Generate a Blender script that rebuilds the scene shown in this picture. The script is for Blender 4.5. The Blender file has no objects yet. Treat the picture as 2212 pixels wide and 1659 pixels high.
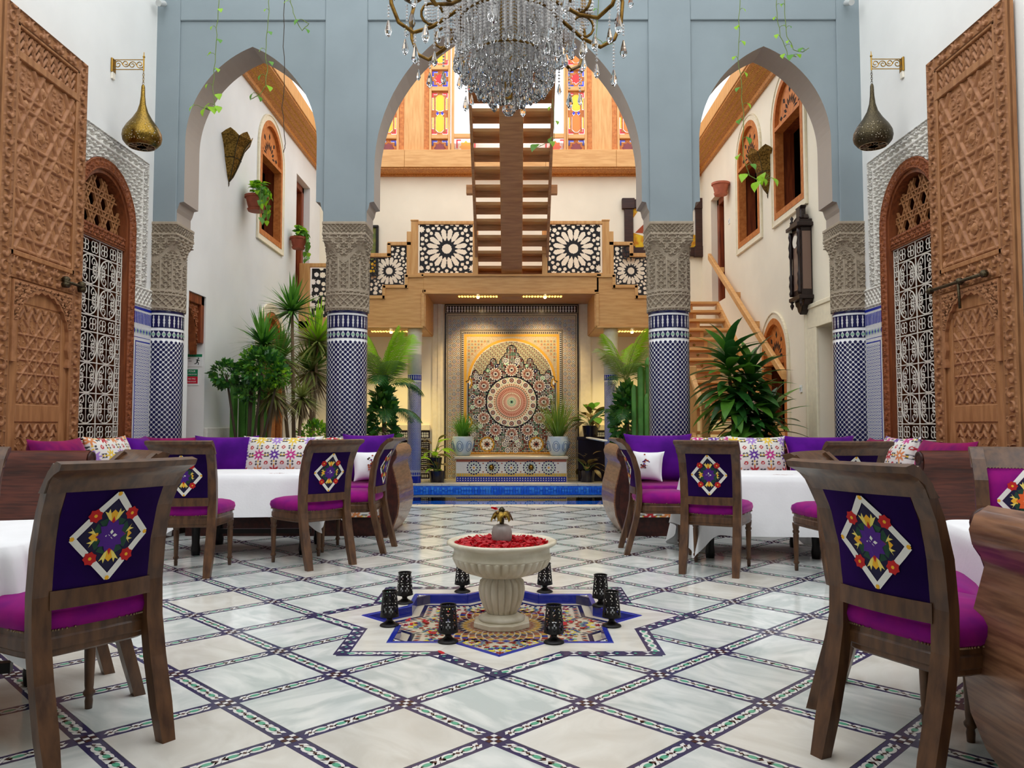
import bpy, math, random
import numpy as np
from mathutils import Vector, Matrix
random.seed(7)
PI = math.pi
sc = bpy.context.scene
col = sc.collection
# ---------------------------------------------------------------- camera, sky, exposure
CAMX, CAMZ = 0.07, 1.10
cd = bpy.data.cameras.new('camera'); cam = bpy.data.objects.new('camera', cd); col.objects.link(cam)
cd.sensor_width = 36.0; cd.lens = 1700.0 / 2212.0 * 36.0; cd.clip_start = 0.05; cd.clip_end = 200
cam.location = (CAMX, 0, CAMZ); cam.rotation_euler = (math.radians(90 + 2.95), 0, math.radians(0.135))
sc.camera = cam
w = bpy.data.worlds.new('sky'); sc.world = w; w.use_nodes = True
bg = w.node_tree.nodes['Background']; bg.inputs[0].default_value = (0.95, 0.975, 1.0, 1); bg.inputs[1].default_value = 1.9
sc.view_settings.view_transform = 'Standard'; sc.view_settings.look = 'None'; sc.view_settings.gamma = 1.0
sc.view_settings.use_curve_mapping = False
sc.view_settings.exposure = 0.42
sc.cycles.max_bounces = 8; sc.cycles.diffuse_bounces = 4; sc.cycles.glossy_bounces = 3; sc.cycles.transmission_bounces = 6; sc.cycles.transparent_max_bounces = 12; sc.cycles.caustics_reflective = False; sc.cycles.caustics_refractive = False
def warm_spot(name, loc, target, power, size=1.2, blend=0.6, color=(1, .72, .36)):
    l = bpy.data.lights.new(name, 'SPOT'); l.energy = power; l.color = color; l.spot_size = size; l.spot_blend = blend; l.shadow_soft_size = 0.03
    o = bpy.data.objects.new(name, l); col.objects.link(o); o.location = loc
    o.rotation_euler = (Vector(target) - Vector(loc)).to_track_quat('-Z', 'Y').to_euler()
    return o
# ---------------------------------------------------------------- object helpers
def tag(o, label=None, cat=None, group=None, kind=None):
    if label: o['label'] = label
    if cat: o['category'] = cat
    if group: o['group'] = group
    if kind: o['kind'] = kind
    return o
def thing(name, label, cat, loc=(0, 0, 0), rz=0.0, group=None):
    o = bpy.data.objects.new(name, None); o.empty_display_size = .05; col.objects.link(o)
    o.location = loc; o.rotation_euler = (0, 0, rz)
    return tag(o, label, cat, group)
def link(name, data, parent=None, loc=None, rot=None, scale=None):
    o = bpy.data.objects.new(name, data); col.objects.link(o)
    if parent is not None: o.parent = parent
    if loc is not None: o.location = loc
    if rot is not None: o.rotation_euler = rot
    if scale is not None: o.scale = scale
    return o
KIDS = {}
def copy_tree(o, parent=None):
    c = o.copy(); col.objects.link(c); c.parent = parent
    for ch in list(o.children): copy_tree(ch, c)
    return c
class MB:
    """collects shapes into one mesh"""
    def __init__(s): s.v = []; s.f = []; s.m = []; s.T = None
    def add(s, vs, fs, mi=0):
        o = len(s.v)
        if s.T is not None: vs = [tuple(s.T @ Vector(p)) for p in vs]
        s.v += [tuple(p) for p in vs]; s.f += [[i + o for i in f] for f in fs]; s.m += [mi] * len(fs)
        return s
    def box(s, x0, x1, y0, y1, z0, z1, mi=0):
        return s.add([(x0,y0,z0),(x1,y0,z0),(x1,y1,z0),(x0,y1,z0),(x0,y0,z1),(x1,y0,z1),(x1,y1,z1),(x0,y1,z1)],
              [(0,3,2,1),(4,5,6,7),(0,1,5,4),(1,2,6,5),(2,3,7,6),(3,0,4,7)], mi)
    def prism(s, poly, a, b, pl='xy', mi=0, side=None):
        n = len(poly)
        def P(p, h): return (p[0],p[1],h) if pl == 'xy' else ((p[0],h,p[1]) if pl == 'xz' else (h,p[0],p[1]))
        vs = [P(p, a) for p in poly] + [P(p, b) for p in poly]
        s.add(vs, [list(range(n))[::-1], list(range(n, 2*n))], mi)
        o = len(s.v) - 2*n
        s.f += [[o+i, o+(i+1) % n, o+n+(i+1) % n, o+n+i] for i in range(n)]; s.m += [mi if side is None else side] * n
        return s
    def flat(s, poly, h, pl='xy', mi=0):
        def P(p): return (p[0],p[1],h) if pl == 'xy' else ((p[0],h,p[1]) if pl == 'xz' else (h,p[0],p[1]))
        return s.add([P(p) for p in poly], [list(range(len(poly)))], mi)
    def lathe(s, prof, n=24, mi=0, c=(0,0,0), flute=None, cap=True):
        vs = []; fs = []; m = len(prof)
        for i in range(n):
            a = 2*PI*i/n
            for k, (r, z) in enumerate(prof):
                rr = r if flute is None else r * flute(a, k)
                vs.append((c[0]+rr*math.cos(a), c[1]+rr*math.sin(a), c[2]+z))
        for i in range(n):
            j = (i+1) % n
            for k in range(m-1): fs.append((i*m+k, j*m+k, j*m+k+1, i*m+k+1))
        if cap:
            if prof[0][0] > 1e-5: fs.append([i*m for i in range(n)][::-1])
            if prof[-1][0] > 1e-5: fs.append([i*m+m-1 for i in range(n)])
        return s.add(vs, fs, mi)
    def tube(s, pts, r, n=6, mi=0, closed=False):
        pts = [Vector(p) for p in pts]; m = len(pts); vs = []; fs = []
        up = Vector((0,0,1)); prev = None
        for i, p in enumerate(pts):
            if closed: t = pts[(i+1) % m] - pts[i-1]
            else: t = pts[min(i+1, m-1)] - pts[max(i-1, 0)]
            if t.length < 1e-9: t = Vector((0,0,1))
            t.normalize()
            if prev is None:
                a = t.cross(up if abs(t.z) < .9 else Vector((1,0,0))).normalized()
            else:
                a = prev - t * prev.dot(t)
                a = a.normalized() if a.length > 1e-6 else t.orthogonal().normalized()
            b = t.cross(a); prev = a
            rr = r[i] if hasattr(r, '__len__') else r
            for k in range(n):
                q = p + (a*math.cos(2*PI*k/n) + b*math.sin(2*PI*k/n)) * rr
                vs.append(q[:])
        for i in range(m if closed else m-1):
            j = (i+1) % m
            for k in range(n): fs.append((i*n+k, i*n+(k+1) % n, j*n+(k+1) % n, j*n+k))
        if not closed: fs.append(list(range(n))[::-1]); fs.append([(m-1)*n+k for k in range(n)])
        return s.add(vs, fs, mi)
    def sweep(s, pts, prof, mi=0, up=(0,0,1), closed=False):
        """profile of (side, up) pairs swept along pts"""
        pts = [Vector(p) for p in pts]; m = len(pts); n = len(prof); vs = []; fs = []; U = Vector(up)
        for i, p in enumerate(pts):
            t = (pts[(i+1) % m] - pts[i-1]) if closed else (pts[min(i+1, m-1)] - pts[max(i-1, 0)])
            t.normalize(); a = t.cross(U).normalized(); b = a.cross(t)
            vs += [(p + a*q[0] + b*q[1])[:] for q in prof]
        for i in range(m if closed else m-1):
            j = (i+1) % m
            for k in range(n): fs.append((i*n+k, i*n+(k+1) % n, j*n+(k+1) % n, j*n+k))
        if not closed: fs.append(list(range(n))[::-1]); fs.append([(m-1)*n+k for k in range(n)])
        return s.add(vs, fs, mi)
    def grid(s, G, mi=0):
        """G[i][j] points"""
        a = len(G); b = len(G[0])
        return s.add([p for r in G for p in r], [(i*b+j, (i+1)*b+j, (i+1)*b+j+1, i*b+j+1) for i in range(a-1) for j in range(b-1)], mi)
    def mesh(s, name, mats, smooth=False):
        me = bpy.data.meshes.new(name); me.from_pydata(s.v, [], s.f)
        for m in (mats if isinstance(mats, (list, tuple)) else [mats]): me.materials.append(MAT[m] if isinstance(m, str) else m)
        me.polygons.foreach_set('material_index', s.m)
        if smooth: me.shade_smooth()
        me.update(); return me
    def build(s, name, mats, parent=None, smooth=False, bev=0, sub=0, auto=None, seg=1):
        me = s.mesh(name, mats, smooth or auto is not None)
        o = link(name, me, parent)
        if auto is not None: me.set_sharp_from_angle(angle=math.radians(auto))
        if bev:
            b = o.modifiers.new('b', 'BEVEL'); b.width = bev; b.segments = seg; b.limit_method = 'ANGLE'; b.angle_limit = math.radians(50)
        if sub:
            b = o.modifiers.new('s', 'SUBSURF'); b.levels = sub; b.render_levels = sub
        return o
def np_grid(name, P, mats, colors=None, smooth=False, keep=None):
    """P: (a,b,3) numpy grid to a mesh; colors (a,b,3) optional vertex colour (printed / dyed pattern)"""
    a, b = P.shape[:2]; me = bpy.data.meshes.new(name)
    me.vertices.add(a*b); me.vertices.foreach_set('co', P.reshape(-1).astype(np.float32))
    i = np.arange(a*b).reshape(a, b); q = np.stack([i[:-1,:-1], i[1:,:-1], i[1:,1:], i[:-1,1:]], -1).reshape(-1, 4)
    if keep is not None:
        k = keep[:-1,:-1] & keep[1:,:-1] & keep[1:,1:] & keep[:-1,1:]; q = q[k.reshape(-1)]
    n = len(q)
    me.loops.add(n*4); me.loops.foreach_set('vertex_index', q.reshape(-1).astype(np.int32))
    me.polygons.add(n); me.polygons.foreach_set('loop_start', np.arange(0, n*4, 4, dtype=np.int32))
    for m in (mats if isinstance(mats, (list, tuple)) else [mats]): me.materials.append(MAT[m])
    me.update(calc_edges=True); me.validate()
    if colors is not None:
        ca = me.color_attributes.new('pattern', 'FLOAT_COLOR', 'POINT')
        c4 = np.ones((a*b, 4), np.float32); c4[:, :3] = colors.reshape(-1, 3); ca.data.foreach_set('color', c4.reshape(-1))
    if smooth: me.shade_smooth()
    return me
# ---------------------------------------------------------------- materials
MAT = {}
def srgb(r, g, b):
    f = lambda c: (c/255/12.92) if c/255 <= .04045 else ((c/255+.055)/1.055)**2.4
    return (f(r), f(g), f(b))
def mat(name, c, rough=.6, metal=0, spec=.5, var=0.0, scale=8.0, bump=0.0, bscale=40, sheen=0, sheen_t=None, emit=0, emitc=None,
        trans=0, coat=0, stretch=(1,1,1), c2=None, rnd=0.0, alpha=1, detail=6, dist=0.0, ior=1.45, sheenr=.35, trn=0):
    m = bpy.data.materials.new(name); m.use_nodes = True; nt = m.node_tree; N = nt.nodes; L = nt.links
    b = N['Principled BSDF']; b.inputs['Base Color'].default_value = (*c, 1); b.inputs['Roughness'].default_value = rough
    b.inputs['Metallic'].default_value = metal; b.inputs['Specular IOR Level'].default_value = spec; b.inputs['IOR'].default_value = ior
    if trans: b.inputs['Transmission Weight'].default_value = trans
    if coat: b.inputs['Coat Weight'].default_value = coat; b.inputs['Coat Roughness'].default_value = .08
    if sheen:
        b.inputs['Sheen Weight'].default_value = sheen; b.inputs['Sheen Roughness'].default_value = sheenr
        b.inputs['Sheen Tint'].default_value = (*(sheen_t or (1,1,1)), 1)
    if emit: b.inputs['Emission Color'].default_value = (*(emitc or c), 1); b.inputs['Emission Strength'].default_value = emit
    if alpha < 1: b.inputs['Alpha'].default_value = alpha
    if var or c2 or bump or rnd:
        tc = N.new('ShaderNodeTexCoord'); mp = N.new('ShaderNodeMapping'); mp.inputs['Scale'].default_value = stretch
        L.new(tc.outputs['Object'], mp.inputs['Vector']); vec = mp.outputs['Vector']
        oi = N.new('ShaderNodeObjectInfo')
        if rnd:
            ad = N.new('ShaderNodeVectorMath'); ad.operation = 'ADD'; ml = N.new('ShaderNodeMath'); ml.operation = 'MULTIPLY'; ml.inputs[1].default_value = 37.0
            L.new(oi.outputs['Random'], ml.inputs[0]); L.new(vec, ad.inputs[0]); L.new(ml.outputs[0], ad.inputs[1]); vec = ad.outputs[0]
        if var or c2:
            nz = N.new('ShaderNodeTexNoise'); nz.inputs['Scale'].default_value = scale; nz.inputs['Detail'].default_value = detail; nz.inputs['Distortion'].default_value = dist
            L.new(vec, nz.inputs['Vector'])
            mx = N.new('ShaderNodeMix'); mx.data_type = 'RGBA'
            rp = N.new('ShaderNodeMapRange'); rp.inputs[1].default_value = .36; rp.inputs[2].default_value = .64
            L.new(nz.outputs['Fac'], rp.inputs[0]); L.new(rp.outputs[0], mx.inputs[0])
            a2 = c2 if c2 else tuple(min(1, x*(1-var)) for x in c); a1 = c if c2 else tuple(min(1, x*(1+var*.5)) for x in c)
            mx.inputs[6].default_value = (*a1, 1); mx.inputs[7].default_value = (*a2, 1); out = mx.outputs[2]
            if rnd:
                hs = N.new('ShaderNodeHueSaturation'); mr = N.new('ShaderNodeMapRange'); mr.inputs[3].default_value = 1-rnd; mr.inputs[4].default_value = 1+rnd*.6
                L.new(oi.outputs['Random'], mr.inputs[0]); L.new(mr.outputs[0], hs.inputs['Value']); L.new(out, hs.inputs['Color']); out = hs.outputs[0]
            L.new(out, b.inputs['Base Color'])
        if bump:
            n2 = N.new('ShaderNodeTexNoise'); n2.inputs['Scale'].default_value = bscale; n2.inputs['Detail'].default_value = 4
            L.new(vec, n2.inputs['Vector']); bp = N.new('ShaderNodeBump'); bp.inputs['Strength'].default_value = bump; bp.inputs['Distance'].default_value = .01
            L.new(n2.outputs['Fac'], bp.inputs['Height']); L.new(bp.outputs[0], b.inputs['Normal'])
    if trn:   # thin leaf or cloth that lets light through
        tl = N.new('ShaderNodeBsdfTranslucent'); tl.inputs[0].default_value = (*[min(1, x*1.3) for x in c], 1)
        ms = N.new('ShaderNodeMixShader'); ms.inputs[0].default_value = trn; o = N['Material Output']
        L.new(b.outputs[0], ms.inputs[1]); L.new(tl.outputs[0], ms.inputs[2]); L.new(ms.outputs[0], o.inputs[0])
    MAT[name] = m; return m
def attr_mat(name, rough=.8, sheen=0):
    m = mat(name, (1,1,1), rough, sheen=sheen); N = m.node_tree.nodes; a = N.new('ShaderNodeVertexColor'); a.layer_name = 'pattern'
    m.node_tree.links.new(a.outputs[0], N['Principled BSDF'].inputs['Base Color']); return m
def glass_tint(name, c):
    m = bpy.data.materials.new(name); m.use_nodes = True; nt = m.node_tree; N = nt.nodes; N.remove(N['Principled BSDF'])
    t = N.new('ShaderNodeBsdfTransparent'); t.inputs[0].default_value = (*c, 1); g = N.new('ShaderNodeBsdfGlossy'); g.inputs[1].default_value = .05
    tl = N.new('ShaderNodeBsdfTranslucent'); tl.inputs[0].default_value = (*c, 1); m2 = N.new('ShaderNodeMixShader'); m2.inputs[0].default_value = .35
    x = N.new('ShaderNodeMixShader'); x.inputs[0].default_value = .06
    nt.links.new(t.outputs[0], m2.inputs[1]); nt.links.new(tl.outputs[0], m2.inputs[2])
    nt.links.new(m2.outputs[0], x.inputs[1]); nt.links.new(g.outputs[0], x.inputs[2]); nt.links.new(x.outputs[0], N['Material Output'].inputs[0])
    MAT[name] = m
mat('plaster_blue', srgb(136, 148, 153), .85, var=.06, scale=1.3, bump=.12, bscale=6)
mat('plaster_white', srgb(236, 236, 232), .85, var=.04, scale=1.5, bump=.1, bscale=7)
mat('plaster_cream', srgb(246, 236, 214), .85, var=.05, scale=1.2, bump=.06, bscale=9)
mat('plaster_soffit_shaded', srgb(168, 156, 144), .85, var=.05, scale=1.5)  # shade under the arches put into a darker plaster colour
mat('stucco', srgb(164, 150, 130), .8, var=.1, scale=20)
mat('stucco_white', srgb(226, 222, 212), .8, var=.06, scale=20)
mat('stucco_cream', srgb(240, 228, 200), .8, var=.05, scale=14)
mat('unlit_dark', (.02, .012, .009), .9)  # near-black colour standing in for unlit depth
mat('brown_room', srgb(92, 50, 28), .6, var=.3, scale=6, stretch=(6,6,.6))
mat('door_wood', srgb(172, 120, 76), .55, c2=srgb(146, 96, 56), scale=5, stretch=(4,4,.7), detail=8)
mat('door_wood_carved', srgb(170, 118, 78), .6, c2=srgb(146, 96, 60), scale=14)
mat('frame_wood_carved', srgb(150, 84, 44), .55, c2=srgb(122, 62, 30), scale=18)
mat('frame_wood', srgb(136, 74, 38), .5, c2=srgb(104, 52, 26), scale=6, stretch=(5,5,.6))
mat('orange_wood', srgb(206, 128, 62), .55, c2=srgb(180, 100, 42), scale=16)
mat('red_wood', srgb(150, 74, 34), .5, c2=srgb(104, 42, 18), scale=5, stretch=(6,6,.5))
mat('light_wood', srgb(222, 170, 108), .45, c2=srgb(206, 150, 88), scale=3, stretch=(1,8,8), detail=8)
mat('light_wood_v', srgb(222, 170, 108), .45, c2=srgb(206, 148, 86), scale=3, stretch=(8,8,.8), detail=8)
mat('gold_wood', srgb(214, 150, 70), .45, c2=srgb(176, 104, 40), scale=40)
mat('stair_wood', srgb(196, 142, 92), .45, c2=srgb(174, 120, 74), scale=3, stretch=(1,8,8))
mat('chair_wood', srgb(100, 67, 41), .40, c2=srgb(68, 42, 25), scale=6, stretch=(5,5,1.2), detail=8, coat=.15)
mat('sofa_wood', srgb(148, 104, 76), .32, c2=srgb(102, 64, 44), scale=4, stretch=(1.2,1.2,14), detail=8, coat=.3)
mat('sofa_red', srgb(98, 46, 32), .38, c2=srgb(64, 26, 18), scale=4, stretch=(1.0,1.0,14), detail=8, coat=.2)
mat('sofa_dark', srgb(66, 26, 18), .4, c2=srgb(40, 14, 10), scale=24)
mat('velvet', srgb(146, 18, 116), .85, spec=.15, sheen=1.0, sheen_t=srgb(255, 150, 215), sheenr=.28, c2=srgb(118, 10, 112), scale=9)
mat('velvet_violet', srgb(92, 16, 140), .85, spec=.15, sheen=1.0, sheen_t=srgb(255, 140, 215), sheenr=.3, c2=srgb(66, 8, 112), scale=4)
mat('velvet_red', srgb(142, 24, 86), .85, spec=.15, sheen=1.0, sheen_t=srgb(255, 130, 180), sheenr=.3, c2=srgb(100, 14, 84), scale=7)
mat('velvet_navy', srgb(34, 8, 70), .9, spec=.1, sheen=.35, sheen_t=srgb(120, 40, 160), sheenr=.4, c2=srgb(24, 6, 52), scale=5)
mat('linen', srgb(238, 238, 240), .8, var=.03, scale=6, bump=.08, bscale=60)
mat('thread_white', srgb(232, 228, 222), .8, bump=.2, bscale=300)
mat('thread_red', srgb(190, 24, 24), .8); mat('thread_yellow', srgb(236, 214, 110), .8); mat('thread_gold', srgb(238, 176, 40), .8)
mat('thread_green', srgb(28, 66, 48), .8); mat('thread_purple', srgb(74, 22, 128), .8); mat('thread_navy', srgb(22, 16, 56), .85); mat('thread_orange', srgb(232, 96, 36), .8)
attr_mat('print', .85)
mat('nail', srgb(150, 130, 100), .3, metal=1)
mat('brass', srgb(150, 120, 52), .3, metal=1, c2=srgb(96, 76, 34), scale=90)
mat('brass_old', srgb(160, 126, 60), .42, metal=.9, c2=srgb(84, 64, 28), scale=60, bump=.6, bscale=120)
mat('bronze_dark', srgb(92, 82, 60), .35, metal=.9, c2=srgb(56, 50, 38), scale=90, bump=.4, bscale=150)
mat('gilt', srgb(170, 132, 60), .28, metal=1)
mat('iron_white', srgb(214, 208, 196), .5)
mat('black_panel', srgb(24, 20, 24), .4)
mat('black_metal', srgb(26, 22, 22), .4, metal=.3)
mat('marble_tile', srgb(232, 234, 229), .12, c2=srgb(198, 205, 201), scale=2.6, rnd=.07, detail=9, dist=1.6, stretch=(1,2.2,1))
mat('marble_warm', srgb(230, 227, 218), .14, c2=srgb(212, 207, 196), scale=2.4, rnd=.05, detail=9, dist=1.5, stretch=(1,2.2,1))
mat('marble_carved', srgb(222, 214, 194), .4, c2=srgb(196, 186, 160), scale=5, detail=8, dist=.8)
mat('joint', srgb(120, 116, 118), .8)
mat('band_navy', srgb(46, 44, 92), .18, c2=srgb(64, 60, 88), scale=5)
mat('piece_white', srgb(232, 230, 224), .16); mat('piece_green', srgb(92, 172, 140), .15); mat('piece_brown', srgb(74, 40, 36), .2)
mat('zel_white', srgb(214, 214, 214), .2, var=.05, scale=30); mat('zel_blue', srgb(24, 26, 72), .12); mat('zel_black', srgb(30, 24, 34), .15)
mat('zel_green', srgb(130, 176, 150), .15); mat('zel_cobalt', srgb(30, 44, 150), .12); mat('zel_ochre', srgb(206, 158, 60), .2)
mat('zel_rust', srgb(150, 84, 66), .25); mat('zel_cream', srgb(206, 194, 172), .25); mat('zel_yellow', srgb(226, 206, 60), .15)
mat('zel_pink', srgb(196, 150, 136), .25); mat('zel_sky', srgb(120, 160, 210), .15); mat('zel_red', srgb(150, 36, 36), .2)
mat('pool_tile', srgb(104, 186, 255), .2, c2=srgb(70, 156, 248), scale=60)
mat('pool_dark', srgb(56, 126, 236), .2)
mat('zel_field', srgb(186, 170, 144), .25, var=.2, scale=40)
def water_mat():
    m = bpy.data.materials.new('water'); m.use_nodes = True; nt = m.node_tree; N = nt.nodes; N.remove(N['Principled BSDF'])
    t = N.new('ShaderNodeBsdfTransparent'); t.inputs[0].default_value = (.62, .86, 1, 1); g = N.new('ShaderNodeBsdfGlossy'); g.inputs[1].default_value = .03; g.inputs[0].default_value = (.9, .95, 1, 1)
    fr = N.new('ShaderNodeFresnel'); fr.inputs[0].default_value = 1.2; x = N.new('ShaderNodeMixShader'); nz = N.new('ShaderNodeTexNoise'); nz.inputs['Scale'].default_value = 4; bp = N.new('ShaderNodeBump'); bp.inputs['Strength'].default_value = .02
    nt.links.new(nz.outputs[0], bp.inputs['Height']); nt.links.new(bp.outputs[0], g.inputs['Normal'])
    nt.links.new(fr.outputs[0], x.inputs[0]); nt.links.new(t.outputs[0], x.inputs[1]); nt.links.new(g.outputs[0], x.inputs[2]); nt.links.new(x.outputs[0], N['Material Output'].inputs[0]); MAT['water'] = m
water_mat()
mat('coping', srgb(226, 214, 190), .4, var=.05)
mat('terracotta', srgb(150, 70, 46), .6, var=.15, scale=12)
mat('terracotta_light', srgb(186, 104, 76), .6, var=.12, scale=12)
mat('soil', srgb(52, 36, 26), .95, bump=.5)
mat('leaf', srgb(92, 148, 48), .4, trn=.25, var=.25, scale=5)
mat('leaf_lime', srgb(150, 200, 40), .4, trn=.35, var=.2, scale=5)
mat('leaf_dark', srgb(50, 104, 44), .32, trn=.15, var=.3, scale=6)
mat('leaf_palm', srgb(112, 146, 56), .42, trn=.25, var=.25, scale=6)
mat('leaf_olive', srgb(142, 152, 78), .45, trn=.25, var=.25, scale=6)
mat('leaf_dry', srgb(132, 112, 80), .7, var=.2)
mat('leaf_croton', srgb(120, 110, 60), .45, trn=.15, c2=srgb(96, 58, 46), scale=10)
mat('cactus', srgb(84, 142, 54), .5, var=.25, scale=6)
mat('stem', srgb(128, 104, 78), .8, var=.2); mat('stem_dark', srgb(60, 48, 34), .8); mat('stem_green', srgb(104, 124, 52), .6)
mat('petal', srgb(196, 20, 34), .55, var=.35, scale=30, trn=.2)
mat('clock_wood', srgb(34, 18, 16), .4)
mat('clock_glass', srgb(120, 96, 84), .1)
mat('pot_blue', srgb(216, 222, 222), .25, c2=srgb(176, 198, 212), scale=5); mat('pot_line', srgb(70, 104, 150), .25)
mat('sign_green', srgb(16, 130, 84), .5); mat('sign_red', srgb(206, 24, 54), .5); mat('sign_white', srgb(240, 242, 240), .5); mat('sign_text', srgb(20, 40, 34), .6)
mat('frame_brown', srgb(66, 34, 24), .45, c2=srgb(44, 22, 16), scale=4, stretch=(1,1,16)); mat('frame_black', srgb(22, 18, 16), .4)
mat('canvas_white', srgb(238, 230, 214), .8); mat('canvas_gold', srgb(226, 190, 40), .8, c2=srgb(196, 120, 30), scale=9); mat('canvas_red', srgb(160, 70, 40), .8)
mat('canvas_olive', srgb(150, 150, 70), .7, c2=srgb(90, 110, 60), scale=8)
mat('lamp_gold', srgb(255, 190, 60), .4, emit=2.5, emitc=(1, .62, .12)); mat('lamp_white', (1, .9, .6), .4, emit=18, emitc=(1, .8, .45))
mat('crystal', (1, 1, 1), .015, trans=1, ior=1.62)
mat('crystal_bead', (.95, .93, .92), .08, trans=.25, ior=1.6, spec=1.0)
mat('brass_dark', srgb(128, 98, 48), .3, metal=1, c2=srgb(84, 60, 26), scale=30)
mat('marble_grey', srgb(150, 140, 134), .35, var=.15, scale=12)
mat('camera_grey', srgb(190, 192, 190), .5)
for n_, c_ in (('glass_red', (.85, .03, .04)), ('glass_yellow', (1, .72, .02)), ('glass_amber', (1, .42, .03)), ('glass_blue', (.12, .05, .75)), ('glass_clear', (.97, .98, 1))): glass_tint(n_, c_)
# ================================================================ carving patterns (relief heights, metres -> 0..1)
def sstep(a, b, x):
    t = np.clip((x-a)/(b-a), 0, 1); return t*t*(3-2*t)
def h_scroll(u, v, s, turns=10.0):
    i = np.floor(u/s); j = np.floor(v/s); x = u/s-i-.5; y = v/s-j-.5
    hand = np.where((i+j) % 2 == 0, 1.0, -1.0); r = np.hypot(x, y)+1e-6; th = np.arctan2(y, x*hand)
    sp = sstep(-.1, .35, np.cos(th+turns*r)) * (1-sstep(.44, .5, r))
    leaf = sstep(.52, .58, r) * sstep(-.2, .3, np.cos(4*np.arctan2(y, x)*1.0 + 9*r))
    return np.maximum(sp, leaf)
def h_lattice(u, v, s, wl=.1):
    a = np.abs(((u+v)/s) % 1-.5); b = np.abs(((u-v)/s) % 1-.5)
    d = np.minimum(a, b); c = ((u/s) % 1-.5)**2+((v/s) % 1-.5)**2
    return np.maximum(1-sstep(wl*.6, wl, d), .7*(1-sstep(.02, .035, ((u/s+.5) % 1-.5)**2+((v/s) % 1-.5)**2)))
def h_star(u, v, s, off=.13):
    d = np.full(u.shape, 9.0); ms = np.zeros(u.shape)
    for k in range(3):
        a = k*PI/3+PI/6; t = (u*math.cos(a)+v*math.sin(a))/s; q = np.abs((t % 1)-.5)
        d = np.minimum(d, np.abs(q-off)*s)
    ridge = 1-sstep(.25, 1.0, d/(s*.055)); groove = 1-sstep(0, 1, np.abs(d/(s*.055)-1.4)/.6)
    eye = h_scroll(u, v, s*.23, 9)
    return .55+.45*ridge-.55*groove + .28*(eye-.6)*(d > s*.09)
def h_star_round(u, v, s):
    th = np.arctan2(v, u); r = np.hypot(u, v)/s
    d = np.full(u.shape, 9.0)
    for k in range(4):
        a = k*PI/4; t = (u*math.cos(a)+v*math.sin(a))/s; d = np.minimum(d, np.minimum(np.abs(np.abs(t)-.16), np.abs(np.abs(t)-.55)))
    ridge = 1-sstep(.2, 1.0, d/.045); groove = 1-sstep(0, 1, np.abs(d/.045-1.4)/.6)
    return .55+.45*ridge-.55*groove+.25*(h_scroll(u+.3, v+.3, s*.16, 9)-.6)*(d > .08)
def h_leafrow(u, v, s):
    x = np.abs((u/s) % 1-.5); return sstep(-.1, .4, np.cos(2*PI*(v/s*1.4-np.abs(x)*2.2)))*sstep(0.02, .1, x)+.6*(1-sstep(.0, .06, x))
def relief(name, mt, parent, y0, y1, z0, z1, fn, depth, x0, ry=.006, rz=.006, mask=None):
    """carved panel standing on a plane x = x0, carved towards +x"""
    a = max(3, int((y1-y0)/ry)); b = max(3, int((z1-z0)/rz))
    Y, Z = np.meshgrid(np.linspace(y0, y1, a), np.linspace(z0, z1, b), indexing='ij')
    H = np.clip(fn(Y, Z), 0, 1.2)*depth
    if mask is not None:
        M = mask(Y, Z)
    e = np.zeros(H.shape, bool); e[0, :] = e[-1, :] = e[:, 0] = e[:, -1] = True; H[e] = -.01
    P = np.stack([x0+H, Y, Z], -1)
    return link(name, np_grid(name, P, mt, keep=None if mask is None else M), parent)
def arc_pts(xl, xr, zs, za, n=14):
    """pointed / round arch from (xl,zs) over the apex to (xr,zs)"""
    w = (xr-xl)/2; c = (xl+xr)/2; h = za-zs
    if h <= w*1.001:
        R = (w*w+h*h)/(2*h); t0 = math.asin(min(1, w/R)); return [(c+R*math.sin(-t0+2*t0*k/(2*n)), za-R+R*math.cos(-t0+2*t0*k/(2*n))) for k in range(2*n+1)]
    R = (w*w+h*h)/(2*w); t1 = math.asin(h/R)
    L = [(xl+R-R*math.cos(t1*k/n), zs+R*math.sin(t1*k/n)) for k in range(n+1)]
    return L+[(2*c-p[0], p[1]) for p in L[::-1][1:]]
def clip_arc(P, a, b):
    def at(y):
        for p, q in zip(P[:-1], P[1:]):
            if p[0]-1e-9 <= y <= q[0]+1e-9: return (y, p[1]+(q[1]-p[1])*(y-p[0])/max(1e-9, q[0]-p[0]))
        return (y, P[0][1])
    return [at(a)]+[p for p in P if a+1e-6 < p[0] < b-1e-6]+[at(b)]
def wall_holes(mb, pl, y0, y1, z0, z1, xa, xb, holes, mi=0, reveal=None):
    """wall slab between planes xa, xb with openings (ya, yb, za, spring, apex)"""
    ys = sorted(set([y0, y1]+[h[0] for h in holes]+[h[1] for h in holes]))
    for a, b in zip(ys[:-1], ys[1:]):
        hs = sorted([h for h in holes if h[0] <= a+1e-6 and h[1] >= b-1e-6], key=lambda h: h[2])
        low = [(a, z0), (b, z0)]
        for h in hs:
            if h[2] > z0+1e-4: mb.prism(low+[(b, h[2]), (a, h[2])], xa, xb, pl, mi, reveal)
            low = clip_arc(arc_pts(h[0], h[1], h[3], h[4]), a, b) if h[4] > h[3]+1e-4 else [(a, h[3]), (b, h[3])]
        mb.prism(low+[(b, z1), (a, z1)], xa, xb, pl, mi, reveal)
    return mb
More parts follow.
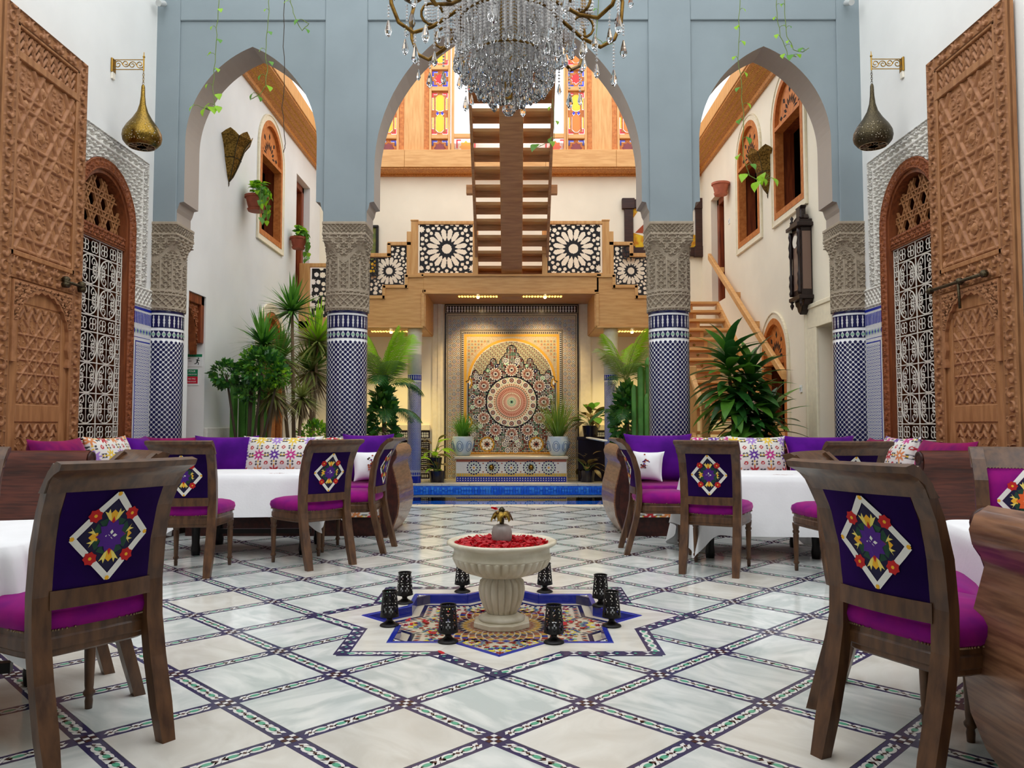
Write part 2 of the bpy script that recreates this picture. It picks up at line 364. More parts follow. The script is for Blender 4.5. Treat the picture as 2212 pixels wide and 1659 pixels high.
# ================================================================ the front arcade
YA0, YA1 = 9.10, 9.52
ZC = 3.46                                    # top of the capitals
def bay(mb, xa, xb, xl, xr, zs, za, cl, cr, ztop):
    arc = arc_pts(xl, xr, zs, za, 20)
    n = len(arc)//2; ax = arc[n]
    def side(pts, xc, xo, xj):
        d = 1 if xc > xj else -1
        return [(xo, ZC), (xc, ZC), (xc, ZC+.13), (xc-d*.02, ZC+.17), (xj+d*.05, ZC+.24), (xj, ZC+.25), (xj, ZC+.30)]
    mb.prism([(xa, ztop)]+side(0, cl, xa, xl)+arc[:n+1]+[(ax[0], ztop)], YA0, YA1, 'xz', 0, 1)
    mb.prism([(ax[0], ztop), ax]+arc[n+1:]+side(0, cr, xb, xr)[::-1]+[(xb, ztop)], YA0, YA1, 'xz', 0, 1)
mb = MB(); ZT = 7.6
bay(mb, -1.91, 1.91, -1.57, 1.57, 4.10, 6.06, -1.655, 1.655, ZT)
bay(mb, -4.6, -1.91, -3.80, -2.25, 4.42, 5.57, -3.89, -2.165, ZT)
bay(mb, 1.91, 4.6, 2.25, 3.80, 4.42, 5.57, 2.165, 3.89, ZT)
arcade = tag(mb.build('wall_arcade', ['plaster_blue', 'plaster_soffit_shaded']), 'pale blue plaster arcade wall with three pointed arches', kind='structure')
mb = MB()
for x0, x1 in ((-2.16, -1.66), (1.66, 2.16)): mb.box(x0, x1, YA0-.025, YA0+.01, ZC+.0, ZT)
for x0, x1 in ((-4.16, -3.88), (3.88, 4.16)): mb.box(x0, x1, YA0-.025, YA0+.01, ZC+.0, ZT)
for x0, x1 in ((-3.88, -2.16), (-1.66, 1.66), (2.16, 3.88)): mb.box(x0, x1, YA0-.025, YA0+.01, 5.88, ZT)
mb.build('pier_face', 'plaster_blue', arcade, bev=.008)
# ---------------------------------------------------------------- columns with carved capitals
def dots_on_cyl(mb, r, z0, z1, n, rows, rad, mi, h=.002, seg=8):
    dz = (z1-z0)/rows
    for k in range(rows):
        for i in range(n):
            a0 = 2*PI*(i+(.5 if k % 2 else 0))/n; z = z0+dz*(k+.5); vs = []
            for q in range(seg):
                t = 2*PI*q/seg; a = a0+rad*math.cos(t)/r; vs.append(((r+h)*math.cos(a), (r+h)*math.sin(a), z+rad*math.sin(t)))
            mb.add(vs, [list(range(seg))], mi)
def ring_pieces(mb, r, z0, z1, n, shape, mi, h=.002, rot=0):
    for i in range(n):
        a0 = 2*PI*(i+rot)/n; w = 2*PI/n; vs = [((r+h)*math.cos(a0+w*p[0]), (r+h)*math.sin(a0+w*p[0]), z0+(z1-z0)*p[1]) for p in shape]
        mb.add(vs, [list(range(len(vs)))], mi)
SPIN = [(0,1),(.14,.86),(.1,.78),(.22,.58),(.1,.5),(.22,.42),(.1,.22),(.14,.14),(0,0),(-.14,.14),(-.1,.22),(-.22,.42),(-.1,.5),(-.22,.58),(-.1,.78),(-.14,.86)]
DIA = [(0,1),(.42,.5),(0,0),(-.42,.5)]
TRI = [(-.45,0),(.45,0),(0,1)]; TRID = [(-.45,1),(0,0),(.45,1)]
def make_capital(rs, half, zb, zt):
    """carved stucco: collar, drum and square block; grid over angle x height"""
    na, nz = 300, 210; H = zt-zb
    A, T = np.meshgrid(np.linspace(0, 2*PI, na), np.linspace(0, 1, nz), indexing='ij'); Z = zb+H*T
    q = half/np.maximum(np.abs(np.cos(A)), np.abs(np.sin(A)))       # square radius
    zk = T*1.03
    drum = rs+.012
    m = sstep(.60, .80, zk+.075*np.cos(4*A)*np.where(zk < .8, 1, 0))         # arched change from drum to block, higher at the face centres
    R = drum*(1-m)+q*m
    arc = A*rs
    sq = np.where(np.abs(np.cos(A)) > np.abs(np.sin(A)), np.tan(A), 1/np.where(np.abs(np.tan(A)) < 1e-3, 1e-3, np.tan(A)))*half
    g = np.zeros(Z.shape)
    g = np.where(zk < .215, h_lattice(arc, Z-zb-.105, .0785, .12), g)
    g = np.where((zk > .215) & (zk < .245), .9, g)
    g = np.where((np.abs(zk-.03) < .012) | (np.abs(zk-.185) < .012), 1.0, g)
    pan = np.maximum(h_scroll(arc, Z, .0615, 9), 1-sstep(.004, .009, np.abs(((arc/.185) % 1-.5))*.185*1.0-.0))
    colon = np.abs((arc/.123) % 1-.5)*.123
    pan = np.where(colon < .008, 1.0, np.where(colon < .013, .2, h_scroll(arc, Z*1.0, .041, 9)))
    g = np.where((zk >= .245) & (zk < .60), pan, g)
    blk = h_scroll(sq+.06, Z, .0625, 10)
    g = np.where(zk >= .60, blk, g)
    bare = (m > .05) & (m < .45); g = np.where(bare, .35+.2*h_leafrow(arc, Z, .03), g)
    g = np.where(zk > .89, h_lattice(sq, Z, .05, .12), g); g = np.where(np.abs(zk-.885) < .012, 1.1, g); g = np.where(zk > 1.0, 1.1, g)
    R = R+(g-.5)*.019*np.where(zk > .6, 1.15, 1.0)
    P = np.stack([R*np.cos(A), R*np.sin(A), Z], -1); top = P[:, -1:, :].copy(); top[..., :2] *= .2; P = np.concatenate([P, top], 1)
    return np_grid('capital', P, 'stucco')
RC = .235
cap_me = make_capital(RC, .245, 2.43, ZC+.004)
mb = MB(); mb.lathe([(RC, 0), (RC, 2.44)], 56, 0); shaft_me = mb.mesh('shaft', 'zel_white', True)
mb = MB(); dots_on_cyl(mb, RC, .04, 2.07, 26, 70, .0192, 0); dots_me = mb.mesh('glazed_dots', 'zel_blue')
mb = MB()
ring_pieces(mb, RC, 2.405, 2.43, 1, [(0, 0)], 0) if False else None
mb.lathe([(RC+.003, 2.40), (RC+.003, 2.425)], 56, 0, cap=False)
mb.lathe([(RC+.002, 2.225), (RC+.002, 2.375)], 56, 0, cap=False); ring_pieces(mb, RC, 2.228, 2.372, 26, SPIN, 1, .0035)
mb.lathe([(RC+.002, 2.105), (RC+.002, 2.19)], 56, 0, cap=False); ring_pieces(mb, RC, 2.105, 2.19, 26, DIA, 1, .0035); ring_pieces(mb, RC, 2.13, 2.165, 26, DIA, 2, .0045)
band_me = mb.mesh('frieze', ['zel_blue', 'zel_white', 'zel_green'])
for x, lb in ((-1.91, 'blue dotted tile column with carved stucco capital between left and middle arch'), (1.91, 'blue dotted tile column with carved stucco capital between middle and right arch'),
              (-4.11, 'blue dotted tile half column built into the left wall corner'), (4.11, 'blue dotted tile half column built into the right wall corner')):
    t = thing('column', lb, 'column', (x, 9.31, 0), PI*.5, 'tiled arcade columns')
    link('shaft', shaft_me, t); link('capital', cap_me, t); link('frieze', band_me, t)
    tag(link('glazed_dots', dots_me, t), kind='stuff')
# ================================================================ hall side walls (built on the left, mirrored to the right)
XW = -4.15
def mirror(o, label=None):
    c = copy_tree(o); c.location.x = -o.location.x; c.scale = (-1, 1, 1)
    if label: c['label'] = label
    return c
YD, HD = 8.02, .62                          # arched doorway centre and half width
mb = wall_holes(MB(), 'yz', -3.0, 9.3, 0, ZT, XW-.4, XW, [(YD-HD, YD+HD, 0, 3.22, 3.84)])
wl = tag(mb.build('wall_left', 'plaster_white'), 'white plaster side wall on the left of the hall', kind='structure')
def in_arch(Y, Z, c, h, zs, za):
    R = h; return ((np.abs(Y-c) < h) & (Z <= zs)) | ((Y-c)**2+((Z-zs)*h/(za-zs))**2 < h*h)
def f_stucco(Y, Z):
    bd = np.minimum(np.minimum(8.91-Y, 4.10-Z), 9)
    g = h_scroll(Y, Z, .052, 9); rim = np.hypot(Y-YD, (Z-3.22)*1.0)
    g = np.where(bd < .13, h_scroll(Y-.01, Z+.02, .065, 9), g); g = np.where((bd < .012) | (np.abs(bd-.14) < .012), 1.1, g); g = np.where((bd > .02) & (bd < .045), h_lattice(Y, Z, .03, .15), g)
    return g
relief('stucco_frame', 'stucco_white', wl, 6.6, 8.91, 2.66, 4.10, f_stucco, .026, XW, .0062, .0062, mask=lambda Y, Z: ~in_arch(Y, Z, YD, HD+.005, 3.22, 3.84) & ((Z > 3.2) | (Y > 8.6)))
relief('stucco_frieze', 'stucco_white', wl, 8.64, 9.10, 2.43, 2.66, lambda Y, Z: np.where((np.abs(Z-2.45) < .008) | (np.abs(Z-2.64) < .008), 1.1, h_lattice(Y, Z-2.545, .0785,   .12)), .022, XW, .005, .005)
# glazed dado beside the corner column
mb = MB(); mb.box(XW-.01, XW+.012, 8.64, 9.12, 0, 2.43, 0); x = XW+.0135
mb.box(XW, x, 8.64, 9.12, 2.39, 2.42, 1)
for k in range(12):
    y = 8.66+.036*k
    mb.add([(x, y+.006, 2.235), (x, y+.03, 2.235), (x, y+.03, 2.365), (x, y+.006, 2.365)], [(0, 1, 2, 3)], 1)
    mb.add([(x, y+.018+.017*p, 2.15+.035*q) for p, q in ((0, 1), (1, 0), (0, -1), (-1, 0))], [(0, 1, 2, 3)], 2 if k % 2 else 1)
mb.box(XW, x, 8.655, 8.662, 0, 2.08, 1); mb.box(XW, x, 8.655, 9.05, 2.075, 2.082, 1); mb.box(XW, x, 8.70, 8.715, 0, 2.04, 1); mb.box(XW, x, 8.70, 9.05, 2.025, 2.04, 1)
for j in range(54):
    for i in range(9):
        y = 8.735+.037*i; z = .02+.037*j; a, b = .014, .0045
        if (i+j) % 2 == 0: a, b = b, a
        mb.add([(x, y+p*a, z+q*b) for p, q in ((-1, -1), (1, -1), (1, 1), (-1, 1))], [(0, 1, 2, 3)], 1)
        mb.add([(x, y+.0185+p*.006, z+.0185+q*.006) for p, q in ((0, 1), (1, 0), (0, -1), (-1, 0))], [(0, 1, 2, 3)], 1)
tag(mb.build('dado_tiles', ['zel_white', 'zel_cobalt', 'zel_green'], wl), kind='stuff')
wr = mirror(wl, 'white plaster side wall on the right of the hall'); wr.name = 'wall_right'
# wall and ceiling strip behind the camera
tag(MB().box(-4.6, 4.6, -3.3, -3.0, 0, ZT).build('wall_entrance', 'plaster_white'), 'white plaster wall behind the viewer', kind='structure')
tag(MB().box(-4.6, 4.6, -3.3, 0.9, ZT-3.6, ZT-3.4).build('ceiling', 'plaster_white'), 'white gallery ceiling above the hall entrance', kind='structure')
# ---------------------------------------------------------------- arched doorway with lattice lunette and white iron grille
def sweep_arch(mb, c, h, z0, zs, za, d0, d1, x0, x1, mi=0, n=14):
    """flat arched frame band between half widths h-d1..h-d0 on planes x0..x1"""
    o = [(c-h+d0, z0)]+arc_pts(c-h+d0, c+h-d0, zs, za-d0, n)+[(c+h-d0, z0)]
    i = [(c-h+d1, z0)]+arc_pts(c-h+d1, c+h-d1, zs, za-d1, n)+[(c+h-d1, z0)]
    for k in range(len(o)-1): mb.prism([o[k], o[k+1], i[k+1], i[k]], x0, x1, 'yz', mi)
    return mb
def carved_arch(name, parent, mt, c, h, z0, zs, za, wd, x0, depth, cell=.05, res=.007, nacross=14):
    path = [(c-h, z0)]+arc_pts(c-h, c+h, zs, za, 30)+[(c+h, z0)]
    P = np.array(path); seg = np.hypot(*np.diff(P, axis=0).T); S = np.concatenate([[0], np.cumsum(seg)])
    ss = np.linspace(0, S[-1], int(S[-1]/res)); py = np.interp(ss, S, P[:, 0]); pz = np.interp(ss, S, P[:, 1])
    ty = np.gradient(py); tz = np.gradient(pz); l = np.hypot(ty, tz); ny, nz = tz/l, -ty/l
    vv = np.linspace(0, wd, nacross); U, V = np.meshgrid(ss, vv, indexing='ij')
    Hh = h_scroll(U, V-wd/2+cell/2, cell, 9)*depth; Hh = np.where((V < wd*.12) | (V > wd*.88), depth*.9, Hh); Hh[:, 0] = -.02; Hh[:, -1] = -.02
    G = np.stack([x0+Hh, py[:, None]+ny[:, None]*V, pz[:, None]+nz[:, None]*V], -1)
    return link(name, np_grid(name, G, mt), parent)
win = thing('window_1', 'arched wooden doorway with lattice lunette and white scroll grille on the left', None); win['kind'] = 'structure'
carved_arch('carved_frame', win, 'frame_wood_carved', YD, HD, 0, 3.22, 3.84, .12, XW+.02, .012, .058)
sweep_arch(MB(), YD, HD, 0, 3.22, 3.84, .0, .12, XW-.12, XW+.012).build('frame', 'frame_wood', win)
sweep_arch(MB(), YD, HD, 0, 3.22, 3.84, .12, .155, XW-.16, XW-.005).build('inner_frame', 'frame_wood', win)
sweep_arch(MB(), YD, HD+.002, 0, 3.22, 3.842, .0, .02, XW-.41, XW-.11).build('reveal_lining', 'frame_wood', win)
hi = HD-.155
relief('transom', 'frame_wood_carved', win, YD-hi, YD+hi, 3.0, 3.115, lambda Y, Z: np.where((Z < 3.012) | (Z > 3.10), .9, h_scroll(Y, Z-.01, .052, 9)), .012, XW-.02, .006, .006)
MB().box(XW-.14, XW-.02, YD-hi, YD+hi, 2.985, 3.125).build('transom_beam', 'frame_wood', win)
# star lattice in the lunette: straps from a kagome arrangement
mb = MB(); s = .20; R2 = (hi-.0)**2
def strap(mb, p, q, wd, x0, x1, mi=0):
    d = Vector((q[0]-p[0], q[1]-p[1])); 
    if d.length < 1e-4: return
    d.normalize(); n = Vector((-d.y, d.x))*wd/2
    mb.prism([(p[0]+n.x, p[1]+n.y), (q[0]+n.x, q[1]+n.y), (q[0]-n.x, q[1]-n.y), (p[0]-n.x, p[1]-n.y)], x0, x1, 'yz', mi)
zc = 3.2
def clip_line(a, off, s):
    """chord of the line (n.p = off) inside the lunette, as list of segments"""
    ca, sa = math.cos(a), math.sin(a); out = []; cur = None
    for k in range(-130, 131):
        t = k*.005; y = off*ca-t*sa; z = off*sa+t*ca
        ok = (y*y+(z-.0)**2 < R2) and z > -.08
        if ok: cur = [(y, z), (y, z)] if cur is None else [cur[0], (y, z)]
        elif cur: out.append(cur); cur = None
    if cur: out.append(cur)
    return out
for k in range(3):
    a = k*PI/3+PI/6
    for i in range(-5, 6):
        for o in (-.14, .14):
            for p, q in clip_line(a, (i+.5+o)*s, s): strap(mb, (YD+p[0], zc+p[1]), (YD+q[0], zc+q[1]), .0165, XW-.10, XW-.075)
mb.build('lattice', 'door_wood', win)
# white wrought iron grille
gr_z0, gr_z1 = .35, 2.985; gx = XW-.05; gy0, gy1 = YD-hi, YD+hi
gp = link('grille', None, win)
mb = MB()
for y in (gy0+.012, gy0+.10, YD, gy1-.10, gy1-.012): mb.tube([(gx, y, gr_z0), (gx, y, gr_z1)], .0075, 6)
rows = []; z = gr_z1
pat = ['q', 'S', 'S', 'q', 'S', 'S', 'S', 'q', 'S', 'S']
hh = {'q': .165, 'S': .31}
for pch in pat:
    if z-hh[pch] < gr_z0-.2: break
    rows.append((pch, z-hh[pch], z)); z -= hh[pch]
for pch, za, zb in rows: mb.tube([(gx, gy0, zb), (gx, gy1, zb)], .0075, 6)
mb.build('bars', 'iron_white', gp)
def spiral(cy, cz, r0, r1, a0, turns, n=18, sg=1): return [(0, cy+(r0+(r1-r0)*k/n)*math.cos(a0+sg*2*PI*turns*k/n), cz+(r0+(r1-r0)*k/n)*math.sin(a0+sg*2*PI*turns*k/n)) for k in range(n+1)]
W2, H2 = (gy1-gy0-.2)/4, .155
mb = MB()
mb.tube([(0, W2*.92*math.cos(2*PI*k/24), H2*.95*math.sin(2*PI*k/24)) for k in range(24)], .0065, 5, closed=True)
for sy in (-1, 1):
    for szn in (-1, 1):
        mb.tube([(0, sy*abs(p[1]) if False else sy*p[1], szn*p[2]) for p in spiral(W2*.42, H2*.52, W2*.34, .01, -PI/2, 1.35, 16)], .006, 5)
        mb.tube([(0, sy*p[1], szn*p[2]) for p in spiral(W2*.50, H2*.16, W2*.26, .01, PI/2, -1.2, 12)], .006, 5)
mb.tube([(0, -W2, 0), (0, W2, 0)], .005, 5); mb.tube([(0, 0, -H2), (0, 0, H2)], .005, 5)
scroll_me = mb.mesh('scroll_rosette', 'iron_white', True)
mb = MB(); q = .036
for k in range(4):
    a = k*PI/2+PI/4; mb.tube([(0, q*1.05*math.cos(a)+q*.85*math.cos(2*PI*i/12), q*1.05*math.sin(a)+q*.85*math.sin(2*PI*i/12)) for i in range(12)], .0055, 5, closed=True)
quat_me = mb.mesh('quatrefoil', 'iron_white', True)
for pch, za, zb in rows:
    zm = (za+zb)/2
    for yc in ((gy0+.10+YD)/2, (gy1-.10+YD)/2):
        if pch == 'S': link('scroll_rosette', scroll_me, gp, (gx, yc, zm))
        else:
            for d in (-.088, .088): link('quatrefoil', quat_me, gp, (gx, yc+d, zm))
    for yc in (gy0+.056, gy1-.056):
        for d in ((0,) if pch == 'q' else (-.077, .077)): link('quatrefoil', quat_me, gp, (gx, yc, zm+d), None, (1, .8, 1))
# room behind the doorway
MB().box(XW-.75, XW-.7, YD-.9, YD+.9, 0, 4.2).box(XW-.7, XW-.4, YD-.9, YD-.85, 0, 4.2).box(XW-.7, XW-.4, YD+.85, YD+.9, 0, 4.2).box(XW-.7, XW-.4, YD-.9, YD+.9, 4.1, 4.2).build('room_backing', 'brown_room', win)
w2 = mirror(win, 'arched wooden doorway with lattice lunette and white scroll grille on the right'); w2.name = 'window_2'
# ---------------------------------------------------------------- tall carved door leaf folded back on the wall
dr = thing('door_1', 'tall carved wooden door leaf folded against the left wall', None); dr['kind'] = 'structure'
D0, D1, DT = 6.24, 7.44, 4.57; XB, XF = XW+.02, XW+.10
ct = lambda Y, Z, s=.075: np.where(1 > 0, h_scroll(Y, Z, s, 9), 0)
MB().box(XB, XF-.03, D0, D1, .02, DT).build('leaf_board', 'door_wood', dr)
def stile(y0, y1, z0, z1, cell, nm):
    hz = (y1-y0) < (z1-z0)
    relief(nm, 'door_wood_carved', dr, y0, y1, z0, z1, lambda Y, Z: np.where(np.minimum(np.minimum(Y-y0, y1-Y), np.minimum(Z-z0, z1-Z)) < .011, 1.0, h_scroll(Y-y0-.01+(cell/2 if not hz else 0), Z-z0-.01, cell, 9)), .026, XF-.02, .0065, .0065)
    MB().box(XF-.05, XF-.012, y0, y1, z0, z1).build(nm+'_board', 'door_wood', dr)
stile(D1-.135, D1, .02, DT, .115, 'carved_stile'); stile(D0, D0+.135, .02, DT, .115, 'carved_stile'); stile(D0+.135, D1-.135, DT-.125, DT, .105, 'carved_head')
a0, a1 = D0+.135, D1-.135
def bars(nm, L):
    mb = MB()
    for b in L: mb.box(*b)
    return mb.build(nm, 'door_wood', dr, bev=.006)
bars('moulding', [(XF-.04, XF, a0, a0+.035, 2.5, DT-.125), (XF-.04, XF, a1-.035, a1, 2.5, DT-.125), (XF-.04, XF+.005, a0, a1, 4.15, 4.22), (XF-.04, XF, a0, a1, DT-.15, DT-.125), (XF-.04, XF, a0, a1, 2.50, 2.545)])
b0, b1 = a0+.035, a1-.035
relief('carved_panel', 'door_wood_carved', dr, b0, b1, 4.22, DT-.15, lambda Y, Z: h_leafrow(Y, Z, .11)*.8, .016, XF-.03, .007, .007)
relief('carved_panel', 'door_wood_carved', dr, b0, b1, 2.545, 4.15, lambda Y, Z: h_star(Y-b0-.13, Z-.02, .40), .032, XF-.042, .0052, .0052)
stile(a0, a1, 2.31, 2.50, .095, 'carved_rail')
# plain hexagon bosses on the star panel
mb = MB(); mb.lathe([(.001, .024), (.022, .022), (.05, .008), (.056, 0)], 6); hexm = mb.mesh('boss', 'door_wood')
s = .40
for i in range(-8, 8):
    for j in range(-8, 8):
        y = b0+.13+(i+.5*0)*s/math.cos(PI/6)*1.0+ (j % 2)*s/math.cos(PI/6)*.5; z = .02+.0+j*s*1.0*.5*math.sqrt(3)/math.sqrt(3)*1.0
        z = j*s*.5/ math.cos(PI/6)*math.sqrt(3)*.5*1.1547*.866+2.6
        if b0+.05 < y < b1-.05 and 2.6 < z < 4.09: link('boss', hexm, dr, (XF-.024, y, z), (0, PI/2, 0))
# wicket: scalloped arch, carved panel, rails
def scallop(n=11):
    L = arc_pts(a0+.09, a1-.09, 1.95, 2.25, n); out = []
    for k, (y, z) in enumerate(L):
        out.append((y, z-(.022 if k % 2 else 0)))
    return out
for sgn, rng in ((0, 1),):
    L = scallop(); n = len(L)//2
    mb = MB(); mb.prism([(a0+.03, 1.62), (a0+.10, 1.62), (a0+.075, 1.70), (a0+.1, 1.78), (a0+.08, 1.86)]+L[:n+1]+[(L[n][0], 2.30), (a0+.03, 2.30)], XF-.03, XF+.012, 'yz')
    mb.prism([(L[n][0], 2.30)]+L[n:]+[(a1-.08, 1.86), (a1-.1, 1.78), (a1-.075, 1.70), (a1-.10, 1.62), (a1-.03, 1.62), (a1-.03, 2.30)], XF-.03, XF+.012, 'yz')
    mb.build('scalloped_arch', 'door_wood_carved', dr)
La = arc_pts(a0+.09, a1-.09, 1.95, 2.25, 24); ly = np.array([p[0] for p in La]); lz = np.array([p[1] for p in La])
relief('spandrel_carving', 'door_wood_carved', dr, a0+.04, a1-.04, 1.96, 2.29, lambda Y, Z: h_scroll(Y, Z, .055, 9), .010, XF+.012, .007, .007, mask=lambda Y, Z: Z > np.interp(Y, ly, lz, left=0, right=0)+.012)
bars('wicket_frame', [(XF-.04, XF-.005, a0, a0+.03, .05, 2.31), (XF-.04, XF-.005, a1-.03, a1, .05, 2.31), (XF-.05, XF-.02, a0+.06, a0+.15, .1, 2.28), (XF-.05, XF-.02, a1-.15, a1-.06, .1, 2.28),
    (XF-.05, XF-.018, a0+.15, a1-.15, 1.12, 1.27), (XF-.05, XF-.022, a0+.15, a1-.15, 2.12, 2.26), (XF-.05, XF-.02, a0+.15, a1-.15, .12, .26)])
c0, c1 = a0+.165, a1-.165; cm = (c0+c1)/2
relief('wicket_panel', 'door_wood_carved', dr, c0, c1, 1.28, 2.11, lambda Y, Z: np.where((Z < 1.40) | (Z > 1.99), h_leafrow(Y-cm, Z, .12), h_star_round(Y-cm, Z-1.695, .30)), .03, XF-.046, .0055, .0055)
relief('wicket_panel', 'door_wood_carved', dr, c0, c1, .27, 1.11, lambda Y, Z: np.where((Z > .99) | (Z < .39), h_leafrow(Y-cm, Z, .12), h_star_round(Y-cm, Z-.69, .30)), .03, XF-.046, .0055, .0055)
d2 = mirror(dr, 'tall carved wooden door leaf folded against the right wall'); d2.name = 'door_2'
# old bolts on the leaves
mb = MB()
for y in (D1-.32, D1-.06): mb.lathe([(.03, -.05), (.04, -.02), (.025, 0), (.04, .03), (.02, .05)], 10, c=(XF+.03, y, 2.40))
mb.tube([(XF+.045, D1-.34, 2.40), (XF+.045, D1-.03, 2.40)], .014, 8); mb.build('bolt', 'bronze_dark', dr, smooth=True)
mb = MB(); mb.tube([(-XF-.05, D0+.28, 2.36), (-XF-.05, D1-.0, 2.36)], .016, 8)
for y in (D0+.3, D0+.66, D1-.05): mb.lathe([(.02, -.03), (.034, -.01), (.034, .01), (.02, .03)], 10, c=(-XF-.045, y, 2.36))
mb.tube([(-XF-.06, D0+.66, 2.36), (-XF-.06, D0+.64, 2.12)], .012, 6)
b_ = mb.build('bolt', 'bronze_dark', None, smooth=True); b_.parent = d2; b_.scale = (-1, 1, 1)
# ================================================================ floor: marble squares set diagonally between mosaic bands
PT = .505; BW = .076; FC = (0.0, 4.60); TS = (PT-BW)/2-.0015
POOL = (-2.75, 2.75, 10.85, 14.55)
fl = tag(MB().box(-5.3, 5.3, -3.3, POOL[2], -.30, -.062).box(-5.3, POOL[0], POOL[2], 16.3, -.30, -.062).box(POOL[1], 5.3, POOL[2], 16.3, -.30, -.062).box(POOL[0], POOL[1], POOL[3], 16.3, -.30, -.062).build('floor', 'joint'), 'white marble floor crossed by navy mosaic bands', kind='structure')
def uv2xy(u, v): return ((u-v)/math.sqrt(2)+FC[0], (u+v)/math.sqrt(2)+FC[1])
S2 = math.sqrt(.5)
cells = []
for i in range(-30, 31):
    for j in range(-30, 31):
        x, y = uv2xy(i*PT, j*PT)
        if abs(x) > 4.1 or y < -.2 or y > POOL[2]-.10: continue
        if abs(i) <= 1 and abs(j) <= 1: continue
        # inside the view, with a margin for a step aside
        if y < 1.6 and abs(x) > 2.2: continue
        cells.append((math.hypot(x, y), i, j, x, y))
cells.sort()
mb = MB(); mb.box(-TS, TS, -TS, TS, -.062, 0)
tile_me = mb.mesh('marble_tile', 'marble_tile')
tile_w = mb.mesh('marble_tile', 'marble_warm')
def vis(x, y): return y > 1.9 and abs(x-CAMX)/y < .72
near = [c for c in cells if vis(c[3], c[4])]; nset = set((c[1], c[2]) for c in near[:300]); rest = MB()
for d, i, j, x, y in cells:
    if (i, j) in nset:
        link('marble_tile', tile_w if random.random() < .22 else tile_me, fl, (x, y, 0), (0, 0, PI/4+(PI/2)*random.randint(0, 3)))
    else:
        rest.T = Matrix.Translation((x, y, 0)) @ Matrix.Rotation(PI/4, 4, 'Z'); rest.box(-TS, TS, -TS, TS, -.062, 0)
tag(rest.build('outer_marble_tiles', 'marble_tile', fl), kind='stuff')
MB().box(-4.15, 4.15, -3.0, .3, -.062, -.002).box(-4.15, POOL[0]-.01, 10.75, 16.1, -.062, -.002).box(POOL[1]+.01, 4.15, 10.75, 16.1, -.062, -.002).box(POOL[0]-.01, POOL[1]+.01, POOL[3]+.2, 16.1, -.062, -.002).build('plain_paving', 'marble_warm', fl)
# --- one band segment between two crossings, along local x, centred
BL = PT
def oval(cx, a, b, n=12): return [(cx+a*math.cos(2*PI*k/n), b*math.sin(2*PI*k/n)*(1 if k % 6 else 0)) for k in range(n)]
OV = (-.30, -.105, .105, .30)
def band_bits(mb, length, with_oval, T=None):
    mb.T = T; L = length/2
    mb.box(-L, L, -BW/2, BW/2, -.062, -.0008, 0)
    k = length/PT
    for t in (-.405, -.2, -.03, .03, .2, .405):
        for sx in (-1, 1):
            cx = t*length
        mb.flat([(cx-.022, 0), (cx-.004, .021), (cx+.018, .021), (cx+.004, 0)], 0.0, mi=1)
        mb.flat([(cx-.004, 0), (cx+.022, 0), (cx+.004, -.021), (cx-.018, -.021)], 0.0, mi=1)
        mb.flat([(cx-.009, 0), (cx, .009), (cx+.009, 0), (cx, -.009)], .0006, mi=3)
    for t in (-.345, -.255, -.15, -.06, .06, .15, .255, .345): mb.flat([(t*length-.007, 0), (t*length, .006), (t*length+.007, 0), (t*length, -.006)], .0006, mi=3)
    if with_oval:
        for t in OV: mb.flat(oval(t*length, .036, .0225), 0.0, mi=1); mb.flat(oval(t*length, .021, .0115), .0006, mi=2)
    mb.T = None
BM = ['band_navy', 'piece_white', 'piece_green', 'piece_brown']
mb = MB(); band_bits(mb, PT-BW, True); seg_me = mb.mesh('mosaic_band', BM)
mb = MB(); band_bits(mb, PT-BW, False); seg_bare = mb.mesh('mosaic_band', BM)
mb = MB(); mb.prism(oval(0, .036, .0225), -.004, 0.0, mi=0); mb.flat(oval(0, .021, .0115), .0006, mi=1); ov_me = mb.mesh('oval_inlay', ['piece_white', 'piece_green'])
mb = MB(); mb.box(-BW/2, BW/2, -BW/2, BW/2, -.062, -.0008, 0)
for i in (-1, 0, 1):
    for j in (-1, 0, 1):
        cx, cy = i*.023, j*.023; mb.flat([(cx-.0095, cy-.0095), (cx+.0095, cy-.0095), (cx+.0095, cy+.0095), (cx-.0095, cy+.0095)], 0, mi=1 if (i+j) % 2 == 0 else 3)
node_me = mb.mesh('mosaic_crossing', BM)
segs = []; nodes = []
for i in range(-31, 32):
    for j in range(-31, 32):
        for ax in (0, 1):
            u, v = ((i+.5)*PT, j*PT) if ax == 0 else (i*PT, (j+.5)*PT)
            x, y = uv2xy(u, v)
            if abs(x) > 4.1 or y < -.2 or y > POOL[2]-.1 or (y < 1.6 and abs(x) > 2.2): continue
            if abs(u) < 1.5*PT-.01 and abs(v) < 1.5*PT-.01: continue
            segs.append((math.hypot(x-CAMX, y), x, y, PI/4+(PI/2 if ax == 0 else 0)))
        u, v = (i+.5)*PT, (j+.5)*PT; x, y = uv2xy(u, v)
        if abs(x) > 4.1 or y < -.2 or y > POOL[2]-.1 or (y < 1.6 and abs(x) > 2.2): continue
        if abs(u) < 1.5*PT-.01 and abs(v) < 1.5*PT-.01: continue
        nodes.append((math.hypot(x-CAMX, y), x, y))
segs.sort(); nodes.sort()
vs_ = [s_ for s_ in segs if vis(s_[1], s_[2])]; big = set(vs_[:300]); ovn = set(vs_[:72]); rest = MB()
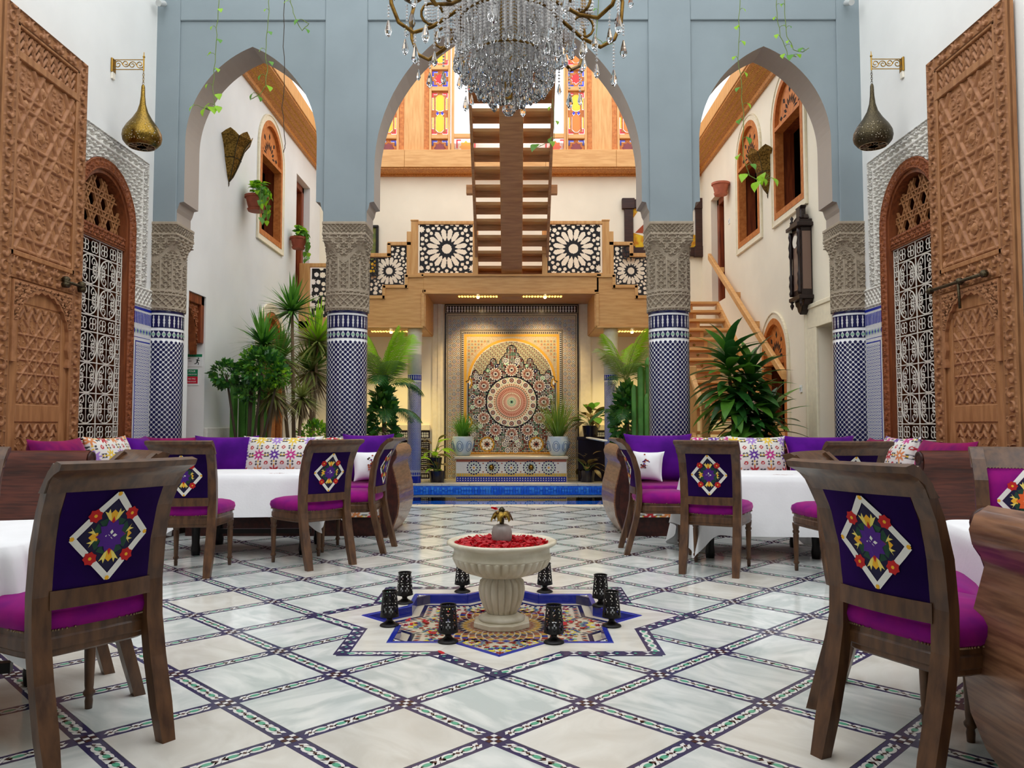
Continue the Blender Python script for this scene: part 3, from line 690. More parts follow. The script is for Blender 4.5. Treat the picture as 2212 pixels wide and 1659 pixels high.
for s_ in segs:
    d, x, y, r = s_
    if s_ in ovn:
        b_ = link('mosaic_band', seg_bare, fl, (x, y, 0), (0, 0, r))
        for t in OV: link('oval_inlay', ov_me, b_, (t*(PT-BW), 0, 0))
    elif s_ in big: link('mosaic_band', seg_me, fl, (x, y, 0), (0, 0, r))
    else: band_bits(rest, PT-BW, True, Matrix.Translation((x, y, 0)) @ Matrix.Rotation(r, 4, 'Z'))
vn = set([n_ for n_ in nodes if vis(n_[1], n_[2])][:300])
for n_ in nodes:
    if n_ in vn: link('mosaic_crossing', node_me, fl, (n_[1], n_[2], 0), (0, 0, PI/4))
    else:
        rest.T = Matrix.Translation((n_[1], n_[2], 0)) @ Matrix.Rotation(PI/4, 4, 'Z'); rest.box(-BW/2, BW/2, -BW/2, BW/2, -.062, -.0008, 0)
rest.T = None
tag(rest.build('outer_mosaic_bands', BM, fl), kind='stuff')
# --- eight pointed star round the fountain
def octagram(hs, c=FC):
    o = hs*math.sqrt(2); k = hs/math.cos(PI/8)*1.0; out = []
    rin = hs/math.cos(PI/8)
    for q in range(8):
        a = q*PI/4-PI/2; out.append((c[0]+o*math.cos(a), c[1]+o*math.sin(a))); a += PI/8; out.append((c[0]+rin*math.cos(a), c[1]+rin*math.sin(a)))
    return out
HS = 1.5*PT; HI = .575
out, inn = octagram(HS-BW/2), octagram(HI)
for q in range(8):                      # marble ring: one slab for each star point
    k = 2*q; idx = [(k-1) % 16, k, (k+1) % 16]
    mb = MB(); mb.prism([out[i] for i in idx]+[inn[i] for i in idx[::-1]], -.062, .0012, 'xy'); mb.build('star_slab', 'marble_warm', fl)
sb = octagram(HS)
for q in range(16):                      # mosaic band round the star
    p, n_ = sb[q], sb[(q+1) % 16]; L = math.hypot(n_[0]-p[0], n_[1]-p[1]); a = math.atan2(n_[1]-p[1], n_[0]-p[0])
    mb = MB(); l2 = L/2+.02
    e_ = .0 if q % 2 == 0 else .0008; mb.box(-l2, l2, -BW/2, BW/2, -.062, .0016+e_, 0)
    nn = 5
    for k in range(nn):
        cx = (k+.5-nn/2)*L/nn
        if q % 2 == 0: mb.flat(oval(cx, .036, .022), .0022, mi=1); mb.flat(oval(cx, .02, .011), .0028, mi=2); mb.flat([(cx+L/nn/2-.014, 0), (cx+L/nn/2, .02), (cx+L/nn/2+.014, 0), (cx+L/nn/2, -.02)], .0022, mi=1)
        else: mb.flat([(cx-.02, -.028), (cx+.02, -.028), (cx, -.004)], .0032, mi=1); mb.flat([(cx-.02, .028), (cx+.02, .028), (cx, .004)], .0032, mi=1); mb.flat([(cx+.03, -.01), (cx+.04, 0), (cx+.03, .01), (cx+.02, 0)], .0032, mi=2)
    o = mb.build('star_band', BM, fl); o.location = ((p[0]+n_[0])/2, (p[1]+n_[1])/2, 0); o.rotation_euler = (0, 0, a)
# sunken basin floor with glazed kerb
DP = -.055
i2 = octagram(HI-.028)
bs = thing('star_basin', 'sunken star basin with cobalt kerb and colourful mosaic bed under the marble fountain', 'basin', (FC[0], FC[1], 0))
L2 = lambda P: [(p[0]-FC[0], p[1]-FC[1]) for p in P]
for q in range(16):
    a, b = L2(inn)[q], L2(inn)[(q+1) % 16]; c, d = L2(i2)[(q+1) % 16], L2(i2)[q]
    MB().prism([a, b, c, d], DP-.004, .004, 'xy').build('kerb_tile', 'zel_cobalt', bs, bev=.004)
mb = MB(); mb.prism(L2(i2), DP-.01, DP, 'xy', 0)
def rosette(mb, cx, cy, r, h, ring, n=8, put=None):
    """concentric star rings of small glazed pieces"""
    for (r0, r1, m, mi, wd, ph) in ring:
        for k in range(m):
            a = 2*PI*(k+ph)/m; ra, rb = r*r0, r*r1; w_ = PI/m*wd; rm = (ra+rb)/2
            P = [(ra, a), (rm, a-w_), (rb, a), (rm, a+w_)]
            pts = [(cx+q[0]*math.cos(q[1]), cy+q[0]*math.sin(q[1])) for q in P]
            if put is None or all(put(p) for p in pts): mb.flat(pts, h, mi=mi)
def disc(mb, cx, cy, r, h, mi, n=12, put=None):
    pts = [(cx+r*math.cos(2*PI*k/n), cy+r*math.sin(2*PI*k/n)) for k in range(n)]
    if put is None or all(put(p) for p in pts): mb.flat(pts, h, mi=mi)
ZM = ['zel_cream', 'zel_blue', 'zel_yellow', 'zel_green', 'zel_red', 'zel_cobalt', 'zel_black', 'zel_ochre', 'zel_rust', 'zel_white', 'zel_pink', 'zel_sky']
inset = HI-.15
def inside(p): 
    x, y = p; q = inset; return ((abs(x) < q and abs(y) < q) or (abs(x+y) < q*math.sqrt(2) and abs(x-y) < q*math.sqrt(2)))
RS = [(.0, .25, 8, 4, 1, 0), (.2, .5, 8, 9, .8, .5), (.3, .62, 8, 2, .9, 0), (.52, .85, 16, 5, .9, .5), (.62, .92, 16, 3, .8, 0), (.85, 1.1, 16, 4, .8, .5)]
h = DP+.002
rosette(mb, 0, 0, .36, h, [(.42, .56, 36, 8, .8, 0), (.52, .66, 36, 7, .8, .5), (.62, .76, 36, 1, .8, 0), (.70, .84, 36, 8, .8, .5), (.80, .92, 36, 7, .8, 0), (.88, 1.0, 36, 5, .8, .5), (.97, 1.08, 36, 4, .8, 0)])
for q in range(8):
    a = q*PI/4; rosette(mb, .56*math.cos(a), .56*math.sin(a), .13, h, RS, put=inside)
    a += PI/8; rosette(mb, .40*math.cos(a), .40*math.sin(a), .085, h, RS, put=inside)
random.seed(3)
for i in range(-18, 19):
    for j in range(-18, 19):
        x, y = i*.034, j*.034
        if inside((x, y)) and all(math.hypot(x-.56*math.cos(q*PI/4), y-.56*math.sin(q*PI/4)) > .14 and math.hypot(x-.4*math.cos(q*PI/4+PI/8), y-.4*math.sin(q*PI/4+PI/8)) > .09 for q in range(8)) and math.hypot(x, y) > .41:
            mi = random.choice((1, 4, 5, 7, 3, 2)); mb.flat([(x-.012, y), (x, y+.012), (x+.012, y), (x, y-.012)], h, mi=mi)
o1, o2, o3 = L2(octagram(HI-.075)), L2(octagram(HI-.10)), L2(octagram(HI-.145))
for q in range(16):
    mb.flat([o1[q], o1[(q+1) % 16], o2[(q+1) % 16], o2[q]], h, mi=1)
    for k in range(7):
        t = (k+.5)/7; e = [o2[q][i]*(1-t)+o2[(q+1) % 16][i]*t for i in (0, 1)]; f = [o3[q][i]*(1-t)+o3[(q+1) % 16][i]*t for i in (0, 1)]
        m_ = [(e[i]+f[i])/2 for i in (0, 1)]; dx, dy = (f[0]-e[0])*.45, (f[1]-e[1])*.45
        mb.flat([(m_[0]-dx, m_[1]-dy), (m_[0]-dy*.4, m_[1]+dx*.4), (m_[0]+dx, m_[1]+dy), (m_[0]+dy*.4, m_[1]-dx*.4)], h, mi=4 if k % 2 else 1)
tag(mb.build('basin_mosaic', ZM, bs), kind='stuff')
# ================================================================ pool
pool = thing('swimming_pool', 'blue tiled swimming pool beyond the arches below the mosaic wall fountain', 'pool', (0, 12.7, 0))
px0, px1, py0, py1 = POOL[0], POOL[1], POOL[2]-12.7, POOL[3]-12.7
MB().box(px0, px1, py0, py1, -.95, -.85).box(px0-.05, px0, py0, py1, -1.3, -.001).box(px1, px1+.05, py0, py1, -1.3, -.001).box(px0, px1, py0-.05, py0, -1.3, -.001).box(px0, px1, py1, py1+.05, -1.3, -.001).build('pool_shell', 'pool_tile', pool)
MB().grid([[(px0+(px1-px0)*i/20, py0+(py1-py0)*j/20, -.11) for j in range(21)] for i in range(21)]).build('water', 'water', pool, smooth=True)
mb = MB()
for k in range(11): 
    x0 = px0+(px1-px0)*k/11; MB().box(x0+.002, x0+(px1-px0)/11-.002, py0-.16, py0+.02, -.03, .006).build('coping_stone', 'coping', pool, bev=.006)
    MB().box(x0+.002, x0+(px1-px0)/11-.002, py1-.02, py1+.28, -.03, .012).build('coping_stone', 'coping', pool, bev=.006)
for k in range(110):
    for z in (-.03, -.075, -.12, -.165): mb.box(px0+.05*k+.003, px0+.05*k+.047, py1-.003, py1+.002, z-.02, z+.02, 0 if random.random() < .6 else 1)
tag(mb.build('waterline_tiles', ['pool_dark', 'pool_tile'], pool), kind='stuff')
# ================================================================ walls behind the arcade
XB2, YB = 3.95, 16.1
holes = [(12.24, 13.38, 4.13, 5.52, 6.08), (12.3, 13.6, 0, 2.35, 2.95), (9.66, 10.2, 0, 2.76, 2.76), (14.35, 15.3, 3.42, 5.75, 5.75)]
mb = wall_holes(MB(), 'yz', 9.45, YB+.3, 0, 6.80, -XB2-.28, -XB2, holes)
wlb = tag(mb.build('wall_left_court', 'plaster_white'), 'white wall of the pool court on the left', kind='structure')
holes_r = [(12.24, 13.38, 4.13, 5.52, 6.08), (10.36, 11.5, 4.13, 5.52, 6.08), (11.15, 12.2, .35, 2.1, 2.66), (9.55, 10.0, 0, 2.34, 2.34), (14.35, 15.3, 3.42, 5.5, 5.5)]
mb = wall_holes(MB(), 'yz', 9.45, YB+.3, 0, 6.80, XB2, XB2+.28, holes_r)
wrb = tag(mb.build('wall_right_court', 'plaster_cream'), 'cream wall of the pool court on the right', kind='structure')
wbk = tag(MB().box(-4.6, 4.6, YB, YB+.3, 0, 6.95).build('wall_back', 'plaster_cream'), 'cream back wall of the pool court', kind='structure')
# rooms behind the openings, their dimness put into near-black walls
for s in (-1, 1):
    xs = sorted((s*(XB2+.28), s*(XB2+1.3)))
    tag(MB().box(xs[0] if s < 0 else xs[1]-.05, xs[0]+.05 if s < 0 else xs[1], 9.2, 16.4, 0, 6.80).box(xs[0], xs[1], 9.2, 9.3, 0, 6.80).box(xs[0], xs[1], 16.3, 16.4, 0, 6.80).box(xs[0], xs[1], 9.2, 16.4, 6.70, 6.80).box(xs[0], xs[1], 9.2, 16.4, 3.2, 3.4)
        .build('wall_rooms_'+('left' if s < 0 else 'right'), 'unlit_dark'), 'dark rooms behind the court openings', kind='structure')
# upper windows
def court_window(nm, s, yc, half, z0, zs, za, label, lower=False):
    x0 = s*XB2; t = tag(bpy.data.objects.new(nm, None), label, kind='structure'); col.objects.link(t)
    inn_ = link('surround', None, t)
    def mk(b, n_, m_, p_, **k):
        o = b.build(n_, m_, p_, **k); o.scale = (-s, 1, 1) if False else (1, 1, 1); return o
    def xx(a, b): return tuple(sorted((s*(XB2-a), s*(XB2-b))))
    a, b = xx(0, .02)
    sweep_full(MB(), yc, half+.10, z0-.10, zs, za+.10, 0, .10, a, b).build('stucco_band', 'stucco_cream', inn_)
    a, b = xx(.015, .035)
    sweep_full(MB(), yc, half+.12, z0-.12, zs, za+.12, 0, .025, *xx(0, .035)).build('stucco_edge', 'stucco_cream', inn_, bev=.005)
    sweep_full(MB(), yc, half+.02, z0-.02, zs, za+.02, 0, .09, *xx(-.10, .025)).build('frame', 'orange_wood', t)
    # carved lunette: hand like fan over a transom, the piercings' darkness put into colour
    zt = zs-.08
    P = [(yc-half+.07, zt)]+[p for p in arc_pts(yc-half+.07, yc+half-.07, zs, za-.07, 12)]+[(yc+half-.07, zt)]
    MB().prism(P, *xx(-.06, -.03), 'yz').build('lunette', 'orange_wood', t)
    mb = MB(); ra = (za-zs)*.8
    for k in range(9):
        an = PI*(k+.5)/9; c_, s_ = math.cos(an), math.sin(an)
        for r0, r1, w_ in ((.32, .6, .055), (.68, .92, .07)):
            if r0 > .5 and k % 2: continue
            p0 = (yc+half*.82*r0*c_, zs-.02+ra*r0*s_); p1 = (yc+half*.82*r1*c_, zs-.02+ra*r1*s_); n_ = (-s_*w_*.5, c_*w_*.5); pm = ((p0[0]+p1[0])/2, (p0[1]+p1[1])/2)
            mb.prism([p0, (pm[0]+n_[0], pm[1]+n_[1]), p1, (pm[0]-n_[0], pm[1]-n_[1])], *xx(-.031, -.026), 'yz')
    mb.build('painted_piercing', 'unlit_dark', t)
    MB().box(*xx(-.10, .03), yc-half+.05, yc+half-.05, zt-.035, zt+.02).build('transom', 'orange_wood', t)
    # half open shutter and reveal boards
    MB().box(*xx(-.27, -.10), yc-half, yc-half+.03, z0, zt).box(*xx(-.27, -.10), yc+half-.03, yc+half, z0, zt).box(*xx(-.27, -.10), yc-half, yc+half, zt-.03, zt).build('reveal', 'red_wood', t)
    mb = MB()
    for k in range(4): mb.box(*xx(-.60, -.585), yc+half-.55+.14*k+.002, yc+half-.55+.14*k+.138, z0, zt)
    mb.build('shutter', 'red_wood', t)
    return t
def sweep_full(mb, c, h, z0, zs, za, d0, d1, x0, x1, mi=0, n=14):
    sweep_arch(mb, c, h, z0, zs, za, d0, d1, x0, x1, mi, n); mb.box(min(x0, x1), max(x0, x1), c-h+d1, c+h-d1, z0+d0, z0+d1, mi); return mb
court_window('window_3', -1, 12.81, .57, 4.13, 5.52, 6.08, 'arched upper window with carved orange frame on the left court wall')
court_window('window_4', 1, 12.81, .57, 4.13, 5.52, 6.08, 'arched upper window farther from the arch on the right court wall')
court_window('window_5', 1, 10.93, .57, 4.13, 5.52, 6.08, 'arched upper window nearest the arch on the right court wall')
court_window('window_6', 1, 11.675, .525, .35, 2.1, 2.66, 'arched ground floor window behind the wooden stair on the right')
# ground floor double door behind the plants on the left
t = tag(bpy.data.objects.new('door_3', None), 'carved arched double door behind the plants on the left court wall', kind='structure'); col.objects.link(t)
sweep_arch(MB(), 12.95, .80, 0, 2.35, 3.10, 0, .14, -XB2, -XB2+.03).build('stucco_band', 'stucco_cream', t)
sweep_arch(MB(), 12.95, .65, 0, 2.35, 2.95, 0, .09, -XB2-.1, -XB2+.02).build('frame', 'orange_wood', t)
for a, b in ((12.39, 12.94), (12.96, 13.51)):
    MB().box(-XB2-.1, -XB2-.06, a, b, 0, 2.3).build('door_leaf', 'red_wood', t)
    for z0, z1 in ((.15, .7), (.8, 1.5), (1.6, 2.2)): MB().box(-XB2-.06, -XB2-.04, a+.1, b-.1, z0, z1).build('panel', 'orange_wood', t, bev=.015)
MB().prism([(12.39, 2.3)]+arc_pts(12.39, 13.51, 2.36, 2.86)+[(13.51, 2.3)], -XB2-.1, -XB2-.06, 'yz').build('lunette', 'orange_wood', t)
mb = MB()
for k in range(7):
    an = PI*(k+.5)/7; mb.tube([(-XB2-.05, 12.95+.16*math.cos(an), 2.36+.16*math.sin(an)), (-XB2-.05, 12.95+.45*math.cos(an), 2.36+.42*math.sin(an))], .02, 5)
mb.build('fan_carving', 'red_wood', t)
# exit doorway with carved wooden corner bracket
t = tag(bpy.data.objects.new('door_4', None), 'exit doorway with carved wooden arch beside the left corner column', kind='structure'); col.objects.link(t)
MB().box(-XB2-.15, -XB2-.02, 10.10, 10.2, 2.15, 2.76).box(-XB2-.2, -XB2-.02, 9.66, 10.2, 2.64, 2.76).build('frame', 'red_wood', t, bev=.008)
P = [(10.08, 2.64)]+[(10.08-.38*math.sin(a*PI/20)*1.0+0, 2.64-.52*math.cos(a*PI/20)) for a in range(11)]
P = [(10.08, 2.64), (9.68, 2.64)]+[(9.70+.34*math.sin(a*PI/20), 2.60-.46*(1-math.cos(a*PI/20))) for a in range(11)]+[(10.06, 2.05), (10.08, 2.0)]
MB().prism(P, -XB2-.15, -XB2-.06, 'yz').build('corner_bracket', 'frame_wood_carved', t)
Pb = np.array(P[2:13])
relief('bracket_carving', 'frame_wood_carved', t, 9.72, 10.08, 2.10, 2.64, lambda Y, Z: h_scroll(Y, Z, .06, 9), .012, -XB2-.058, .008, .008, mask=lambda Y, Z: Z > np.interp(Y, Pb[:, 0], Pb[:, 1], right=0)+.01)
MB().box(-XB2-.34, -XB2-.30, 9.4, 10.2, 0, 2.2).build('inner_door', 'red_wood', t)
# right doorway with moulded surround
t = tag(bpy.data.objects.new('door_5', None), 'open doorway with pale moulded surround beside the right corner column', kind='structure'); col.objects.link(t)
x0, x1 = XB2-.03, XB2+.01
MB().box(x0, x1, 10.0, 10.36, 0, 2.36).box(x0, x1, 9.5, 10.36, 2.34, 2.66).build('surround', 'stucco_cream', t, bev=.008)
MB().box(x0-.015, x1, 10.30, 10.36, 0, 2.66).box(x0-.015, x1, 9.5, 10.36, 2.60, 2.66).build('moulding', 'stucco_cream', t, bev=.008)
MB().box(XB2+.20, XB2+.30, 9.88, 10.0, 0, 2.34).box(XB2+.20, XB2+.30, 9.5, 10.0, 2.24, 2.34).build('frame', 'door_wood', t, bev=.008)
# upper side doors on the landing level
for s, nm, zt, lb in ((-1, 'door_6', 5.75, 'upper doorway with orange wooden frame at the left end of the landing'), (1, 'door_7', 5.5, 'upper doorway with orange wooden frame at the right end of the landing')):
    t = tag(bpy.data.objects.new(nm, None), lb, kind='structure'); col.objects.link(t); xs = sorted((s*(XB2+.12), s*(XB2+.22)))
    MB().box(*xs, 15.18, 15.3, 3.42, zt).box(*xs, 14.35, 15.3, zt-.12, zt).box(*xs, 14.35, 14.47, 3.42, zt).build('frame', 'red_wood', t, bev=.01)
    xs = sorted((s*(XB2+.22), s*(XB2+.26))); MB().box(*xs, 14.4, 15.25, 3.42, zt-.1).build('door_leaf', 'red_wood', t)
# skirting band of carved stucco along the left court wall, panels on the back wall
for nm, x0, x1, y0, y1 in (('baseboard_left', -XB2, -XB2+.03, 10.2, 12.1), ('baseboard_back', 0, 0, 0, 0)):
    if nm == 'baseboard_left':
        t = tag(MB().box(x0, x1, y0, y1, 0, .92).build(nm, 'stucco_cream'), 'pale moulded stucco dado along the left court wall', kind='structure')
        MB().box(x0, x1+.02, y0, y1, .92, 1.06).build('dado_rail', 'stucco_white', t, bev=.01)
        MB().box(x0, x1+.01, y0, y1, .72, .76).build('dado_bead', 'stucco_white', t, bev=.01)
# ---------------------------------------------------------------- wooden cornice beams under the open roof
def cornice(nm, label, s):
    t = tag(bpy.data.objects.new(nm, None), label, kind='structure'); col.objects.link(t)
    def bx(mb, xa, xb, z0, z1): return mb.box(*sorted((s*xa, s*xb)), 9.5, YB, z0, z1)
    MB().prism([(s*XB2, 6.27), (s*(XB2-.06), 6.27), (s*(XB2-.06), 6.33), (s*(XB2-.34), 6.50), (s*(XB2-.34), 6.53), (s*XB2, 6.53)], 9.5, YB, 'xz').build('carved_soffit', 'gold_wood', t)
    mb = MB(); d = Vector((-.28, .17)).normalized()
    for k in range(130):
        y = 9.55+.05*k
        for f in (.25, .5, .75):
            x = XB2-.06-.28*f; z = 6.33+.17*f-.006
            a = .014
            mb.add([(s*(x-a), y, z+a*.6), (s*x, y-a, z), (s*(x+a), y, z-a*.6), (s*x, y+a, z), (s*(x-.004), y, z-.01)], [(0, 1, 4), (1, 2, 4), (2, 3, 4), (3, 0, 4)])
    tag(mb.build('gilt_studs', 'zel_ochre', t), kind='stuff')
    bx(MB(), XB2-.30, XB2-.36, 6.53, 6.78).build('fascia', 'light_wood_v', t, bev=.006)
    bx(MB(), XB2+.2, XB2-.30, 6.53, 6.80).build('beam_core', 'light_wood_v', t)
cornice('trim_1', 'wooden cornice beam with gilt soffit along the left court wall', -1); cornice('trim_2', 'wooden cornice beam with gilt soffit along the right court wall', 1)
t = tag(bpy.data.objects.new('trim_3', None), 'wooden cornice beam with gilt soffit across the back wall', kind='structure'); col.objects.link(t)
MB().prism([(YB, 6.24), (YB-.06, 6.24), (YB-.06, 6.27), (YB-.30, 6.31), (YB-.30, 6.34), (YB, 6.34)], -XB2, XB2, 'yz').build('carved_soffit', 'gold_wood', t)
for k in range(5): MB().box(-3.6+1.44*k+.002, -3.6+1.44*(k+1)-.002, YB-.33, YB-.27, 6.34, 6.70).build('fascia_board', 'light_wood', t, bev=.005)
mb = MB()
for k in range(120): mb.lathe([(.012, -.0), (.001, .012)], 5, c=(-3.55+.06*k, YB-.3, 6.325))
tag(mb.build('gilt_studs', 'zel_ochre', t), kind='stuff')
MB().box(-XB2, XB2, YB-.27, YB+.3, 6.34, 6.72).build('beam_core', 'light_wood', t)
# ---------------------------------------------------------------- stained glass screen above the back cornice
YG = YB-.12; Z0, Z1 = 6.70, 9.6
t = tag(bpy.data.objects.new('window_7', None), 'wooden screen with stained glass strips above the back cornice', kind='structure'); col.objects.link(t)
def px(x): return CAMX+(x-1110)/1700*YG
def star8(cx, cz, r, k=.72): return [(cx+r*(1 if i % 2 == 0 else k)*math.cos(i*PI/8+PI/8*0), cz+r*(1 if i % 2 == 0 else k)*math.sin(i*PI/8)) for i in range(16)]
PANES = []
def raster_board(name, parent, poly, holes, st, y, mt, thick, rim=0):
    """board in the x-z plane whose openings are real holes, cut on a fine raster"""
    xs = [p[0] for p in poly]; zs = [p[1] for p in poly]
    X, Z = np.meshgrid(np.arange(min(xs), max(xs)+st, st), np.arange(min(zs), max(zs)+st, st), indexing='ij')
    def inpoly(P):
        c = np.zeros(X.shape, bool); n = len(P)
        for i in range(n):
            (x1, z1), (x2, z2) = P[i], P[(i+1) % n]
            if abs(z2-z1) < 1e-12: continue
            c ^= ((z1 > Z) != (z2 > Z)) & (X < (x2-x1)*(Z-z1)/(z2-z1)+x1)
        return c
    body = inpoly(poly); cut = np.zeros(X.shape, bool)
    for hp in holes: cut |= inpoly(hp)
    edge = np.zeros(X.shape, bool)
    if rim:
        k = int(round(rim/st))
        for ax, sh in ((0, k), (0, -k), (1, k), (1, -k)): edge |= body & ~np.roll(body, sh, ax)
    o = link(name, np_grid(name, np.stack([X, np.full(X.shape, y), Z], -1), mt, keep=body & (~cut | edge)), parent); sd = o.modifiers.new('t', 'SOLIDIFY'); sd.thickness = thick; return o
def glass(poly, m_, p_): PANES.append(poly); return MB().prism(poly, YG-.012, YG-.006, 'xz').build('pane', m_, p_)
def square_light(cx, cz, w_, p_, mc, mk):
    glass(star8(cx, cz, w_*.36), mc, p_)
    for sx in (-1, 1):
        for sz in (-1, 1):
            a, b, d = w_*.5, w_*.30, w_*.09
            glass([(cx+sx*a, cz+sz*a), (cx+sx*b*.55, cz+sz*a), (cx+sx*b*.55, cz+sz*(a-d)), (cx+sx*(a-d), cz+sz*(a-d)), (cx+sx*(a-d), cz+sz*b*.55), (cx+sx*a, cz+sz*b*.55)], mk, p_)
def slab_with_panes(p_, cx, w_, z0, z1):
    pass
strips = [(-2.52, 1), (-1.46, 1), (1.36, 2), (2.42, 2)]
UN = [('sq', .36), ('bar', .07), ('long', .86), ('bar', .07)]
for cx, kd in strips:
    p_ = link('glass_strip', None, t)
    W = .34
    MB().box(cx-W/2-.05, cx-W/2, YG-.05, YG+.03, Z0, Z1).box(cx+W/2, cx+W/2+.05, YG-.05, YG+.03, Z0, Z1).build('strip_frame', 'light_wood_v', p_, bev=.006)
    z = Z0-.08; mbw = MB()
    seq = ['sq', 'long', 'sq', 'long', 'sq']
    for u in seq:
        hgt = .36 if u == 'sq' else .92
        if u == 'sq': square_light(cx, z+hgt/2, W*.94, p_, 'glass_red', 'glass_blue')
        else:
            ya = 'glass_yellow'; yb = 'glass_yellow' if kd == 1 else 'glass_amber'; zc_ = z+hgt/2
            for dz, m_ in ((.21, ya), (-.21, yb)):
                q = .105; glass([(cx-.085, zc_+dz-q*1.25), (cx-.03, zc_+dz-q*1.55) if dz > 0 else (cx-.03, zc_+dz-q*1.75), (cx+.03, zc_+dz-q*1.55) if dz > 0 else (cx+.03, zc_+dz-q*1.75), (cx+.085, zc_+dz-q*1.25), (cx+.085, zc_+dz+q*1.25), (cx+.03, zc_+dz+q*1.75), (cx-.03, zc_+dz+q*1.75), (cx-.085, zc_+dz+q*1.25)], m_, p_)
            for sx in (-1, 1):
                glass([(cx+sx*.05-.032, zc_), (cx+sx*.05, zc_-.04), (cx+sx*.05+.032, zc_), (cx+sx*.05, zc_+.04)], 'glass_blue', p_)
                for dz in (-.2, .2): glass([(cx+sx*.125, zc_+dz-.12), (cx+sx*.155, zc_+dz-.12), (cx+sx*.155, zc_+dz+.12), (cx+sx*.125, zc_+dz+.12)], ya, p_)
                for sz in (-1, 1): glass([(cx+sx*.16, zc_+sz*.43), (cx+sx*.06, zc_+sz*.43), (cx+sx*.06, zc_+sz*.40), (cx+sx*.13, zc_+sz*.40), (cx+sx*.13, zc_+sz*.33), (cx+sx*.16, zc_+sz*.33)], 'glass_red', p_)
        z += hgt
        mbw.box(cx-W/2, cx+W/2, YG-.06, YG+.02, z, z+.09); z += .09
    mbw.build('cross_bar', 'light_wood', p_, bev=.01)
    # wooden tracery round the panes
    raster_board('tracery', p_, [(cx-W/2, Z0), (cx+W/2, Z0), (cx+W/2, Z1), (cx-W/2, Z1)], PANES, .008, YG, 'orange_wood', .014); PANES.clear()
    MB().box(cx-W/2, cx+W/2, YG+.06, YG+.065, Z0, Z1).build('diffusing_pane', 'glass_clear', p_)
for a, b in ((-3.9, -2.74), (-2.30, -1.68), (1.58, 2.20), (2.64, 3.9)):
    o = MB().box(a, b, YG-.02, YG+.02, Z0, Z1).build('board', 'light_wood_v', t)
    for x in (a-.0, b-.10): relief_x = MB().box(x, x+.10, YG-.04, YG, Z0, Z1).build('carved_stile', 'orange_wood', t, bev=.008)
for sx, m_ in ((-1, 'glass_yellow'), (1, 'glass_amber')):
    a, b = sorted((sx*.72, sx*1.12))
    MB().box(a-.08, b+.08, YG-.04, YG+.02, Z0+.30, Z0+.40).build('rail', 'light_wood', t, bev=.01)
    for q in range(1):
        cx = (a+b)/2+.0; glass(star8(cx, Z0+.12, .14), m_, t)
        glass([(a, Z0+.28), (a+.1, Z0+.28), (a+.1, Z0+.25), (a+.03, Z0+.25), (a+.03, Z0+.1), (a, Z0+.1)], 'glass_red', t); glass([(b, Z0+.28), (b-.1, Z0+.28), (b-.1, Z0+.25), (b-.03, Z0+.25), (b-.03, Z0+.1), (b, Z0+.1)], 'glass_red', t)
MB().box(-1.2, 1.2, YG+.01, YG+.03, Z0, Z0+.3).build('lower_board', 'light_wood', t) if False else None
MB().box(-1.22, -1.16, YG-.05, YG+.03, Z0, Z1).box(1.10, 1.16, YG-.05, YG+.03, Z0, Z1).build('post', 'light_wood_v', t, bev=.006)
MB().box(-3.9, 3.9, YG+.09, YG+.095, Z0, Z1).build('outer_glazing', 'glass_clear', t)
# ================================================================ wooden landing, balustrades and stairs at the back of the court
YL = 14.62                                   # front of the landing
ld = tag(bpy.data.objects.new('landing', None), 'light wood landing with stepped fascia carried over the mosaic wall fountain', 'landing'); col.objects.link(ld)
MB().box(-1.42, 1.45, YL+.02, YB, 3.60, 3.86).build('deck', 'light_wood', ld)
MB().box(-1.62, 1.66, YL, YL+.03, 3.56, 3.88).build('fascia_board', 'light_wood', ld, bev=.004)
for s in (-1, 1):
    x = lambda v: s*v
    P = [(x(1.62), 2.92), (x(2.90), 2.92), (x(2.90), 3.46), (x(2.82), 3.46), (x(2.82), 3.48), (x(2.36), 3.48), (x(2.36), 3.68), (x(1.94), 3.68), (x(1.94), 3.88), (x(1.62), 3.88)]
    MB().prism(P, YL, YL+.04, 'xz').build('fascia_board', 'light_wood', ld, bev=.004)
    a, b = sorted((x(1.58), x(1.64))); MB().box(a, b, YL, YB, 2.92, 3.62).build('cheek_board', 'light_wood', ld)
    a, b = sorted((x(1.60), x(XB2))); MB().box(a, b, YL+.02, YB, 2.90, 2.94).build('side_soffit', 'light_wood', ld)
    a, b = sorted((x(1.62), x(2.90))); MB().box(a, b, YL-.025, YL+.005, 2.90, 2.935).build('trim_strip', 'light_wood', ld, bev=.004)
    a, b = sorted((x(1.60), x(1.66))); MB().box(a, b, YL-.025, YL+.005, 2.935, 3.56).build('trim_strip', 'light_wood', ld, bev=.004)
    for xa, xb, z in ((1.62, 1.96, 3.88), (1.92, 2.38, 3.68), (2.34, 2.90, 3.48)):
        a, b = sorted((x(xa), x(xb))); MB().box(a, b, YL-.03, YL+.06, z-.03, z+.03).build('step_moulding', 'light_wood', ld, bev=.004)
    for xa, z0, z1 in ((1.94, 3.65, 3.9), (2.36, 3.45, 3.7)):
        a, b = sorted((x(xa-.03), x(xa+.03))); MB().box(a, b, YL-.03, YL+.06, z0, z1).build('step_moulding', 'light_wood', ld, bev=.004)
MB().box(-1.62, 1.66, YL-.025, YL+.005, 3.54, 3.575).build('trim_strip', 'light_wood', ld, bev=.004)
MB().box(-1.66, 1.70, YL-.03, YL+.06, 3.87, 3.91).build('step_moulding', 'light_wood', ld, bev=.004)
MB().box(-1.58, 1.58, YL+.03, YB, 3.57, 3.60).build('soffit', 'stair_wood', ld)
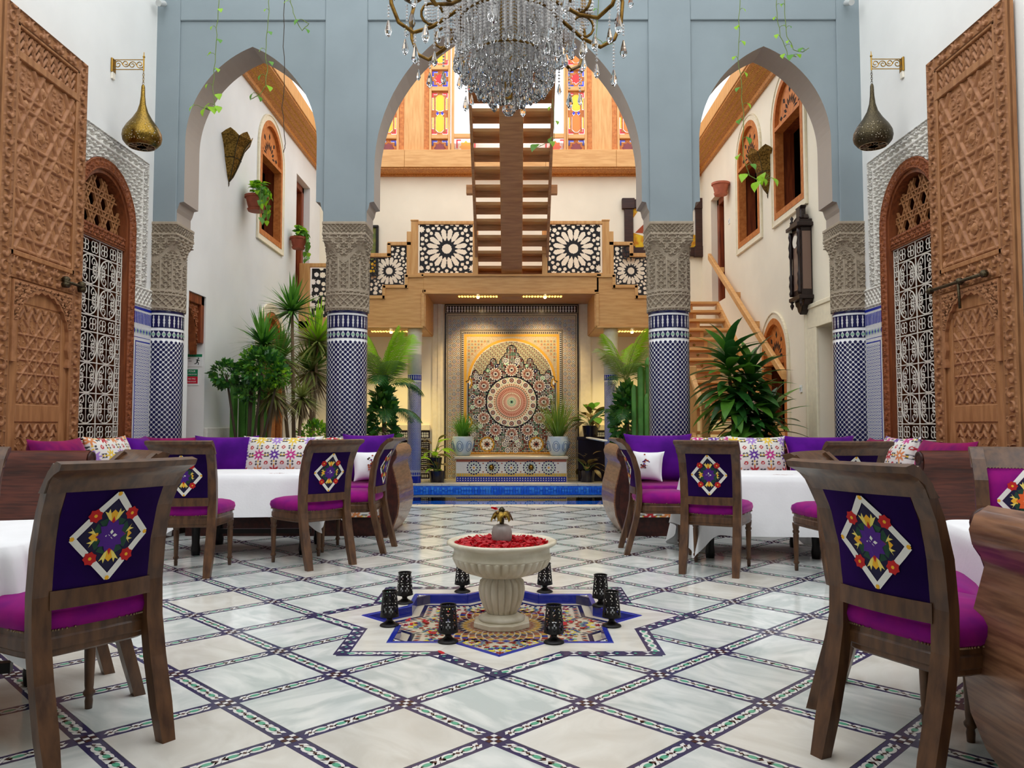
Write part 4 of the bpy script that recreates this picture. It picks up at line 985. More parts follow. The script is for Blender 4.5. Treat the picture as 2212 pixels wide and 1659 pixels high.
# pierced gilt lamp grilles in the soffits
mb0 = MB(); random.seed(5)
for i in range(14):
    for j in range(3):
        cx, cy = -.36+i*.055, -.055+j*.055; r = .022 if (i+j) % 2 else .014
        mb0.lathe([(r, 0), (r*.8, -.012)], 6, c=(cx, cy, 0))
grl = mb0.mesh('lamp_grille', 'lamp_gold')
mb0 = MB(); mb0.lathe([(.025, 0), (.025, -.02), (.012, -.026)], 12); bul = mb0.mesh('lamp_bulb', 'lamp_white')
for x, y, z in ((-.62, 15.05, 3.566), (.62, 15.05, 3.566), (-2.3, 15.1, 2.896), (2.3, 15.1, 2.896)):
    MB().box(x-.42, x+.42, y-.10, y+.10, z, z+.006).build('lamp_plate', 'gold_wood', ld); link('lamp_grille', grl, ld, (x, y, z)); link('lamp_bulb', bul, ld, (x+(.0 if x < 0 else .05), y+.02, z-.012))
warm_spot('soffit_lamp', (-.62, 15.1, 3.5), (-.6, 16.1, 1.8), 105, 1.5, .8); warm_spot('soffit_lamp', (.62, 15.1, 3.5), (.6, 16.1, 1.8), 105, 1.5, .8)
warm_spot('soffit_lamp', (-2.3, 15.1, 2.84), (-2.35, 15.3, 0), 110, 1.9, .8, (1, .78, .3)); warm_spot('soffit_lamp', (2.3, 15.1, 2.84), (2.35, 15.3, 0), 110, 1.9, .8, (1, .78, .3))
# columns under the landing
mb = MB(); r = .128
mb.lathe([(r, 0), (r, 2.05)], 32, 0); s1 = mb.mesh('shaft', 'zel_white', True)
mb = MB(); dots_on_cyl(mb, r, .25, 1.90, 24, 104, .0092, 0, .0015, 6); s2 = mb.mesh('glazed_dots', 'zel_cobalt')
mb = MB(); mb.lathe([(r+.002, 0), (r+.002, .14)], 32, 0, cap=False); mb.lathe([(r+.003, 1.93), (r+.003, 2.03)], 32, 0, cap=False); ring_pieces(mb, r, 1.935, 2.025, 20, SPIN, 1, .005); ring_pieces(mb, r, .15, .22, 20, DIA, 0, .002); s3 = mb.mesh('frieze', ['zel_cobalt', 'zel_white'])
mb = MB(); mb.lathe([(r+.006, 2.05), (r+.006, 2.4), (r+.02, 2.42), (r+.006, 2.44), (r+.008, 2.80), (r+.02, 2.82), (r+.006, 2.84), (r+.01, 2.92)], 32); s4 = mb.mesh('capital', 'stucco_cream', True)
for x, lb in ((-1.80, 'slim blue dotted column under the landing left of the mosaic wall'), (1.90, 'slim blue dotted column under the landing right of the mosaic wall')):
    t = thing('column', lb, 'column', (x, 14.80, 0)); link('shaft', s1, t); tag(link('glazed_dots', s2, t), kind='stuff'); link('frieze', s3, t); link('capital', s4, t)
# ---------------------------------------------------------------- pierced black balustrade panels
def ngon(cx, cz, r, n, a0=0): return [(cx+r*math.cos(a0+2*PI*k/n), cz+r*math.sin(a0+2*PI*k/n)) for k in range(n)]
def hole_set(w, h, rs, rays=16):
    """openings of the fretwork: daisy in the middle, stars and dots round it"""
    H = [ngon(0, 0, rs*.17, 12)]
    for k in range(rays):
        a = 2*PI*(k+.5)/rays; c, s = math.cos(a), math.sin(a); w_ = rs*.070
        def q(r, t): return (r*c-t*s, r*s+t*c)
        H.append([q(rs*.30, 0), q(rs*.42, -w_), q(rs*.66, -w_*1.15), q(rs*.74, 0), q(rs*.66, w_*1.15), q(rs*.42, w_)])
        a += PI/rays; c, s = math.cos(a), math.sin(a)
        H.append(ngon(rs*.80*c, rs*.80*s, rs*.056, 8)); H.append(ngon(rs*.96*c, rs*.96*s, rs*.074, 6, a))
        a += PI/rays; c, s = math.cos(a), math.sin(a); H.append(ngon(rs*.90*c, rs*.90*s, rs*.055, 6))
    for r_, n_ in ((1.16, 24), (1.36, 28)):
        for k in range(n_):
            a = 2*PI*(k+.5)/n_; x, z = rs*r_*math.cos(a), rs*r_*math.sin(a)
            H.append(star8(x, z, rs*.125, .62) if k % 3 == 0 else ngon(x, z, rs*.082, 6, a))
    return H
def fret(parent, cx, cz, poly, rs, y):
    return raster_board('fretwork', parent, poly, [[(p[0]+cx, p[1]+cz) for p in hp] for hp in hole_set(0, 0, rs)], .0085, y, 'black_panel', .012, .022)
yb = YL+.02
bal = thing('balustrade', 'light wood balustrade with black star fretwork left of the central stair', 'balustrade', (0, 0, 0))
def balustrade(t, s):
    x = lambda v: s*v
    fret(t, x(1.19), 4.40, [(x(.70), 3.93), (x(1.70), 3.93), (x(1.70), 4.86), (x(.70), 4.86)], .52, yb)
    def bx(a, b, z0, z1, nm, y0=YL-.02, y1=YL+.06): a, b = sorted((x(a), x(b))); MB().box(a, b, y0, y1, z0, z1).build(nm, 'light_wood_v', t, bev=.004)
    bx(1.73, 1.86, 3.90, 4.92, 'post'); bx(1.72, 1.87, 4.92, 4.945, 'post_cap', YL-.03, YL+.07); bx(.62, 1.73, 4.86, 4.92, 'top_rail'); bx(.60, .70, 3.90, 4.88, 'post'); bx(.70, 1.73, 3.89, 3.935, 'bottom_rail')
    bx(1.86, 1.94, 3.90, 4.72, 'post'); bx(1.86, 2.30, 4.46, 4.525, 'top_rail'); bx(2.24, 2.31, 4.25, 4.5, 'post'); bx(2.24, 2.80, 4.24, 4.31, 'top_rail')
    fret(t, x(2.27), 3.98, [(x(1.94), 3.92), (x(1.98), 3.92), (x(1.98), 3.71), (x(2.38), 3.71), (x(2.38), 3.52), (x(2.64), 3.52), (x(2.64), 4.24), (x(2.30), 4.24), (x(2.30), 4.46), (x(1.94), 4.46)], .36, yb)
    bx(2.64, 2.72, 3.46, 4.25, 'post')
    bx(2.72, 3.95, 4.05, 4.12, 'top_rail') if s < 0 else None
    if s < 0:
        fret(t, -3.06, 3.55, [(-3.72, 3.10), (-2.76, 3.10), (-2.76, 4.03), (-3.72, 4.03)], .50, yb)
        bx(3.76, 3.95, 2.9, 4.06, 'post'); bx(2.72, 3.78, 3.02, 3.10, 'bottom_rail'); bx(2.90, 3.95, 2.90, 3.03, 'bottom_rail')
balustrade(bal, -1)
t = thing('balustrade', 'light wood balustrade with black star fretwork right of the central stair', 'balustrade'); balustrade(t, 1)
# ---------------------------------------------------------------- central open stair, seen from below
cs = thing('central_staircase', 'open wooden stair with one broad spine rising from the landing towards the chandelier', 'stairs', (0, 0, 0))
A_, B_ = Vector((0, 15.35, 3.72)), Vector((0, 11.75, 7.0)); cx0 = .035
dv = (B_-A_); nrm = Vector((0, -dv.z, dv.y)).normalized()*-1
if nrm.z > 0: nrm = -nrm
def beam(mb, x0, x1, t0, t1, th, drop=0):
    p, q = A_+dv*t0+nrm*drop, A_+dv*t1+nrm*drop; n_ = nrm*th
    mb.add([(x0, p.y, p.z), (x1, p.y, p.z), (x1, q.y, q.z), (x0, q.y, q.z), (x0, p.y+n_.y, p.z+n_.z), (x1, p.y+n_.y, p.z+n_.z), (x1, q.y+n_.y, q.z+n_.z), (x0, q.y+n_.y, q.z+n_.z)],
           [(0, 1, 2, 3), (4, 7, 6, 5), (0, 4, 5, 1), (1, 5, 6, 2), (2, 6, 7, 3), (3, 7, 4, 0)]); return mb
beam(MB(), cx0-.20, cx0+.19, .0, 1.0, .18, .10).build('spine', 'stair_wood', cs, bev=.006)
for s in (-1, 1):
    a, b = sorted((cx0+s*.64, cx0+s*.69)); beam(MB(), a, b, .0, 1.0, .16, -.03).build('stringer', 'stair_wood', cs, bev=.004)
    a, b = sorted((cx0+s*.66, cx0+s*.80)); p = A_+dv*.47; MB().box(a, b, p.y-.06, p.y+.06, p.z-.12, p.z+.04).build('side_block', 'stair_wood', cs, bev=.004)
NT = 14
for k in range(NT):
    p = A_+dv*((k+.5)/NT)
    for s in (-1, 1):
        a, b = sorted((cx0+s*.17, cx0+s*.65)); MB().box(a, b, p.y+.10, p.y+.125, p.z-.115, p.z-.01).build('riser', 'stair_wood', cs, bev=.003)
        a, b = sorted((cx0+s*.17, cx0+s*.65)); MB().box(a, b, p.y-.14, p.y+.13, p.z-.01, p.z+.045).build('tread', 'light_wood', cs, bev=.004)
        a, b = sorted((cx0+s*.17, cx0+s*.20)); MB().box(a, b, p.y-.05, p.y+.05, p.z-.10, p.z).build('tread_bracket', 'stair_wood', cs)
# ---------------------------------------------------------------- side stair along the right wall
rs = thing('side_staircase', 'open wooden stair with drawer fronts climbing along the right court wall', 'stairs', (0, 0, 0))
N = 17; z0_, z1_, y0_, y1_ = .2, 3.42, 10.35, 14.75
mbk = MB(); mbk.lathe([(.016, 0), (.022, .012), (.014, .022)], 10); knob = mbk.mesh('ring_pull', 'brass_old', True)
for k in range(N):
    f = k/(N-1); y = y0_+(y1_-y0_)*f; z = z0_+(z1_-z0_)*f
    tr = MB().box(2.66, 3.93, y, y+.33, z-.05, z).build('tread', 'light_wood', rs, bev=.006)
    if k >= 6:
        d = MB().box(2.70, 3.46, y+.08, y+.10, z-.20, z-.05).build('drawer', 'light_wood', rs, bev=.004)
        MB().box(2.80, 3.40, y+.075, y+.082, z-.18, z-.07).build('drawer_face', 'stair_wood', d, bev=.003)
        link('ring_pull', knob, d, (3.22, y+.07, z-.125), (PI/2, 0, 0))
dvv = Vector((0, y1_-y0_, z1_-z0_))
def slope(mb, x0, x1, ya, za, yb_, zb, h):
    return mb.add([(x0, ya, za), (x1, ya, za), (x1, yb_, zb), (x0, yb_, zb), (x0, ya, za+h), (x1, ya, za+h), (x1, yb_, zb+h), (x0, yb_, zb+h)], [(0, 1, 2, 3), (4, 7, 6, 5), (0, 4, 5, 1), (1, 5, 6, 2), (2, 6, 7, 3), (3, 7, 4, 0)])
slope(MB(), 2.62, 2.67, 10.2, .02, 14.8, 3.22, .2).build('stringer', 'light_wood', rs)
slope(MB(), 3.90, 3.95, 10.2, .02, 14.8, 3.22, .2).build('stringer', 'light_wood', rs)
slope(MB(), 3.80, 3.87, 10.95, 1.72, 15.0, 4.26, .13).build('handrail', 'light_wood', rs, bev=.01)
for f in (.1, .35, .6, .85): 
    y = 10.95+4.05*f; z = 1.72+2.54*f; MB().box(3.86, 3.95, y, y+.10, z+.03, z+.12).build('rail_bracket', 'light_wood', rs)
for y in (10.55, 11.3): 
    z = .2+(y-10.35)*.73; MB().box(2.58, 2.70, y, y+.08, z-.2, z+1.05).build('newel_post', 'light_wood_v', rs, bev=.008)
slope(MB(), 2.60, 2.67, 10.5, 1.15, 11.45, 1.85, .09).build('handrail', 'light_wood', rs, bev=.008)
# ================================================================ zellige wall fountain
wf = thing('mosaic_wall_fountain', 'tall zellige mosaic wall panel with round rosette and lobed arch', 'mosaic', (.025, YB-.03, 0))
ZM2 = ZM; PW, PH = 1.37, 3.56
MB().box(-1.62, 1.62, -.01, .03, 0, 3.62).build('pale_surround', 'stucco_cream', wf)
for x_ in (-1.48, 1.48): MB().box(x_-.04, x_+.04, -.03, 0, .5, 3.62).build('surround_moulding', 'stucco_cream', wf, bev=.01)
MB().box(-PW, PW, -.05, 0, 0, PH).build('backing', 'zel_field', wf)
# polygons are laid in (x,z); YF is the face plane
mb = MB(); YF = -.052
class XZ:
    """adapter: flat() in the vertical plane, stacked by a tiny level"""
    def __init__(s, mb, y): s.mb = mb; s.y = y
    def flat(s, P, h, mi=0): s.mb.flat([(p[0], p[1]) for p in P], s.y-h, 'xz', mi)
F = XZ(mb, YF)
def rect(x0, x1, z0, z1, h, mi): F.flat([(x0, z0), (x1, z0), (x1, z1), (x0, z1)], h, mi)
def ring(x0, x1, z0, z1, w_, h, mi): rect(x0, x1, z1-w_, z1, h, mi); rect(x0, x0+w_, z0, z1-w_, h, mi); rect(x1-w_, x1, z0, z1-w_, h, mi)
ring(-PW, PW, 0, PH, .018, .001, 6)
# top frieze
rect(-PW+.03, PW-.03, 3.39, 3.53, .001, 6)
for k in range(45):
    x = -PW+.06+k*.0591; F.flat([(x-.012, 3.40), (x+.012, 3.40), (x+.02, 3.44), (x+.006, 3.46), (x+.02, 3.49), (x, 3.525), (x-.02, 3.49), (x-.006, 3.46), (x-.02, 3.44)], .002, 9)
ring(-PW+.02, PW-.02, 0, 3.38, .012, .001, 6); ring(-PW+.055, PW-.055, 0, 3.335, .008, .001, 6)
# wide border of small stars
BW0, BW1 = PW-.075, PW-.325
def border_cell(x, z, s, par):
    disc(F, x, z, s*.49, .0010, 9, 8); disc(F, x, z, s*.455, .0013, 6 if par % 2 else 8, 8); disc(F, x, z, s*.385, .0016, 9, 8); disc(F, x, z, s*.14, .002, 6, 8)
    for q in range(8):
        a = q*PI/4; F.flat([(x+s*.22*math.cos(a), z+s*.22*math.sin(a)), (x+s*.32*math.cos(a-.3), z+s*.32*math.sin(a-.3)), (x+s*.42*math.cos(a), z+s*.42*math.sin(a)), (x+s*.32*math.cos(a+.3), z+s*.32*math.sin(a+.3))], .002, (8, 1, 3, 7)[par % 4] if q % 2 == 0 else 6)
    F.flat([(x+s*.5-s*.06, z), (x+s*.5, z+s*.06), (x+s*.5+s*.06, z), (x+s*.5, z-s*.06)], .002, 6); F.flat([(x-s*.06, z+s*.5), (x, z+s*.56), (x+s*.06, z+s*.5), (x, z+s*.44)], .002, 8)
s = .083
for i in range(3):
    for j in range(39):
        for sx in (-1, 1): border_cell(sx*(BW1+.045+s*i), .06+s*j, s, i+j)
    for k in range(25): border_cell(-BW1+.04+s*k*1.0, 3.09+s*i, s, i+k)
ring(-BW1, BW1, .46, 3.035, .01, .001, 6); ring(-BW1+.02, BW1-.02, .46, 3.015, .006, .001, 6)
# chequer and gold bands
x1 = BW1-.045
for k in range(62):
    z = .5+.04*k; 
    for sx in (-1, 1): rect(sx*x1-.018, sx*x1+.018, z, z+.02, .001, 6); rect(sx*x1-.012, sx*x1+.012, z+.022, z+.038, .0015, 9)
for k in range(49): rect(-x1+.04*k, -x1+.04*k+.02, 2.955, 2.99, .001, 6)
x2 = x1-.03; ring(-x2, x2, .5, 2.945, .05, .001, 7)
x3 = x2-.058; zs_, za_ = 1.95, 2.86
A1, A2, A3 = arc_pts(-x3, x3, zs_, za_), arc_pts(-x3+.055, x3-.055, zs_, za_-.055), arc_pts(-x3+.068, x3-.068, zs_, za_-.068)
for k in range(len(A1)-1): F.flat([A1[k], A1[k+1], A2[k+1], A2[k]], .0018, 7); F.flat([A2[k], A2[k+1], A3[k+1], A3[k]], .0018, 9)
for sx in (-1, 1): F.flat([(sx*x3, .5), (sx*(x3-.012), .5), (sx*(x3-.012), zs_), (sx*x3, zs_)], .0018, 9); F.flat([(sx*(x3-.012), .5), (sx*(x3-.02), .5), (sx*(x3-.02), zs_), (sx*(x3-.012), zs_)], .0018, 6)
# spandrels
for sx in (-1, 1):
    for i in range(7):
        for j in range(7):
            x, z = x3-.04-i*.065, 2.80-j*.065
            if (x/x3)**2+((z-zs_)/(za_-zs_))**2 > 1.12: rosette(F, sx*x, z, .032, .002, [(.0, .5, 6, 8, 1, 0), (.55, 1.0, 8, 7 if (i+j) % 2 else 3, .9, 0)])
# lobed arch field: outside of it a fine basket weave
LOB = [(.0, 2.72), (.07, 2.70), (.10, 2.62), (.10, 2.56), (.14, 2.56), (.155, 2.50), (.20, 2.47), (.24, 2.40), (.25, 2.33), (.30, 2.33), (.32, 2.42), (.375, 2.46), (.43, 2.42), (.445, 2.33), (.50, 2.30), (.52, 2.22), (.56, 2.20), (.58, 2.12), (.62, 2.12), (.67, 2.10), (.70, 2.18), (.745, 2.22), (.79, 2.18), (.81, 2.09), (.86, 2.08), (.875, 2.0), (.94, 1.97)]
LX = np.array([p[0] for p in LOB]); LZ = np.array([p[1] for p in LOB])
def in_lobe(p): return p[1] < float(np.interp(abs(p[0]), LX, LZ)) and abs(p[0]) < x3-.03 and p[1] > .52
for a, b in zip(LOB[:-1], LOB[1:]):
    for sx in (-1, 1):
        d = Vector((b[0]-a[0], b[1]-a[1])).normalized(); n_ = Vector((-d.y, d.x))*.008
        F.flat([(sx*(a[0]+n_.x), a[1]+n_.y), (sx*(b[0]+n_.x), b[1]+n_.y), (sx*(b[0]-n_.x), b[1]-n_.y), (sx*(a[0]-n_.x), a[1]-n_.y)], .003, 6)
for i in range(-28, 29):
    for j in range(28):
        x, z = i*.036, 1.95+j*.036
        if (x/(x3-.07))**2+((z-zs_)/(za_-zs_-.07))**2 < 1 and not in_lobe((x, z-.02)):
            a, b = (.014, .006) if (i+j) % 2 else (.006, .014); rect(x-a, x+a, z-b, z+b, .002, 6 if (i+j) % 3 else 3)
for k in range(len(LOB)-1):
    for sx in (-1, 1):
        (xa, za), (xb, zb) = LOB[k], LOB[k+1]
        if xb-xa > 1e-4: F.flat([(sx*xa, .54), (sx*xb, .54), (sx*xb, zb), (sx*xa, za)], .0005, 6)
RC_ = (0, 1.56); CX, CZ = RC_
# great rosette: rings from the centre out
def petals(r0, r1, n, mi, wd, ph=0, h=.002): rosette(F, CX, CZ, 1.0, h, [(r0, r1, n, mi, wd, ph)])
disc(F, CX, CZ, .045, .0022, 3, 16); disc(F, CX, CZ, .022, .003, 6, 8)
petals(.05, .10, 16, 3, .8); petals(.085, .16, 32, 10, .75, .5); petals(.12, .19, 32, 8, .6); 
def circ(r, w_, mi, n=72, h=.0016):
    for k in range(n):
        a, b = 2*PI*k/n, 2*PI*(k+1)/n; F.flat([(CX+r*math.cos(a), CZ+r*math.sin(a)), (CX+r*math.cos(b), CZ+r*math.sin(b)), (CX+(r+w_)*math.cos(b), CZ+(r+w_)*math.sin(b)), (CX+(r+w_)*math.cos(a), CZ+(r+w_)*math.sin(a))], h, mi)
disc(F, CX, CZ, .50, .0011, 0, 48); circ(.195, .012, 8); circ(.207, .10, 10); petals(.215, .30, 48, 8, .7, 0, .0026); circ(.31, .012, 6)
petals(.325, .37, 48, 8, .7)
for k in range(18):
    a = 2*PI*(k+.5)/18; x, z = CX+.44*math.cos(a), CZ+.44*math.sin(a); disc(F, x, z, .062, .002, 9, 10); disc(F, x, z, .048, .0024, 6, 10); rosette(F, x, z, .045, .003, [(.1, .95, 8, 10, .8, 0)]); disc(F, x, z, .012, .0035, 6, 6)
    a += PI/18; x, z = CX+.40*math.cos(a), CZ+.40*math.sin(a); F.flat([(x-.015, z), (x, z+.018), (x+.015, z), (x, z-.018)], .002, 3); x, z = CX+.49*math.cos(a), CZ+.49*math.sin(a); F.flat([(x-.018, z), (x, z+.02), (x+.018, z), (x, z-.02)], .002, 3)
SM = [(.0, .16, 8, 6, 1, 0), (.14, .42, 16, 9, .75, 0), (.36, .62, 16, 8, .8, .5), (.56, .82, 16, 10, .8, 0), (.75, 1.0, 16, 9, .7, .5), (.95, 1.14, 16, 6, .7, 0)]
for k in range(12):
    a = PI/2+2*PI*k/12; x, z = CX+.655*math.cos(a), CZ+.655*math.sin(a)
    if in_lobe((x, z)): rosette(F, x, z, .135, .0022, SM, put=in_lobe); disc(F, x, z, .02, .003, 6, 8, in_lobe)
for k in range(24):
    a = PI/2+2*PI*(k+.5)/24; x, z = CX+.80*math.cos(a), CZ+.80*math.sin(a)
    if in_lobe((x, z)): disc(F, x, z, .05, .002, 9, 8, in_lobe); disc(F, x, z, .036, .0025, 1 if k % 2 else 3, 8, in_lobe); disc(F, x, z, .014, .003, 9, 6, in_lobe)
for x, z, m1, m2 in ((-.5, .70, 7, 8), (.5, .70, 7, 8), (-.95, 1.15, 7, 8), (.95, 1.15, 7, 8), (-.95, 1.95, 7, 8), (.95, 1.95, 7, 8)):
    rosette(F, x, z, .16, .003, [(.75, 1.0, 16, m1, 1, 0), (.7, .95, 16, m1, 1, .5), (.45, .8, 8, 9, 1.3, 0), (.25, .6, 8, 9, 1.2, .5), (.1, .5, 8, m2, .9, 0), (0, .25, 8, 6, 1, 0)], put=in_lobe)
for x, z in ((-.08, .82), (.08, .82), (-.14, .70), (.14, .70), (-.08, .58), (.08, .58), (-.78, .9), (.78, .9), (-.88, 1.0), (.88, 1.0), (-.80, 1.05), (.80, 1.05), (-.12, 2.40), (.12, 2.40), (-.72, 2.08), (.72, 2.08), (-.95, 1.50), (.95, 1.50), (-.95, 1.68), (.95, 1.68)):
    disc(F, x, z, .058, .0026, 9, 8, in_lobe); disc(F, x, z, .045, .003, 1, 8, in_lobe); rosette(F, x, z, .042, .0035, [(.1, .95, 8, 9, .8, 0)], put=in_lobe)
random.seed(11)
for i in range(-31, 32):
    for j in range(68):
        x, z = i*.032, .54+j*.032; r = math.hypot(x-CX, z-CZ)
        if r > .53 and in_lobe((x, z)):
            F.flat([(x-.014, z), (x, z+.014), (x+.014, z), (x, z-.014)] if (i+j) % 2 else [(x-.009, z-.009), (x+.009, z-.009), (x+.009, z+.009), (x-.009, z+.009)], .001, random.choice((9, 8, 9, 0, 3, 9, 10)))
rect(-x3, x3, .50, .54, .0012, 7)
for k in range(60): rect(-x3+k*.033, -x3+k*.033+.012, .505, .535, .002, 8)
tag(mb.build('glazed_pieces', ZM, wf), kind='stuff')
MB().lathe([(.0, 0), (.05, 0), (.06, .02), (.03, .05), (.02, .09), (.0, .1)], 14).build('spout', 'brass', wf, smooth=True)
o = wf.children[-1]; o.location = (0, -.05, .86); o.rotation_euler = (PI/2, 0, 0)
# bench basin in front
bn = thing('mosaic_bench', 'low tiled basin bench in front of the mosaic wall with two brass spouts', 'bench', (.02, 15.2, 0))
MB().box(-1.07, 1.07, 0, .77, 0, .44).build('bench_body', 'zel_cream', bn)
MB().box(-1.10, 1.10, -.03, .77, .44, .49).build('bench_top', 'zel_cream', bn, bev=.008)
mb = MB(); F = XZ(mb, -.001)
rect(-1.06, 1.06, 0, .10, .001, 5); rect(-1.06, 1.06, .105, .16, .001, 7); rect(-1.06, 1.06, .385, .43, .001, 8)
for k in range(42):
    for z in (.03, .07): rect(-1.03+.05*k-.01, -1.03+.05*k+.01, z-.008, z+.008, .002, 9)
rect(-1.06, 1.06, .165, .38, .0008, 3 if False else 9)
for c in (-.72, -.36, 0, .36, .72):
    rosette(F, c, .272, .15, .002, [(0, .2, 8, 7, 1, 0), (.3, .55, 8, 1, .8, 0), (.5, .7, 16, 3, .7, .5), (.72, .95, 16, 1, .9, 0)])
    for z in (.19, .355): F.flat([(c+.18-.02, z), (c+.18, z+.015), (c+.18+.02, z), (c+.18, z-.015)], .002, 8)
for k in range(50): rect(-1.05+.0425*k, -1.05+.0425*k+.012, .11, .155, .002, 3)
tag(mb.build('glazed_pieces', ZM, bn), kind='stuff')
for x in (-.38, .38): 
    o = MB().lathe([(0, 0), (.05, 0), (.055, .02), (.025, .04), (.03, .08), (.0, .085)], 14).build('spout', 'brass', bn, smooth=True); o.location = (x, 0, .28); o.rotation_euler = (PI/2, 0, 0)
# dark zellige dados left and right of the panel
for s, lb in ((-1, 'black and white zellige dado left of the mosaic wall'), (1, 'black and white zellige dado right of the mosaic wall')):
    t = thing('zellige_dado', lb, 'tilework', (s*2.0, YB-.05, 0))
    a, b = (-.60, .36) if s < 0 else (-.34, .60)
    MB().box(a, b, -.02, .05, 0, .98).build('backing', 'zel_black', t)
    mb = MB(); F = XZ(mb, -.022); n = int((b-a)/.036)
    for k in range(n):
        x = a+.02+.036*k; F.flat([(x-.009, .84), (x+.009, .84), (x+.013, .88), (x+.004, .9), (x+.013, .92), (x, .955), (x-.013, .92), (x-.004, .9), (x-.013, .88)], .001, 9)
        F.flat([(x-.01, .06), (x, .10), (x+.01, .06), (x, .02)], .001, 9)
        for j in range(15): 
            z = .17+.04*j; F.flat([(x-.012, z), (x, z+.012), (x+.012, z), (x, z-.012)] if (k+j) % 2 else [(x-.014, z-.005), (x+.014, z-.005), (x+.014, z+.005), (x-.014, z+.005)], .001, 9)
    for z in (.12, .14, .79, .81): rect(a, b, z, z+.008, .001, 9)
    tag(mb.build('glazed_pieces', ZM, t), kind='stuff')
    MB().box(a-.15 if s < 0 else a, b if s < 0 else b+.15, -.04, .05, .98, 1.10).build('ledge', 'stucco_cream', t, bev=.01)
# framed pictures
def picture(label, cx, cz, w_, h_, fw, fm, cm, blocks):
    t = thing('picture', label, 'picture', (cx, YB-.03, cz))
    MB().box(-w_/2, w_/2, -.02, .02, -h_/2, h_/2).build('canvas', cm, t)
    for a, b, c, d in ((-w_/2-fw, -w_/2, -h_/2, h_/2), (w_/2, w_/2+fw, -h_/2, h_/2), (-w_/2-fw, w_/2+fw, h_/2, h_/2+fw), (-w_/2-fw, w_/2+fw, -h_/2-fw, -h_/2)): MB().box(a, b, -.06, .02, c, d).build('frame_rail', fm, t, bev=.006)
    for bx_ in blocks: MB().prism(bx_[0], -.024, -.019, 'xz').build('paint_patch', bx_[1], t)
    return t
p = picture('painting of yellow flowers in a chunky brown wood frame behind the right column', 3.17, 5.15, 1.28, .82, .18, 'frame_brown', 'canvas_white',
    [([(-.64, -.41), (.64, -.41), (.64, -.15), (.1, -.05), (-.4, -.18), (-.64, -.1)], 'canvas_gold'), ([(-.60, -.1), (-.4, .1), (-.35, .0), (-.2, .12), (-.3, -.12)], 'canvas_red'), ([(-.64, .2), (-.5, .41), (-.64, .41)], 'canvas_gold'), ([(.2, .0), (.4, .3), (.5, .0)], 'canvas_red')])
for sx in (-1, 1):
    for sz in (-1, 1): MB().box(sx*.74-.13, sx*.74+.13, -.085, .02, sz*.50-.11, sz*.50+.11).build('corner_block', 'frame_brown', p, bev=.008)
picture('olive green picture in a thin black frame behind the left column', -2.92, 4.68, .30, .95, .05, 'frame_black', 'canvas_olive', [([(-.15, -.475), (.15, -.475), (.15, -.2), (0, -.3), (-.15, -.2)], 'canvas_gold')])
